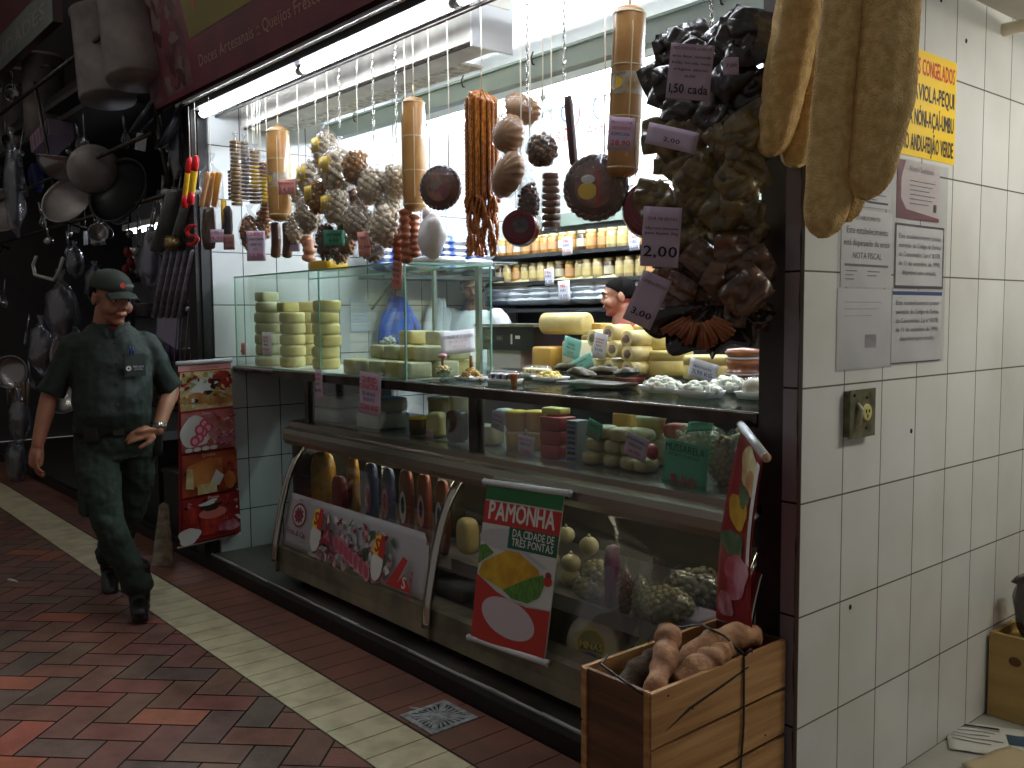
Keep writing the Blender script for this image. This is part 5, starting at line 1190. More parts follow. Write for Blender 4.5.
# ridged cheeses
def ridged(px, py, rp, lab, dy=0, ang=0, wr=1.0, hr=1.0):
    p = P(px, py, YR+dy); r = rp/ppm(p); b = MB(); n, m_ = 48, 14; vs = []; fs = []; R_ = rot('Y', ang)
    for i in range(m_+1):
        ph = -PI/2+PI*i/m_
        for j in range(n):
            th = 2*PI*j/n; k = 1+.09*math.cos(th*14)*max(.2, math.cos(ph))
            v = V((math.cos(ph)*math.cos(th)*k*wr, math.sin(ph)*.72, math.cos(ph)*math.sin(th)*k*hr)); v.z += .12*v.x*v.x; vs.append(p+R_@(v*r))
    for i in range(m_):
        for j in range(n): fs.append((i*n+j, i*n+(j+1) % n, (i+1)*n+(j+1) % n, (i+1)*n+j))
    b.add(vs, fs, 0, True); t = thing('ridged_cheese', lab, 'cheese', p-V((0, 0, r)), 'ridged fan shaped cheeses')
    b.obj('cheese', mat('ridged_tan', (186, 142, 88), .4, col2=(160, 112, 62), vs=14, coat=.3), t)
    b = MB(); b.ball(p, (r*1.12*wr, r*.85, r*1.12*hr), R_, 18, 12, .12, 3, int(px)); b.obj('film', FILM, t)
ridged(522, 110, 19, 'fan ridged tan cheese in film, highest of the ridged trio', .06, 25, 1.3, .75); ridged(509, 135, 18, 'fan ridged tan cheese in film, middle of the ridged trio', -.03, -30, 1.05, 1); ridged(508, 175, 19, 'fan ridged tan cheese in film, lowest of the ridged trio', -.05, 40, .85, 1.25)
hanger(sx(527, YR), P(527, 100, YR).z, 'chain', 'the ridged tan cheeses')
# cookies roll bag
c, hh, r = gm(551, 168, 230, 20); t = thing('cookie_roll', 'clear bag with a column of stacked brown cookies', 'bag of cookies', c-V((0, 0, hh)))
b = MB()
for k in range(8): b.obox(c+V((0, 0, -hh+.02+k*hh*2/9)), (r*1.7, r*1.5, hh*.2), rot('Z', k*7), 0, .5)
b.obj('cookies', mat('cookie', (142, 100, 70), .6, var=.2), t, kind='stuff'); b = MB(); b.tube([c+V((0, 0, -hh)), c+V((0, 0, hh*.8)), c+V((0, 0, hh)), c+V((0, 0, hh*1.2)), c+V((0, 0, hh*1.35))], [r, r, r*.4, r*.2, r*.6], 12); b.obj('film', FILM, t)
hanger(c.x, c.z+hh*1.2, 'string', 'the bag of stacked cookies')
# dark stick
c, hh, r = gm(571, 95, 166, 10); b = MB(); b.obox(c, (r*1.6, r*1.2, hh*2), rot('Y', -7), 0, .25); tag(b.obj('salami_bar', mat('salami_bar', (66, 40, 36), .4)), 'dark maroon square salami bar hanging by a long chain', 'sausage'); hanger(sx(564, YR), c.z+hh, 'chain', 'the dark square salami bar')
# red waxed rounds
def redball(px, py, rp, lab, dy=0):
    p = P(px, py, YR+dy); r = rp/ppm(p); t = thing('red_round_cheese', lab, 'cheese', p-V((0, 0, r))); R_ = rot('Z', 35)@rot('X', 90)
    b = MB(); b.lathe([(0, -r*.5)]+[(r*(.8+.2*math.cos(q)), r*.5*math.sin(q)) for q in [(-90+k*20)*PI/180 for k in range(10)]]+[(0, r*.5)], 30, p, R_, cap=False)
    b.lathe([(r*.62, r*.49), (r*.66, r*.54), (r*.7, r*.49)], 30, p, R_, cap=False); b.obj('wax', mat('wax_maroon', (112, 18, 34), .25, coat=.7), t)
    n = R_@V((0, 0, 1)); a = Art(plane(p+n*(r*.5+.001), R_@V((1,0,0)), R_@V((0,1,0)))); a.disc(r*.1, r*.1, r*.45, r*.4, mat('wax_label', (120, 110, 106), .4, col2=(60, 50, 66), vs=30), 20); a.done('label', t)
    hanger(p.x, p.z+r, 'string', 'the '+lab.split(' hanging')[0], YR+dy if dy == 0 else YR)
redball(521, 228, 19, 'small red waxed cheese hanging over the jar shelves'); redball(652, 210, 30, 'large red waxed cheese hanging behind the lilac 2,00 card', .08)
# tall cookie tubes and other narrow things by the far post
def tubebag(px, yt, yb, w, m, lab, m2=None, dy=0, tilt=0, hk='hook', cookies=True):
    c, hh, r = gm(px, yt, yb, w, YR+dy); t = thing('cookie_tube', lab, 'tube of cookies', c-V((0, 0, hh))); R_ = rot('Y', tilt); n = int(hh*2/.02); b = MB()
    for k in range(n): b.obox(c+R_@V((0, 0, -hh+hh*2*(k+.5)/n)), (r*1.7, r*1.7, .017), R_@rot('Z', k*13), (1 if m2 and .25 < k/n < .7 else 0), .5)
    b.obj('cookies', [m, m2 or m], t, kind='stuff'); b = MB(); b.tube([c+R_@V((0, 0, z*hh)) for z in (-1.03, -1, .9, 1.0, 1.1, 1.22)], [r*.3, r*1.05, r*1.05, r*.6, r*.2, r*.6], 12); b.obj('film', FILM, t)
    hanger(c.x, c.z+hh*1.1, hk, 'the '+lab, YR) if dy == 0 else hanger(c.x, c.z+hh*1.1, hk, 'the '+lab, YR)
CK = mat('cookie_tan', (176, 140, 86), .6, var=.25)
tubebag(236, 140, 206, 11, CK, 'tall clear tube of tan cookies, first beside the dark packets', dy=-.13)
tubebag(245, 141, 200, 9, mat('cookie_grey', (130, 116, 100), .6), 'tall clear tube of greyish wafers', dy=-.06)
tubebag(255, 150, 204, 11, CK, 'clear tube of cookies with bright yellow label', YLB, -.02, 2)
tubebag(265, 162, 222, 10, NUTB, 'clear tube of brown cookies with yellow label beside the slim provolone', YLB, .02, -2)
tubebag(232, 170, 200, 8, mat('cookie_dark', (60, 54, 48), .5), 'short dark tube with white knotted top', dy=-.1)
# red and yellow plastic sausages
RT = mat('red_cap', (196, 20, 28), .35); YT = mat('yellow_sausage', (220, 176, 30), .35, coat=.4)
for i, (px, px2, yt, yb) in enumerate(((190, 184, 160, 208), (196, 190, 158, 205))):
    p0 = P(px, yt, 2.04-.02*i); p1 = P(px2, yb, 2.04-.02*i); t = thing('red_tipped_sausage', 'thin yellow sausage with red tips, %s of two at the far end' % ('outer', 'inner')[i], 'sausage', p1); b = MB(); b.tube([p0.lerp(p1, q) for q in (.12, .15, .85, .9)], [.012, .019, .019, .012], 12); b.obj('sausage', YT, t)
    b = MB(); b.tube([p0.lerp(p1, q) for q in (-.06, 0, .16, .26)], [.006, .018, .021, .0192], 12); b.obj('red_tip', RT, t); b = MB(); b.tube([p0.lerp(p1, q) for q in (.72, .85, .97, 1)], [.0192, .021, .02, .008], 12); b.obj('red_tip', RT, t); hanger(p0.x, p0.z, 'string', 'the %s red tipped sausage' % ('outer', 'inner')[i], 2.04-.02*i)
for i, (px, px2) in enumerate(((208, 201), (214, 207), (219, 214))):
    p0 = P(px, 172, 2.04); p1 = P(px2, 207, 2.04); b = MB(); b.tube([p0, p0.lerp(p1, .05), p0.lerp(p1, .95), p1], [.008, .016, .016, .008], 12); tag(b.obj('orange_stick_cheese', mat('stick_orange', (230, 160, 70), .35, coat=.3)), 'orange cheese stick, %s in the clear bag of three' % ('first', 'second', 'third')[i], 'cheese', 'orange cheese sticks')
c, hh, r = gm(211, 150, 208, 26, 2.04); t = thing('clear_bag', 'clear knotted bag around three orange cheese sticks', 'bag', c); b = MB(); b.tube([c+V((0, 0, z*hh)) for z in (-1, -.9, .2, .45, .6, .9)], [r*.5, r, r*.95, r*.3, r*.15, r*.4], 14, 0, True, True, .6); b.obj('film', FILM, t); hanger(c.x, c.z+hh*.6, 'string', 'the bag of orange cheese sticks', 2.04)
c, hh, r = gm(213, 208, 250, 28, 2.05); b = pillow(r*2, hh*2, .04, 4); o = b.obj('brown_pouch', mat('pouch_brown', (96, 74, 54), .35, var=.2, coat=.3)); o.location = c; o.rotation_euler = (PI/2, 0, 0); tag(o, 'brown snack pouch hanging under the orange cheese sticks', 'pouch')
c, hh, r = gm(232, 206, 240, 14, 2.10); b = pillow(r*2, hh*2, .04, 5); o = b.obj('dark_pouch', mat('pouch_dark', (50, 40, 44), .35)); o.location = c; o.rotation_euler = (PI/2, 0, 0); tag(o, 'narrow dark pouch hanging between brown pouch and cookie tubes', 'pouch')
c, hh, r = gm(224, 200, 235, 6, 2.07); b = MB(); b.tube([c+V((0, 0, hh)), c-V((0, 0, hh))], r, 8); tag(b.obj('yellow_stick_cheese', YT), 'single yellow stick hanging behind the brown pouch', 'cheese')
pts = [P(x, y, 2.0) for x, y in ((196, 226), (190, 226), (186, 231), (189, 236), (196, 236), (198, 240), (193, 245), (187, 244))]
sausage('red_loop_sausage', 'glossy red S-shaped sausage ring by the brown pouch', pts, .012, RT, .05, 2, seg=30)
# cards among the hanging goods
price_tag(P(217, 236, 1.99), .075, .07, [('KG', .018, .012, RED), ('14,90', .024, -.02, RED)], PINKP, 'C', 0, 0, 'lilac card on the brown pouch, smallest at the far end')
price_tag(P(287, 187, YR-.08), .09, .075, [('DEFUMADO', .017, .012, RED), ('24,00', .03, -.024, MAR)], SALP, 'C', 2, 0, 'dark pink 24,00 card on the slim provolone')
price_tag(P(256, 246, YR-.03), .105, .165, [('QUEIJO', .026, .055, RED), ('CABACINHA', .02, .03, INK), ('OFERTA', .02, .0, INK), ('KG', .02, -.025, RED), ('22,90', .028, -.06, RED)], PINKP, 'C', 0, 0, 'tall pink card hanging in front of the cookie tubes')
price_tag(P(229, 242, 2.02), .06, .08, [('8,00', .02, -.01, MAR)], mat('paper_brownpink', (150, 112, 108), .8), 'C', 0, 0, 'dull pink card below the narrow dark pouch')
price_tag(P(334, 238, YR-.07), .10, .075, [('CASTANHA', .016, .01, INK), ('6,00', .02, -.018, INK)], GRNP, 'C', 0, 0, 'green card among the dates of the beige cluster')
price_tag(P(364, 244, YR-.08), .055, .11, [('KG', .018, .02, MAR), ('12,00', .018, -.02, MAR)], SALP, 'C', 4, 0, 'narrow dull pink card under the white cluster')
price_tag(P(376, 250, YR-.02), .075, .05, [('2,00', .026, -.008, INK)], WHP, 'C', 14, 0, 'white handwritten 2,00 card under the white cluster')
price_tag(P(292, 243, YR+.03), .085, .09, [('2,40', .024, -.01, INK)], PINKP, 'C', 0, 0, 'plain lilac 2,40 card behind the smoked sausage links')
price_tag(P(621, 134, YR-.075), .082, .105, [('PROVOLONE', .013, .03, RED), ('DEFUMADO', .013, .012, RED), ('ESPECIAL', .013, -.006, BLU), ('28,90', .022, -.036, RED)], PINKP, 'C', -5, 0, 'pink and blue card on the biggest provolone')
# yellow packs lying on the showcase roof
b = MB(); c = P(328, 263, 2.45); b.obox((c.x, 2.45, 1.742+.03), (.22, .14, .058), I3, 0, .3); tag(b.obj('yellow_pack', mat('pack_roof', (214, 176, 50), .4)), 'flat yellow pack lying on the roof of the showcase', 'packet')
b = MB(); c = P(436, 262, 2.6); b.obox((c.x, 2.6, 1.742+.02), (.26, .2, .038), I3, 0, .3); tag(b.obj('foil_pack', mat('pack_foil', (190, 194, 196), .3, .4, bump=.4, bs=25)), 'silvery pack lying on the showcase roof behind the plump white bag', 'packet')
# bunches of herb sachets
HB = [mat('herb_black', (60, 50, 44), .3, col2=(30, 26, 24), vs=22, coat=.7, bump=.5, bs=40), mat('herb_olive', (136, 118, 74), .35, col2=(72, 62, 40), vs=18, coat=.7, bump=.5, bs=40), mat('herb_brown', (120, 80, 54), .35, col2=(62, 42, 30), vs=18, coat=.7, bump=.5, bs=40)]
rs = random.Random(19); pp = {}
tiers = [('dark', 0, [(668, 52), (696, 62), (728, 42), (750, 58), (668, 84), (700, 92), (735, 80), (752, 96), (682, 112), (716, 114), (745, 118), (742, 38), (690, 44)]),
         ('olive', 1, [(668, 140), (696, 146), (728, 142), (750, 152), (676, 166), (706, 172), (738, 176), (700, 130), (744, 132)]),
         ('tawny', 1, [(662, 204), (690, 212), (720, 206), (748, 212), (672, 230), (704, 236), (736, 232), (700, 196)]),
         ('brown', 2, [(668, 256), (694, 262), (724, 258), (750, 268), (664, 284), (690, 290), (716, 284), (744, 290), (672, 308), (742, 312)])]
nmb = 0
for tn, mi, spots in tiers:
    spots = spots+[(x_+rs.uniform(-16, 16), y_+rs.uniform(-12, 12)) for x_, y_ in spots]
    for i, (px, py) in enumerate(spots):
        px = min(px, 752); Y = YR-.06+rs.uniform(-.08, .07); p = P(px, py, Y); key = (mi, i % 2)
        if key not in pp:
            pr = pillow(.12, .15, .05, nmb*3+1, .3).obj('herb_sachet', HB[mi]); pp[key] = pr; o = pr
        else: o = pp[key].copy(); COL.objects.link(o)
        nmb += 1
        o.location = p; s_ = rs.uniform(.62, .95); o.scale = (s_*1.25, s_*.85, s_)
        o.rotation_euler = (PI/2+rs.uniform(-.5, .5), rs.uniform(-1.0, 1.0), math.radians(35)+rs.uniform(-.5, .5))
        tag(o, {'dark': 'blackish crumpled herb sachet in the topmost bunch around the 1,50 card', 'olive': 'olive crumpled sachet in the second bunch from the top, beside a blank slanted card', 'tawny': 'tawny crumpled sachet in the middle bunch beside the lilac 2,00 card', 'brown': 'brown crumpled sachet in the bunch just above the cinnamon'}[tn], 'sachet', {'dark': 'topmost herb sachets', 'olive': 'second bunch of herb sachets', 'tawny': 'middle bunch of herb sachets', 'brown': 'lowest bunch of herb sachets'}[tn])
hanger(sx(711, YR), P(711, 30, YR).z, 'chain', 'the topmost herb sachets')
x = P(711, 100, YR).x
b = MB(); b.tube([(x, YR, P(711, 30, YR).z), (x+.005, YR, P(711, 180, YR).z), (x, YR, P(711, 330, YR).z)], .003, 6); tag(b.obj('string', mat('string', (0,0,0))), 'string running down through the bunches of herb sachets', 'string')
# cinnamon sticks fan
CIN = mat('cinnamon', (176, 106, 66), .6, col2=(130, 72, 44), vs=30, stretch=(1, 1, .2))
cc = P(702, 310, YR-.15); rs = random.Random(23)
for k in range(22):
    an = -62+k*5.9; L_ = rs.uniform(.055, .08); ax = V((math.sin(math.radians(an))*.75, -.1+.1*math.sin(k*2.1), -math.cos(math.radians(an))*.55)).normalized()
    base = cc+V((math.sin(math.radians(an))*.055, rs.uniform(-.02, .02), -.015-.02*math.cos(math.radians(an)))); u = (rt.x, rt.y)
    ax = V((ax.x*.8, ax.x*.5+ax.y, ax.z)).normalized()
    t = base+ax*L_; b = MB(); q = ax.cross(V((0, 1, 0))).normalized()*.0052
    b.tube([base+q, t+q], .0058, 7); b.tube([base-q, t-q], .0058, 7)
    tag(b.obj('cinnamon_stick', CIN), 'cinnamon stick, one of the fan spread in dark film at the bottom of the sachets', 'cinnamon', 'cinnamon sticks')
b = MB(); c2 = cc+V((0, 0, -.07))
def fnc(u, v):
    an = -1.35+2.7*u; r_ = .03+.21*v; return c2+V((math.sin(an)*r_*.85*.8, math.sin(an)*r_*.5*.8-.03*math.sin(u*23)*v+.07-.06*v, .10-math.cos(an)*r_*.66+.014*math.sin(u*31)*v))
b.grid(fnc, 50, 8, .003); tag(b.obj('dark_film', mat('dark_wrap', (46, 32, 28), .2, col2=(28, 20, 18), vs=20, coat=.8, bump=.6, bs=30)), 'crumpled dark film fan wrapped behind the cinnamon sticks', 'wrapper')
price_tag(P(690, 72, YR-.27), .115, .145, [('NOZ MOSCADA ou CRAVO', .011, .055, MAR), ('erva doce, camomila', .010, .035, INK), ('boldo, hortelã, louro', .010, .018, INK), ('orégano, alecrim', .010, .001, INK), ('sachê', .010, -.016, INK), ('1,50 cada', .034, -.058, INK)], PINKP, 'C', -6, 0, 'lilac card reading 1,50 on the topmost sachets')
price_tag(P(672, 138, YR-.27), .14, .07, [('2,00', .02, -.02, INK)], PINKP, 'C', -14, -25, 'blank looking slanted lilac card on the olive sachets')
price_tag(P(661, 237, YR-.27), .105, .165, [('CHÁ DE ERVAS', .012, .045, MAR), ('folhas secas selecionadas', .010, .02, INK), ('peso líquido 30g', .010, .006, INK), ('2,00', .042, -.055, INK)], PINKP, 'C', -4, 0, 'lilac card reading 2,00 on the tawny sachets')
price_tag(P(647, 300, YR-.27), .085, .15, [('CANELA EM PAU', .012, .045, MAR), ('3,00', .026, -.05, INK)], PINKP, 'C', -24, 0, 'slanted lilac card beside the vendor and the cinnamon')
price_tag(P(731, 66, YR-.22), .04, .045, [('7,00', .012, -.004, INK)], PINKP, 'C', 0, 0, 'tiny lilac card on the dark sachets beside the larger 1,50 card')
# ================================================================ NEIGHBOUR STALL OF KITCHENWARE
AL = mat('aluminium', (150, 140, 138), .45, .25, var=.2, vs=6); AL2 = mat('aluminium_bright', (150, 146, 146), .25, .9); BKP = mat('black_pan', (20, 20, 22), .35, .3)
PLC = clear('clear_wrap', (225, 228, 235), .14, .12, .10, (200, 200, 215), .6, 20); PLB = mat('plastic_bag_grey', (112, 106, 112), .3, coat=.6, bump=.5, bs=22)
def pot(px, py, rp, hp, tilt, Y, lab, name='stock_pot', m=None, az=0, hd=True):
    """px,py: centre of the pot body"""
    p = P(px, py, Y); k = ppm(p); r = rp/k; h = hp/k; R_ = rot('Z', az)@rot('Y', tilt); t = thing(name, lab, 'pot', p-V((0, 0, h/2)))
    o = p-R_@V((0, 0, h/2))
    b = MB(); b.lathe([(0, 0), (r*.96, 0), (r, .015), (r, h), (r*1.06, h+.004), (r*1.06, h+.012), (r*.97, h+.01), (r*.97, .02), (0, .018)], 32, o, R_, cap=False); b.obj('body', m or AL, t)
    if hd:
        for s_ in (-1, 1):
            q = [V((s_*r, -.05, h*.78)), V((s_*(r+.035), -.045, h*.8)), V((s_*(r+.04), 0, h*.8)), V((s_*(r+.035), .045, h*.8)), V((s_*r, .05, h*.78))]
            b = MB(); b.tube([o+R_@v for v in q], .007, 8); b.obj('handle', AL2, t)
    return t
pot(133, 27, 31, 112, -11, 1.90, 'big aluminium stock pot hanging tilted beside the maroon sign')
pot(104, 58, 27, 88, -11, 2.05, 'aluminium stock pot hanging tilted behind the biggest one')
shf = thing('pot_shelf', 'dark high shelf carrying the row of stock pots', 'shelf', (-8.3, 2.4, 2.9)); zsh = P(45, 143, 2.35).z
b = MB(); b.box(-11.0, 2.15, zsh-.04, -7.2, 2.75, zsh); b.obj('board', mat('wood_black', (24, 20, 20), .7), shf)
def sp(px, rp, yt, lab, Y=2.35, z=None):
    p = P(px, 140, Y); k = ppm(p); z = zsh if z is None else z; h = P(px, yt, Y).z-z; r = rp/k; c = V((p.x, Y, z)); t = thing('stock_pot', lab, 'pot', c)
    b = MB(); b.lathe([(0, 0), (r, 0), (r, h*.94), (r*1.05, h*.95), (r*1.05, h*.97), (r*.9, h), (0, h)], 28, c, cap=False); b.obj('body', AL, t)
    b = MB(); b.tube([c+V((r, -.06, h*.8)), c+V((r+.04, -.05, h*.82)), c+V((r+.04, .05, h*.82)), c+V((r, .06, h*.8))], .008, 8); b.obj('handle', AL2, t)
    b = MB(); b.tube([c+V((-.04, 0, h)), c+V((-.03, 0, h+.03)), c+V((.03, 0, h+.03)), c+V((.04, 0, h))], .006, 6); b.obj('lid_knob', AL2, t)
sp(46, 19, 52, 'tall stock pot with lid on the high shelf, first from the hanging pots'); sp(24, 17, 68, 'stock pot on the high shelf, second from the hanging pots', 2.45); sp(6, 16, 92, 'stock pot on the high shelf, third from the hanging pots', 2.35); sp(-14, 18, 100, 'stock pot on the high shelf, fourth from the hanging pots', 2.4)
t = thing('neighbour_sign', 'dark neighbouring shop sign sloping above the high pots', 'sign', (-8.5, 1.7, 3.5))
q = [P(-30, 95, 1.9), P(0, 78, 1.9), P(57, 20, 1.9), P(55, 14, 1.9), P(-30, -30, 1.9)]
b = MB(); xa = P(-40, 80, 1.9).x; xb_ = P(57, 20, 1.9).x; zz = P(57, 22, 1.9).z; b.box(xa, 1.88, zz, xb_, 1.94, zz+.95); b.obj('board', mat('sign_darkred', (70, 30, 30), .35, coat=.5), t)
b = MB(); b.box(xa, 1.872, zz, xb_, 1.879, zz+.28); b.obj('lower_band', mat('sign_darkgreen', (70, 76, 70), .5, var=.3), t)
a = Art(plane((xb_-2.6, 1.87, zz+.08), (1,0,0), (0,0,1))); a.text('UTILIDADES', .16, 1.3, 0, mat('sign_dull', (110, 96, 92), .5), w=2.2); a.done('lettering', t)
# hanging canopy beam and rails
t = thing('goods_rail', 'dark rail from which the pans and sieves hang', 'rail', (-8, 1.95, 3.1))
for i, (Y, z) in enumerate(((1.95, 3.35), (2.0, 2.62), (2.2, 2.30))):
    b = MB(); b.tube([(-12, Y, z), (-5.72, Y, z)], .015, 8); b.obj('rod', STD, t)
for x in (-5.74, -8.2, -11):
    b = MB(); b.tube([(x, 1.95, 3.4), (x, 2.1, 2.3), (x, 2.3, 2.25)], .015, 8); b.obj('bracket', STD, t)
def bowl(px, py, rp, lab, Y=2.0, R_=None, depth=.5, m=None, name='steel_bowl', cat='bowl', holes=False, handle=None):
    p = P(px, py, Y); r = rp/ppm(p); R_ = R_ or I3; t = thing(name, lab, cat, p-V((0, 0, r*depth)))
    pr = [(0, -r*depth)]+[(r*math.sin(k*PI/16), -r*depth*math.cos(k*PI/16)) for k in range(1, 9)]; pin = [(a_*.97, z+.004) for a_, z in reversed(pr)]
    b = MB(); b.lathe(pr+[(r*1.04, .004), (r*1.04, .010)]+pin, 28, p, R_, cap=False); b.obj('bowl', m or AL2, t)
    if handle:
        b = MB(); b.tube([p+R_@V((r, 0, .005)), p+R_@V((r+handle*.5, 0, .012)), p+R_@V((r+handle, 0, .0))], [.012, .01, .014], 8); b.obj('handle', BKP, t)
    return t
bowl(64, 158, 25, 'shiny steel mixing bowl hanging mouth up above the flat pan lid', R_=rot('Y', 8), depth=.9)
bowl(67, 200, 26, 'large round pale metal lid hanging under the mixing bowl', R_=rot('Z', 40)@rot('X', 62), depth=.25, m=AL, name='pan_lid', cat='lid')
bowl(94, 170, 24, 'deep steel bowl seen edge-on beside the mixing bowl', R_=rot('Z', -10)@rot('Y', -75), depth=.5, m=AL)
bowl(146, 112, 26, 'large dark frying pan under the tilted stock pots', R_=rot('Z', 30)@rot('X', 50)@rot('Y', -30), depth=.35, m=mat('pan_grey', (54, 56, 62), .3, .6), name='frying_pan', cat='pan', handle=.2)
bowl(168, 128, 24, 'second dark frying pan closer to the stall post', Y=2.05, R_=rot('Z', 30)@rot('X', 55)@rot('Y', -35), depth=.35, m=MC['pan_grey'], name='frying_pan', cat='pan', handle=.2)
bowl(118, 190, 34, 'huge black wok hanging in the middle of the dark stall', Y=2.1, R_=rot('Z', 30)@rot('X', 70), depth=.35, m=BKP, name='wok', cat='pan')
bowl(10, 372, 16, 'round steel strainer hanging low beside the stall edge', Y=1.95, R_=rot('Z', 60)@rot('X', 80), depth=.4, m=AL2, name='strainer', cat='strainer')
bowl(72, 398, 20, 'wide steel basin behind the guard at elbow height', Y=2.05, R_=rot('Z', 30)@rot('X', 45), depth=.4, name='steel_basin', cat='basin')
bowl(66, 348, 22, 'steel basin in clear wrap behind the shoulder of the guard', Y=2.1, R_=rot('Z', 20)@rot('X', 70), depth=.5, m=AL, name='steel_basin', cat='basin')
bowl(4, 210, 22, 'dull colander hanging above the clear bag with a white label', Y=2.1, R_=rot('Z', 50)@rot('X', 75), depth=.5, m=AL, name='colander', cat='colander')
def wrapbag(px, py, wp_, hp, lab, Y=2.0, m=None, seed=0, ang=0, inner=None):
    p = P(px, py, Y); k = ppm(p); w = wp_/k; h = hp/k; t = thing('wrapped_goods', lab, 'bag', p-V((0, 0, h/2)), None); R_ = rot('Y', ang)
    b = MB(); b.ball(p, (w*.36, w*.24, h*.4), R_, 12, 9, .3, 2.5, seed); b.obj('goods', inner or AL, t)
    b = MB(); b.ball(p, (w*.5, w*.34, h*.5), R_, 20, 16, .28, 2.2, seed+3); b.tube([p+R_@V((0, 0, h*.42)), p+R_@V((.01, 0, h*.55)), p+R_@V((0, 0, h*.68))], [w*.12, w*.05, w*.12], 8); b.obj('film', m or PLC, t)
wrapbag(62, 312, 44, 62, 'clear bag of plastic ware hanging behind the guard', seed=1, inner=mat('ware_dull', (96, 84, 86), .5))
wrapbag(42, 350, 34, 50, 'glossy clear bag with a handle hanging lower behind the guard', seed=2, inner=MC['ware_dull'])
wrapbag(14, 190, 26, 90, 'tall clear bag of goods hanging at the stall edge', seed=3, inner=mat('ware_dark', (60, 56, 60), .5), Y=1.95)
wrapbag(20, 420, 30, 46, 'silvery clear bag resting above another bag near the pale paving', seed=4, inner=mat('ware_grey', (104, 100, 98), .4), Y=1.95)
wrapbag(16, 462, 26, 44, 'silvery clear bag hanging lowest above the pale paving', seed=5, inner=MC['ware_grey'], Y=1.93)
wrapbag(150, 262, 30, 52, 'crumpled clear sheet bag beside the long tray bundle', Y=2.15, seed=6, inner=mat('ware_lilac', (140, 134, 156), .5))
wrapbag(176, 150, 20, 60, 'dull bag of goods hanging just outside the stall post', Y=2.1, seed=7, inner=MC['ware_dark'])
wrapbag(75, 262, 24, 30, 'small clear bag of whisks behind the wire handle', Y=2.15, seed=8, inner=MC['ware_dark'])
wrapbag(95, 285, 26, 34, 'clear bag of black ladles beside the cap of the guard', Y=2.2, seed=9, inner=BKP)
# wire carrier handle
q = [P(x, y, 1.95) for x, y in ((36, 257), (33, 265), (35, 275), (54, 280), (59, 272), (63, 258))]
b = MB(); b.tube(q, .014, 8); tag(b.obj('wire_handle', mat('handle_white', (186, 186, 184), .35)), 'pale U-shaped handle hanging above the bags of plastic ware', 'handle')
t = thing('patterned_box', 'lilac striped box wedged under the row of stock pots', 'box', P(52, 138, 2.1)); p = P(52, 138, 2.1); R_ = rot('Y', -18)@rot('Z', 10)
b = MB(); b.obox(p, (.36, .2, .14), R_); b.obj('box', mat('box_striped', (120, 104, 124), .6), t)
a = Art(plane(p+R_@V((0, -.101, 0)), R_@V((1,0,0)), R_@V((0,0,1))))
for k in range(6): a.rect(-.16+k*.06, -.06, -.14+k*.06, .06, MC['print_dark'] if k % 2 else MAR)
a.done('print', t)
b = MB(); c = P(36, 178, 2.15); b.obox(c, (.16, .1, .24), rot('Y', -20), 0, .4); tag(b.obj('blue_bag', mat('bag_darkblue', (24, 30, 84), .5)), 'dark blue bag hanging below the mixing bowl', 'bag')
# bundle of clear rods and trays
def slats(x0p, x1p, yt, yb, shp, n, m, name, lab, grp, Y=2.12, rr=.012, fl=.3, cat='tray'):
    for i in range(n):
        q = i/(n-1) if n > 1 else 0; p0 = P(x0p+(x1p-x0p)*q+shp, yt, Y+.02*(i % 2)); p1 = P(x0p+(x1p-x0p)*q, yb, Y+.02*(i % 2)); b = MB(); b.tube([p1, p1.lerp(p0, .02), p0.lerp(p1, .02), p0], [rr*.6, rr, rr, rr*.6], 10, 0, True, True, fl)
        tag(b.obj(name, m), lab % ('first', 'second', 'third', 'fourth', 'fifth', 'sixth')[i], cat, grp)
RODM = mat('rod_clear', (150, 148, 166), .15, col2=(100, 98, 112), vs=40, coat=.8, stretch=(1, 1, .2))
slats(154, 180, 250, 318, 14, 5, RODM, 'cutlery_pack', 'long glossy pack of cutlery by the stall post, %s from the guard', 'long glossy cutlery packs', 2.1, .022, .5, 'cutlery pack')
slats(174, 190, 312, 366, 4, 4, AL2, 'steel_skewer', 'thin steel skewer hanging above the food banner, %s from the guard', 'steel skewers', 2.12, .004, 1, 'skewer')
slats(158, 176, 190, 252, 18, 2, mat('tray_grey', (120, 122, 122), .5, var=.2), 'baking_tray', 'long grey baking tray hanging beside the red tipped sausages, %s one', 'long grey baking trays', 2.08, .055, .25)
b = MB(); b.ball(P(172, 243, 2.05), (.07, .05, .045), I3, 10, 8, .3, 3, 2); tag(b.obj('gold_foil_bag', mat('foil_gold', (150, 128, 84), .2, .7, bump=.8, bs=30)), 'small gold sparkling bag tied round the baking trays', 'bag')
b = MB(); b.obox(P(162, 305, 2.3)+V((0, .05, 0)), (.42, .012, .55), rot('Y', 12)); tag(b.obj('plastic_sheet', mat('sheet_lilac', (150, 146, 170), .3, bump=.5, bs=9)), 'pale lilac plastic sheet behind the long cutlery packs', 'sheet')
for i, (x, y) in enumerate(((131, 262), (128, 252), (126, 270))):
    b = MB(); b.ball(P(x, y, 2.6), (.045, .035, .05), I3, 10, 8, .2, 3, i); tag(b.obj('red_ornament', mat('red_knob', (130, 16, 24), .4)), 'small dark red kitchen timer hanging above the cap of the guard, %s one' % ('middle', 'upper', 'lower')[i], 'timer', 'dark red hanging timers')
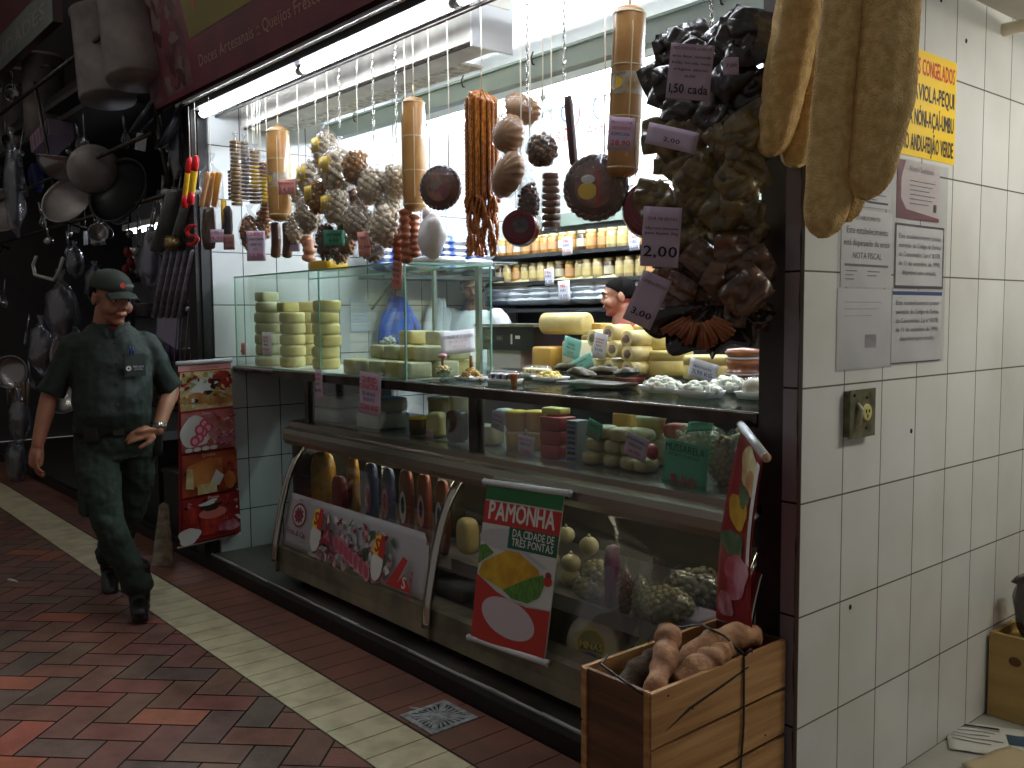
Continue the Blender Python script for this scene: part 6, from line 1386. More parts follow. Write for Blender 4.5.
# far shelves, lit from a lamp
fs_ = thing('goods_shelf', 'dim shelf of kitchenware at the back of the dark stall', 'shelf', (-9, 4.0, 0))
b = MB(); b.box(-12, 3.9, 0, -6.6, 3.96, 2.9); b.obj('back_panel', mat('shelf_greywhite', (150, 152, 156), .5), fs_)
for z in (.5, 1.0, 1.5, 1.95): b = MB(); b.box(-12, 3.55, z, -6.6, 3.9, z+.025); b.obj('board', MC['wood_black'], fs_)
rs = random.Random(44); kd = {}
def small(kind):
    b = MB()
    if kind == 0: b.lathe([(0, 0), (.1, 0), (.105, .14), (.115, .145), (.1, .15), (0, .15)], 18, cap=False); n_ = 'small_pot'
    elif kind == 1: b.lathe([(0, 0), (.05, 0), (.12, .09), (.115, .09), (0, .01)], 18, cap=False); n_ = 'small_bowl'
    else: b.lathe([(0, 0), (.05, 0), (.055, .2), (.03, .24), (0, .25)], 14, cap=False); n_ = 'thermos'
    return b.obj(n_, [AL, AL2, mat('thermos', (70, 60, 90), .4)][kind])
for z in (.525, 1.025, 1.525, 1.975):
    x = -11.8
    while x < -6.8:
        k = rs.choice([0, 1, 2])
        if k not in kd: kd[k] = small(k); o = kd[k]
        else: o = kd[k].copy(); COL.objects.link(o)
        o.location = (x, 3.72+rs.uniform(-.03, .03), z); tag(o, ('dull metal pot', 'metal bowl', 'dark thermos flask')[k]+' standing on the dim shelves deep in the kitchenware stall', ('pot', 'bowl', 'flask')[k], 'shelf '+('pots', 'bowls', 'flasks')[k]+' deep in the stall'); x += rs.uniform(.26, .4)
# low clutter of boxes behind the guard
for i, (x, w, h, m) in enumerate(((-6.2, .5, .42, (30, 26, 24)), (-6.8, .5, .6, (24, 24, 26)), (-7.5, .6, .35, (44, 36, 32)), (-8.2, .6, .5, (28, 26, 28)))):
    b = MB(); b.box(x-w/2, 2.25, .0, x+w/2, 2.75, h); b.box(x-w/2-.01, 2.24, h, x+w/2+.01, 2.76, h+.03, 0)
    tag(b.obj('dark_crate', mat('crate_%d' % i, m, .6)), 'dark storage crate on the floor behind the guard, %s from the food banner' % ('first', 'second', 'third', 'fourth')[i], 'crate')
for i in range(6):
    p = P(8+i*4, 395, 1.98); b = MB(); b.tube([p-V((0, 0, .1)), p, p+V((0, 0, .12))], [.012, .012, .01], 8); tag(b.obj('wooden_spoon', mat('spoon_wood', (110, 88, 64), .6)), 'wooden spoon handle hanging above the silvery bags, %s from the stall edge' % ('first', 'second', 'third', 'fourth', 'fifth', 'sixth')[i], 'spoon', 'wooden spoons')

# many small utensils hanging in the dark
UTM = mat('utensil_steel', (170, 168, 170), .25, .8); rs = random.Random(91); uk = {}
def utensil(kind):
    b = MB()
    if kind == 0: b.tube([(0, 0, 0), (0, 0, -.22)], .006, 6); b.ball((0, -.01, -.25), (.045, .03, .035), I3, 10, 6); nm = 'ladle'
    elif kind == 1:
        b.tube([(0, 0, 0), (0, 0, -.16)], .007, 6); b.lathe([(.07, 0), (.075, .012), (.07, .012), (.05, -.03), (0, -.04)], 16, (0, 0, -.23), rot('X', 75), cap=False); nm = 'sieve'
    elif kind == 2: b.tube([(0, 0, 0), (0, 0, -.18)], .006, 6); b.obox((0, 0, -.24), (.07, .006, .12), I3); nm = 'spatula'
    else:
        b.tube([(0, 0, 0), (0, 0, -.12)], .011, 6)
        for k in range(6):
            a_ = PI*k/6; b.tube([(0, 0, -.12), (.035*math.cos(a_), .035*math.sin(a_), -.2), (0, 0, -.27), (-.035*math.cos(a_), -.035*math.sin(a_), -.2), (0, 0, -.12)], .002, 4)
        nm = 'whisk'
    return b.obj(nm, UTM)
LB = ('steel ladle hanging in the dark kitchenware stall', 'round steel sieve hanging in the dark kitchenware stall', 'steel spatula hanging in the dark kitchenware stall', 'wire whisk hanging in the dark kitchenware stall')
CT = ('ladle', 'sieve', 'spatula', 'whisk')
for i in range(64):
    px = rs.uniform(-10, 196); py = rs.choice([104, 150, 205, 236, 250, 300, 352, 400])+rs.uniform(-10, 10)
    if 62 < px < 190 and py > 290: py = rs.uniform(205, 262)
    k = rs.choice([0, 0, 1, 1, 2, 3]); p = P(px, py, rs.uniform(2.1, 2.45))
    if p.x > XW-.18: continue
    if k not in uk: uk[k] = utensil(k); o = uk[k]
    else: o = uk[k].copy(); COL.objects.link(o)
    o.location = p; o.rotation_euler = (rs.uniform(-.15, .15), rs.uniform(-.25, .25), rs.uniform(0, 3)); tag(o, LB[k], CT[k], CT[k]+'s in the kitchenware stall')
# ================================================================ PEOPLE
def limb(b, pts, rads, n=14, ell=1.0, up=None, sub=4):
    """smooth tapered limb with rounded ends"""
    P_ = [V(p) for p in pts]; path = []; rr = []; k = len(P_)-1
    for i in range(k):
        p0 = P_[max(i-1, 0)]; p1 = P_[i]; p2 = P_[i+1]; p3 = P_[min(i+2, k)]
        for j in range(sub):
            t = j/sub; path.append(.5*((2*p1)+(p2-p0)*t+(2*p0-5*p1+4*p2-p3)*t*t+(3*p1-p0-3*p2+p3)*t**3)); rr.append(rads[i]+(rads[i+1]-rads[i])*t)
    path.append(P_[-1]); rr.append(rads[-1])
    d0 = (path[0]-path[1]).normalized(); d1 = (path[-1]-path[-2]).normalized()
    path = [path[0]+d0*rr[0]*.75, path[0]+d0*rr[0]*.45]+path+[path[-1]+d1*rr[-1]*.45, path[-1]+d1*rr[-1]*.75]
    rr = [rr[0]*.35, rr[0]*.8]+rr+[rr[-1]*.8, rr[-1]*.35]
    b.tube(path, rr, n, 0, True, True, ell, up)
def rings(b, rg, n=24):
    """stack of elliptical rings (x,y,z,rx,ry)"""
    vs = []; fs = []
    for x, y, z, rx, ry in rg:
        for j in range(n):
            a = 2*PI*j/n; vs.append((x+rx*math.copysign(abs(math.cos(a))**.85, math.cos(a)), y+ry*math.sin(a), z))
    for i in range(len(rg)-1):
        for j in range(n): fs.append((i*n+j, i*n+(j+1) % n, (i+1)*n+(j+1) % n, (i+1)*n+j))
    fs.append(tuple(reversed(range(n)))); fs.append(tuple((len(rg)-1)*n+j for j in range(n))); b.add(vs, fs, 0, True)
def head(b, c, R_, s=1.0):
    f = lambda x, y, z: V(c)+R_@(V((x, y, z))*s)
    B = lambda p, r, RR=I3: b.ball(f(*p), tuple(q*s for q in r), R_@RR, 18, 12)
    B((0, .014, .03), (.077, .096, .086)); B((0, -.022, -.02), (.064, .068, .078)); B((0, -.03, -.07), (.046, .05, .04)); B((0, -.062, -.093), (.024, .022, .019))
    B((0, -.082, .026), (.05, .018, .012)); B((.036, -.06, -.03), (.028, .03, .03)); B((-.036, -.06, -.03), (.028, .03, .03))
    limb(b, [f(0, -.084, .018), f(0, -.096, -.008), f(0, -.102, -.022)], [.007*s, .009*s, .011*s], 8)
    for q in (-1, 1): B((q*.011, -.094, -.027), (.009, .011, .008)); B((q*.077, .012, -.004), (.010, .02, .033), rot('Z', q*18))
    B((0, -.088, -.052), (.026, .012, .0065)); B((0, -.086, -.062), (.022, .012, .0065))
    limb(b, [f(0, .02, -.06), f(0, .028, -.14), f(0, .03, -.2)], [.056*s, .056*s, .064*s])
def face_parts(t, c, R_, s=1.0, brows=None, look=0):
    f = lambda x, y, z: V(c)+R_@(V((x, y, z))*s)
    for q in (-1, 1):
        b = MB(); b.ball(f(q*.031, -.0725, .008), (.0125*s, .0115*s, .009*s), R_, 12, 8); b.obj('eye', mat('eye_white', (196, 190, 184), .3), t)
        e = t.children[-1]; b = MB(); b.ball(f(q*.031+look*.004, -.0825, .008), (.0058*s, .003*s, .0065*s), R_, 10, 6); b.obj('iris', mat('iris_dark', (34, 20, 14), .2), t)
        b = MB(); limb(b, [f(q*.014, -.097, .028), f(q*.032, -.094, .034), f(q*.052, -.078, .027)], [.003*s, .0045*s, .0025*s], 6); b.obj('eyebrow', brows or mat('hair_black', (20, 17, 16), .95, spec=.05), t)
    b = MB(); b.ball(f(0, -.0955, -.057), (.024*s, .007*s, .0022*s), R_, 12, 6); b.obj('mouth_line', mat('lip_dark', (96, 48, 42), .5), t)
def hand(b, w, d, nrm, side, curl=.5, L_=.185, spread=.25):
    """w wrist, d direction of the palm, nrm palm normal (palm side), side: +1 thumb along d x nrm"""
    d = V(d).normalized(); nrm = (V(nrm)-d*V(nrm).dot(d)).normalized(); s_ = d.cross(nrm)*side; w = V(w)
    limb(b, [w, w+d*.045, w+d*.09], [.027, .036, .034], 12, .45, s_)
    b.ball(w+d*.06, (.04, .04, .018), Matrix((s_, d, nrm)).transposed(), 12, 8)
    for k, (off, ln, r) in enumerate(((.030, .072, .0092), (.011, .080, .0096), (-.009, .075, .0092), (-.028, .058, .0082))):
        p = w+d*.088+s_*off; dd = (d+s_*spread*off*6).normalized(); pts = [p]; a = curl*(.35+.08*k)
        for j, fr in enumerate((.45, .31, .24)):
            dd = (dd*math.cos(a)+nrm*math.sin(a)).normalized(); pts.append(pts[-1]+dd*ln*fr); a = curl*(.75+.05*k)
        limb(b, pts, [r, r*.95, r*.88, r*.78], 8)
    p = w+d*.03+s_*.03; dd = (d*.75+s_*.6+nrm*.25).normalized(); q1 = p+dd*.035; dd2 = (d*.9+s_*.25+nrm*.35).normalized(); limb(b, [p, q1, q1+dd2*.03, q1+dd2*.052], [.014, .0125, .011, .009], 8)
SK1 = mat('skin_brown', (168, 112, 84), .5, var=.1, vs=12, sss=.08); SK2 = mat('skin_tan', (168, 120, 96), .5, var=.1, vs=12)
# ---- guard, local axes: x to his left side seen from the aisle, y away from the viewer
G = thing('person', 'guard in dark green uniform and cap walking along the aisle', 'person', (0, 0, 0))
UNI = mat('uniform_green', (36, 48, 42), .8, col2=(26, 36, 32), vs=5, bump=.15, bs=40); UNT = mat('trouser_green', (40, 54, 44), .85, col2=(28, 38, 32), vs=5, bump=.2, bs=30)
HC = V((.012, -.05, 1.60)); HR = rot('Z', 32)@rot('X', 14)
Lsh, Lel, Lwr = V((.165, .02, 1.375)), V((.275, .07, 1.13)), V((.20, -.10, .935))
Rsh, Rel, Rwr = V((-.17, .0, 1.375)), V((-.285, .02, 1.13)), V((-.345, -.045, .89))
b = MB(); head(b, HC, HR, 1.1)
limb(b, [(0, .01, 1.38), (0, -.0, 1.46), HC+V((0, .04, -.1))], [.06, .06, .058])
limb(b, [Lsh, Lsh.lerp(Lel, .5), Lel, Lel.lerp(Lwr, .4), Lwr], [.040, .042, .041, .041, .028]); limb(b, [Rsh, Rsh.lerp(Rel, .5), Rel, Rel.lerp(Rwr, .4), Rwr], [.040, .042, .041, .041, .028])
hand(b, Lwr, V((-.9, -.35, -.05)), V((.15, .9, -.5)), 1, .55); hand(b, Rwr, V((-.12, -.15, -1)), V((.8, .2, .1)), -1, .6)
rings(b, [(0, 0, .86, .15, .10), (0, 0, 1.0, .16, .11), (0, 0, 1.25, .15, .10), (0, 0, 1.36, .12, .07), (0, 0, 1.44, .06, .05)])
KF, AF = V((-.045, -.13, .50)), V((.085, -.075, .10)); KR, AR = V((.06, .20, .50)), V((-.06, .50, .13))
limb(b, [(-.09, 0, .88), KF, AF], [.075, .055, .04]); limb(b, [(.09, .02, .88), KR, AR], [.075, .055, .04])
o = b.obj('body', SK1, G); remesh(o, .0055, 2)
face_parts(G, HC, HR, 1.1)
b = MB()   # shirt
rings(b, [(-.005, .0, .90, .178, .125), (-.005, -.01, .95, .186, .140), (-.005, -.025, 1.03, .185, .158), (-.003, -.02, 1.12, .185, .155), (0, -.005, 1.22, .188, .142), (0, .005, 1.32, .195, .128), (0, .01, 1.385, .178, .11), (0, .012, 1.43, .14, .09), (0, .01, 1.475, .085, .075)])
for S_, E_ in ((Lsh, Lel), (Rsh, Rel)):
    q = S_.lerp(E_, .86); s2 = S_+(V((0, 0, 1.40))-S_)*.25; limb(b, [s2, S_+V((0, 0, -.01)), S_.lerp(E_, .45), q], [.056, .064, .06, .064])
    d = (E_-S_).normalized(); b.tube([q-d*.03, q+d*.035], [.062, .068], 18)
o = b.obj('shirt', UNI, G); remesh(o, .008, 3); wrinkle(o, .022, .09)
b = MB()   # collar and placket
for q in (-1, 1): b.grid(lambda u, v, q=q: V((q*(.012+.075*u), -.085+.075*u*u+.006*v-.022*v*(1-u), 1.475-.03*(1-u)-.045*v*(1-.4*u)+.012*u)), 6, 4, .004)
b.obj('collar', UNI, G)
b = MB(); b.grid(lambda u, v: V((-.012+.026*u, -.178+.0-(0 if v < .8 else (v-.8)*-.35), .95+.47*v)) if False else V((.0, 0, 0)), 1, 1) if False else None
b = MB()
for q, z in enumerate((1.38, 1.28, 1.18, 1.08)): b.ball((.02, (-.122, -.142, -.165, -.182)[q], z), (.006, .003, .006), I3, 8, 6)
b.obj('button', mat('button_dark', (20, 24, 22), .4), G)
b = MB(); limb(b, [(-.0, -.035, 1.46), (.02, -.065, 1.445), (.04, -.045, 1.46)], [.02, .022, .018]); b.obj('undershirt', mat('tee_red', (110, 24, 24), .8), G)
b = MB(); b.obox((.105, -.147, 1.27), (.10, .006, .11), rot('Z', 16)@rot('X', -4)); b.obj('pocket', UNI, G)
b = MB(); b.tube([(.085, -.163, 1.325), (.085, -.166, 1.365)], .0045, 6); b.tube([(.098, -.16, 1.325), (.098, -.163, 1.36)], .004, 6); b.obj('pen', mat('pen_blue', (40, 50, 140), .4), G)
a = Art(plane((.105, -.158, 1.255), (.96, .27, 0), (0, -.05, 1))); a.h = .001; a.disc(-.03, .0, .013, .013, WHT, 14); a.disc(-.03, 0, .005, .005, UNI, 8); a.text('MERCADO', .014, .016, .003, WHT, w=.05); a.text('CENTRAL', .010, .016, -.009, WHT, w=.045); a.done('badge_print', G)
b = MB()   # trousers
rings(b, [(0, 0, .80, .16, .12), (-.0, 0, .86, .183, .135), (-.003, 0, .94, .182, .132), (-.003, 0, .955, .175, .125)])
limb(b, [(-.085, 0, .86), (-.075, -.08, .68), KF, KF.lerp(AF, .5)+V((0, .01, 0)), AF+V((0, .01, .05))], [.105, .098, .078, .074, .078]); limb(b, [(.085, .02, .86), (.085, .12, .68), KR, KR.lerp(AR, .5), AR+V((.0, -.02, .06))], [.105, .095, .078, .072, .076])
o = b.obj('trousers', UNT, G); remesh(o, .008, 3); wrinkle(o, .035, .08)
b = MB(); b.obox((-.15, -.095, .60), (.03, .12, .14), rot('Z', 20), 0, .4); b.obj('cargo_pocket', UNT, G)
b = MB(); rings(b, [(-.003, 0, .925, .19, .14), (-.003, 0, .968, .19, .142)], 30); b.obj('belt', mat('belt_black', (16, 15, 15), .5), G)
b = MB(); b.obox((.02, -.146, .947), (.05, .012, .038)); b.obj('buckle', STD, G)
b = MB(); b.obox((-.10, -.125, .945), (.07, .04, .10), rot('Z', -25), 0, .3); b.obj('belt_pouch', MC['belt_black'], G)
b = MB(); b.obox((.20, .01, .88), (.05, .06, .17), I3, 0, .3); b.tube([(.20, .0, .96), (.205, 0, 1.02)], .008, 6); b.obj('radio', mat('radio_black', (14, 14, 16), .4), G)
b = MB(); d = (Lwr-Lel).normalized(); b.tube([Lwr-d*.03, Lwr-d*.008], [.034, .033], 18); b.tube([Lwr-d*.02+V((.0, -.032, .015)), Lwr-d*.02+V((0, -.04, .018))], .016, 14); b.obj('wrist_watch', mat('watch_steel', (190, 190, 184), .25, .9), G)
for AN, ang, nm in ((AF, -6, 'boot'), (AR, 24, 'boot')):   # boots
    b = MB(); R_ = rot('X', ang)
    f = lambda x, y, z: AN+R_@V((x, y, z))
    limb(b, [f(0, .01, .14), f(0, .01, .04), f(0, .0, -.04)], [.06, .056, .05]); limb(b, [f(0, .03, -.055), f(0, -.06, -.05), f(0, -.16, -.062)], [.042, .05, .038], 14, .8)
    b.obox(f(0, -.05, -.088), (.085, .27, .024), R_, 0, .3); o = b.obj(nm, mat('boot_black', (18, 17, 17), .4), G); remesh(o, .007, 2)
b = MB(); f = lambda x, y, z: HC+HR@(V((x, y, z))*1.1)   # cap
b.grid(lambda u, v: f(.086*math.cos(2*PI*u)*math.cos(v*PI/2*.98), .016+.106*math.sin(2*PI*u)*math.cos(v*PI/2*.98), .043+.085*math.sin(v*PI/2)**.9), 28, 10, .004)
b.grid(lambda u, v: f((-.072+.144*u), -.082-.075*v*(1-(2*u-1)**2*.55)+.02*(2*u-1)**2, .048-.018*v-.02*(2*u-1)**2), 14, 6, .004); b.ball(f(0, .016, .128), (.008, .008, .005))
b.obj('cap', mat('cap_green', (46, 54, 46), .85), G)
a = Art(plane(f(.0, -.098, .075), HR@V((1,0,0)), HR@V((0,.25,.97)))); a.h = .003; a.disc(-.018, .004, .014, .014, RDP, 14); a.text('CENTRAL', .016, .022, .0, WHT, w=.045); a.done('cap_print', G)
b = MB(); b.grid(lambda u, v: f(.0795*math.cos(PI*(u*1.1-.05)), .016+.098*math.sin(PI*(u*1.1-.05)), .045-.05*v), 18, 3, .003); b.obj('hair', mat('hair_black', (20, 17, 16), .95, spec=.05), G)
G.location = (-4.798, 1.439, .0); G.rotation_euler = (0, 0, math.radians(72.5))
# ---- two people behind the counter
def vendor(label, shirt, loc, rz, HRv, skin, hair, s=1.0, arms='down', hairstyle=True, belly=.0):
    T_ = thing('person', label, 'person', (0, 0, 0)); hc = V((0, -.02, 1.60))
    b = MB(); head(b, hc, HRv, s); limb(b, [(0, .01, 1.36), (0, 0, 1.44), hc+V((0, .03, -.1))], [.075, .062, .056])
    A = []
    for q in (-1, 1):
        sh, el, wr = V((q*.2, 0, 1.38)), V((q*.30, .03, 1.12)), V((q*.24, -.16, .98)); A.append((sh, el)); limb(b, [sh, sh.lerp(el, .5), el, el.lerp(wr, .4), wr], [.056, .05, .043, .04, .028]); hand(b, wr, V((-q*.5, -.8, -.1)), V((0, 0, -1)), -q, .5)
    rings(b, [(0, 0, .8, .15, .10), (0, 0, 1.25, .17, .11), (0, 0, 1.41, .17, .08)])
    for q in (-1, 1): limb(b, [(q*.09, 0, .85), (q*.1, -.01, .48), (q*.1, .02, .1)], [.08, .056, .04]); limb(b, [(q*.1, .03, .05), (q*.1, -.12, .045)], [.04, .035])
    o = b.obj('body', skin, T_); remesh(o, .006, 2); face_parts(T_, hc, HRv, s)
    b = MB(); rings(b, [(0, 0, .86, .19, .135), (0, -.02, 1.0, .2, .15+belly), (0, 0, 1.22, .2, .14), (0, .005, 1.34, .21, .125), (0, .01, 1.40, .19, .1), (0, .01, 1.44, .085, .075)])
    for sh, el in A: limb(b, [sh*.8+V((0, 0, .276)), sh, sh.lerp(el, .7)], [.06, .068, .072])
    o = b.obj('shirt', shirt, T_); remesh(o, .01, 3); wrinkle(o, .02, .1)
    b = MB(); rings(b, [(0, 0, .8, .16, .12), (0, 0, .92, .175, .12)])
    for q in (-1, 1): limb(b, [(q*.09, 0, .85), (q*.1, -.01, .48), (q*.1, .02, .12)], [.1, .075, .07])
    o = b.obj('trousers', mat('denim', (40, 48, 66), .8), T_); remesh(o, .012, 2)
    if hairstyle:
        f = lambda x, y, z: hc+HRv@(V((x, y, z))*s); b = MB()
        def hf(u, v):
            th = 2*PI*u; fr = math.sin(th) < 0; lo = -.55+ (1.0 if fr else 0)*abs(math.sin(th))**.45; ph = lo+(PI/2-lo)*v; n_ = .004*noise.noise(V((u*30, v*20, 0)))
            return f((.0795+n_)*math.cos(ph)*math.cos(th), .015+(.0985+n_)*math.cos(ph)*math.sin(th), .032+(.089+n_)*math.sin(ph))
        b.grid(hf, 36, 12, .006); b.obj('hair', hair, T_)
    T_.location = loc; T_.rotation_euler = (0, 0, rz); return T_
HB_ = mat('hair_black', (20, 17, 16), .95, spec=.05)
pv = P(622, 297, 3.95)
vendor('vendor in red shirt behind the counter looking towards the showcase', mat('shirt_red', (176, 24, 36), .8), (pv.x, pv.y, pv.z-1.60), math.radians(-45), rot('X', 4), SK2, HB_, .97)
pw = P(474, 300, 4.0)
T2 = vendor('vendor in white T-shirt with black trim seen through the glass showcase', mat('shirt_white', (216, 222, 226), .8, var=.08), (pw.x, 4.0, .10), math.radians(20), rot('X', 20)@rot('Z', 30), mat('skin_dark', (110, 72, 56), .5), HB_)
# ================================================================ CORNER: LOOFAHS, CRATE, PAPERS, WALL THINGS
LOO = mat('loofah', (252, 218, 152), .9, col2=(224, 184, 116), vs=45, bump=1.0, bs=220, detail=8)
def loofah(pix, rad, lab, Y=2.08, seed=0):
    pts = [P(x, y, Y) if not isinstance(Y, (list, tuple)) else P(x, y, Y[i]) for i, (x, y) in enumerate(pix)]
    n = 44; path = []; rr = []; k = len(pts)-1
    for i in range(n+1):
        s_ = i/n*k; j = min(int(s_), k-1); q = s_-j; q2_ = q*q*(3-2*q)*.3+q*.7; path.append(pts[j].lerp(pts[j+1], q2_)); r_ = rad[j]+(rad[j+1]-rad[j])*q; rr.append(r_/ppm(path[-1]))
    b = MB(); N_ = 30; vs = []; fs = []
    for i, p in enumerate(path):
        q_ = min(1, (n-i+.15)/5); e = min(math.sqrt(1-(1-q_)**2), .6+i*.2)
        for j in range(N_):
            a = 2*PI*j/N_; k_ = 1+.07*math.cos(a*5+i*.02+seed)+.05*noise.noise(V((math.cos(a)*2+seed, math.sin(a)*2, i*.22)))+.03*noise.noise(V((math.cos(a)*9, math.sin(a)*9+seed, i*.9)))
            vs.append(p+V((math.cos(a)*rr[i]*k_*e*.95, math.sin(a)*rr[i]*k_*e*.95, 0)))
    for i in range(n):
        for j in range(N_): fs.append((i*N_+j, i*N_+(j+1) % N_, (i+1)*N_+(j+1) % N_, (i+1)*N_+j))
    fs.append(tuple(range(N_))); fs.append(tuple(reversed([n*N_+j for j in range(N_)]))); b.add(vs, fs, 0, True)
    return tag(b.obj('loofah', LOO), lab, 'loofah', 'long dried loofahs')
loofah([(812, -60), (800, 0), (786, 80), (771, 157)], [20, 24, 23, 17], 'long dried loofah overlapping the steel post, curved at its tip', 2.12, 1)
loofah([(822, -60), (818, 0), (804, 90), (795, 168)], [18, 20, 20, 18], 'shaded long loofah behind and between two others next to the post', 2.20, 2)
loofah([(848, -60), (846, 0), (834, 120), (823, 238)], [24, 26, 26, 22], 'longest dried loofah, reaching lowest in front of the tiled corner', 2.05, 3)
loofah([(866, -60), (862, 0), (858, 110), (848, 222)], [20, 22, 22, 14], 'thin ribbed loofah half hidden between the two longest', 2.13, 4)
loofah([(893, -60), (891, 0), (883, 110), (866, 200)], [26, 29, 30, 20], 'thick dried loofah beside the yellow sign', 2.09, 5)
b = MB(); b.tube([(-1.46, 2.07, 2.62), (-1.2, 2.09, 2.66), (-1.0, 2.1, 2.62)], .004, 8); b.tube([(-1.46, 2.07, 2.62), (-1.43, 2.25, 2.64)], .004, 8); tag(b.obj('loofah_wire', STD), 'wire from which the loofahs hang at the tiled corner', 'wire')
# papers on the wall
XS_ = XR+.0005
def wall_sheet(name, lab, y0, z0, y1, z1, m, cat='notice', grp=None, th=.0015, tilt=0):
    t = thing(name, lab, cat, (XS_, (y0+y1)/2, z0), grp); b = MB(); b.box(XS_, y0, z0, XS_+th, y1, z1); b.obj('sheet', m, t)
    a = Art(plane((XS_+th, y0, z0), (0,1,0), (0,0,1))); a.h = .0006; return t, a, y1-y0, z1-z0
YS = mat('sign_yellow', (248, 206, 8), .45); SR = mat('sign_red', (206, 44, 20), .5); SBK = mat('sign_black', (34, 26, 30), .5)
t, a, w, h = wall_sheet('yellow_sign', 'yellow sign listing frozen foods, partly behind the thick loofah', 2.60, 1.985, 3.115, 2.315, YS, 'sign')
for i, (s_, m) in enumerate((('PRODUTOS CONGELADOS', SR), ('GRAVIOLA-PEQUI', SBK), ('FRUTA NÓNI-AÇAÍ-UMBU', SBK), ('FEIJÃO ANDU-FEIJÃO VERDE', SBK))):
    a.text(s_, .070, w-.015, h-.073-i*.079, m, 'R', .02, w=(.41, .33, .38, .39)[i])
a.done('lettering', t)
PW = mat('notice_white', (222, 224, 222), .5, var=.06, vs=6); GT = mat('notice_grey', (120, 120, 124), .6); DT = mat('notice_dark', (80, 80, 88), .6)
def lines(a, x0, x1, y, n, dy, m=GT, th=.003):
    for k in range(n): a.rect(x0, y-k*dy, x1-(.25*(x1-x0) if k == n-1 else .02*(k % 3)), y-k*dy+th, m)
t, a, w, h = wall_sheet('wall_notice', 'white fiscal notice in a clear sleeve below the longest loofah', 2.42, 1.575, 2.712, 1.80, PW)
a.text('ESTABELECIMENTO', .016, w*.5, h-.03, GT, bold=.01); a.text('Este estabelecimento', .028, w*.5, h-.07, DT); a.text('está dispensado de emitir', .026, w*.5, h-.105, DT); a.text('NOTA FISCAL', .026, w*.5, h-.142, GT, bold=.01); a.rect(w*.06, h-.165, w*.92, h-.158, GT); lines(a, w*.08, w*.3, .045, 3, .012); lines(a, w*.5, w*.75, .045, 2, .012); a.done('print', t)
t, a, w, h = wall_sheet('wall_notice', 'white printed notice half hidden right behind the loofah tips'.replace('right behind', 'just behind'), 2.42, 1.81, 2.70, 1.98, PW)
lines(a, .02, w-.03, h-.05, 8, .014); a.rect(.01, .012, w-.02, .018, DT); a.done('print', t)
t, a, w, h = wall_sheet('wall_notice', 'blank creased white sheet, lowest in the first column of notices', 2.405, 1.335, 2.715, 1.57, PW)
lines(a, w*.12, w*.8, h-.04, 3, .02, MC['print_grey'], .002); a.rect(w*.5, .06, w*.72, .1, MC['print_grey']); a.done('print', t)
t, a, w, h = wall_sheet('certificate', 'certificate with maroon border under the yellow sign', 2.735, 1.79, 3.015, 1.968, mat('cert_cream', (206, 196, 192), .5), 'certificate')
CM = mat('cert_maroon', (128, 84, 92), .5); a.poly([(0,0),(0,h),(.05,h),(.025,h*.7),(.025,h*.35),(.06,.03),(w,.012),(w,0)], CM); a.text('Alvará Sanitário', .026, w*.55, h-.03, GT); lines(a, .08, w-.03, h-.06, 6, .014); a.rect(w*.85, .03, w*.93, .055, DT); a.done('print', t)
txt_ = ['Este estabelecimento possui', 'exemplar do Código de Defesa', 'do Consumidor, Lei nº 8.078,', 'de 11 de setembro de 1990,', 'disponível para consulta.']
for (y0, z0, y1, z1, lab, fr) in ((2.73, 1.575, 3.055, 1.775, 'notice in a dark grey frame about the consumer code', DT), (2.722, 1.34, 3.052, 1.568, 'notice with a blue top bar about the consumer code, below the framed one', BLU)):
    t, a, w, h = wall_sheet('wall_notice', lab, y0, z0, y1, z1, PW)
    if fr is DT:
        for r_ in ((0,0,w,.009),(0,h-.007,w,h),(0,0,.007,h),(w-.007,0,w,h)): a.rect(*r_, DT)
    else: a.rect(0, h-.014, w, h-.002, mat('notice_blue', (70, 90, 140), .5)); a.rect(0, 0, w, .004, DT)
    for k, s_ in enumerate(txt_): a.text(s_, .021, w*.5, h-.045-k*.028, DT, w=w*.86 if k < 4 else w*.7)
    a.done('print', t)
b = MB(); b.box(XS_+.004, 2.395, 1.33, XS_+.0045, 2.722, 1.995); b.box(XS_+.004, 2.724, 1.335, XS_+.0045, 3.07, 1.972); tag(b.obj('plastic_sleeve', clear('sleeve', (254, 254, 255), .0, .15, .0, (255, 255, 255), .4, 14)), 'clear plastic sleeve covering the paper notices on the tiles', 'plastic sleeve')
# outlet box
c = V((XR, 2.52, 1.206)); t = thing('outlet_box', 'old grey green metal outlet box on the tiled wall', 'outlet', c)
MG = mat('metal_green', (122, 120, 92), .5, .3, var=.3, vs=30)
b = MB(); b.box(XR, 2.452, 1.138, XR+.02, 2.588, 1.272); b.obj('box', MG, t); b = MB(); b.box(XR+.02, 2.448, 1.134, XR+.024, 2.592, 1.276); b.obj('cover_plate', MG, t)
b = MB(); b.lathe([(.026, .02), (.026, .027), (.02, .028), (0, .028)], 20, c+V((0, .02, .0)), rot('Y', 90), cap=False); b.obj('socket', mat('socket_cream', (196, 190, 120), .5), t)
b = MB()
for dy, dz in ((.012, .004), (.028, .004), (.02, -.01)): b.box(XR+.028, c.y+dy-.002, c.z+dz-.005, XR+.0295, c.y+dy+.002, c.z+dz+.005)
b.obj('pin_slots', INK, t)
for dy, dz in ((.02, .045), (.02, -.045), (-.05, .055)):
    b = MB(); b.lathe([(0, .028), (.004, .028), (.005, .024)], 8, c+V((0, dy, dz)), rot('Y', 90), cap=False); b.obj('screw', STD, t)
b = MB(); b.tube([c+V((.024, -.032, .03)), c+V((.036, -.03, .012)), c+V((.034, -.036, -.035))], [.006, .008, .005], 8); b.obj('switch_lever', mat('lever', (190, 186, 160), .4, .5), t)
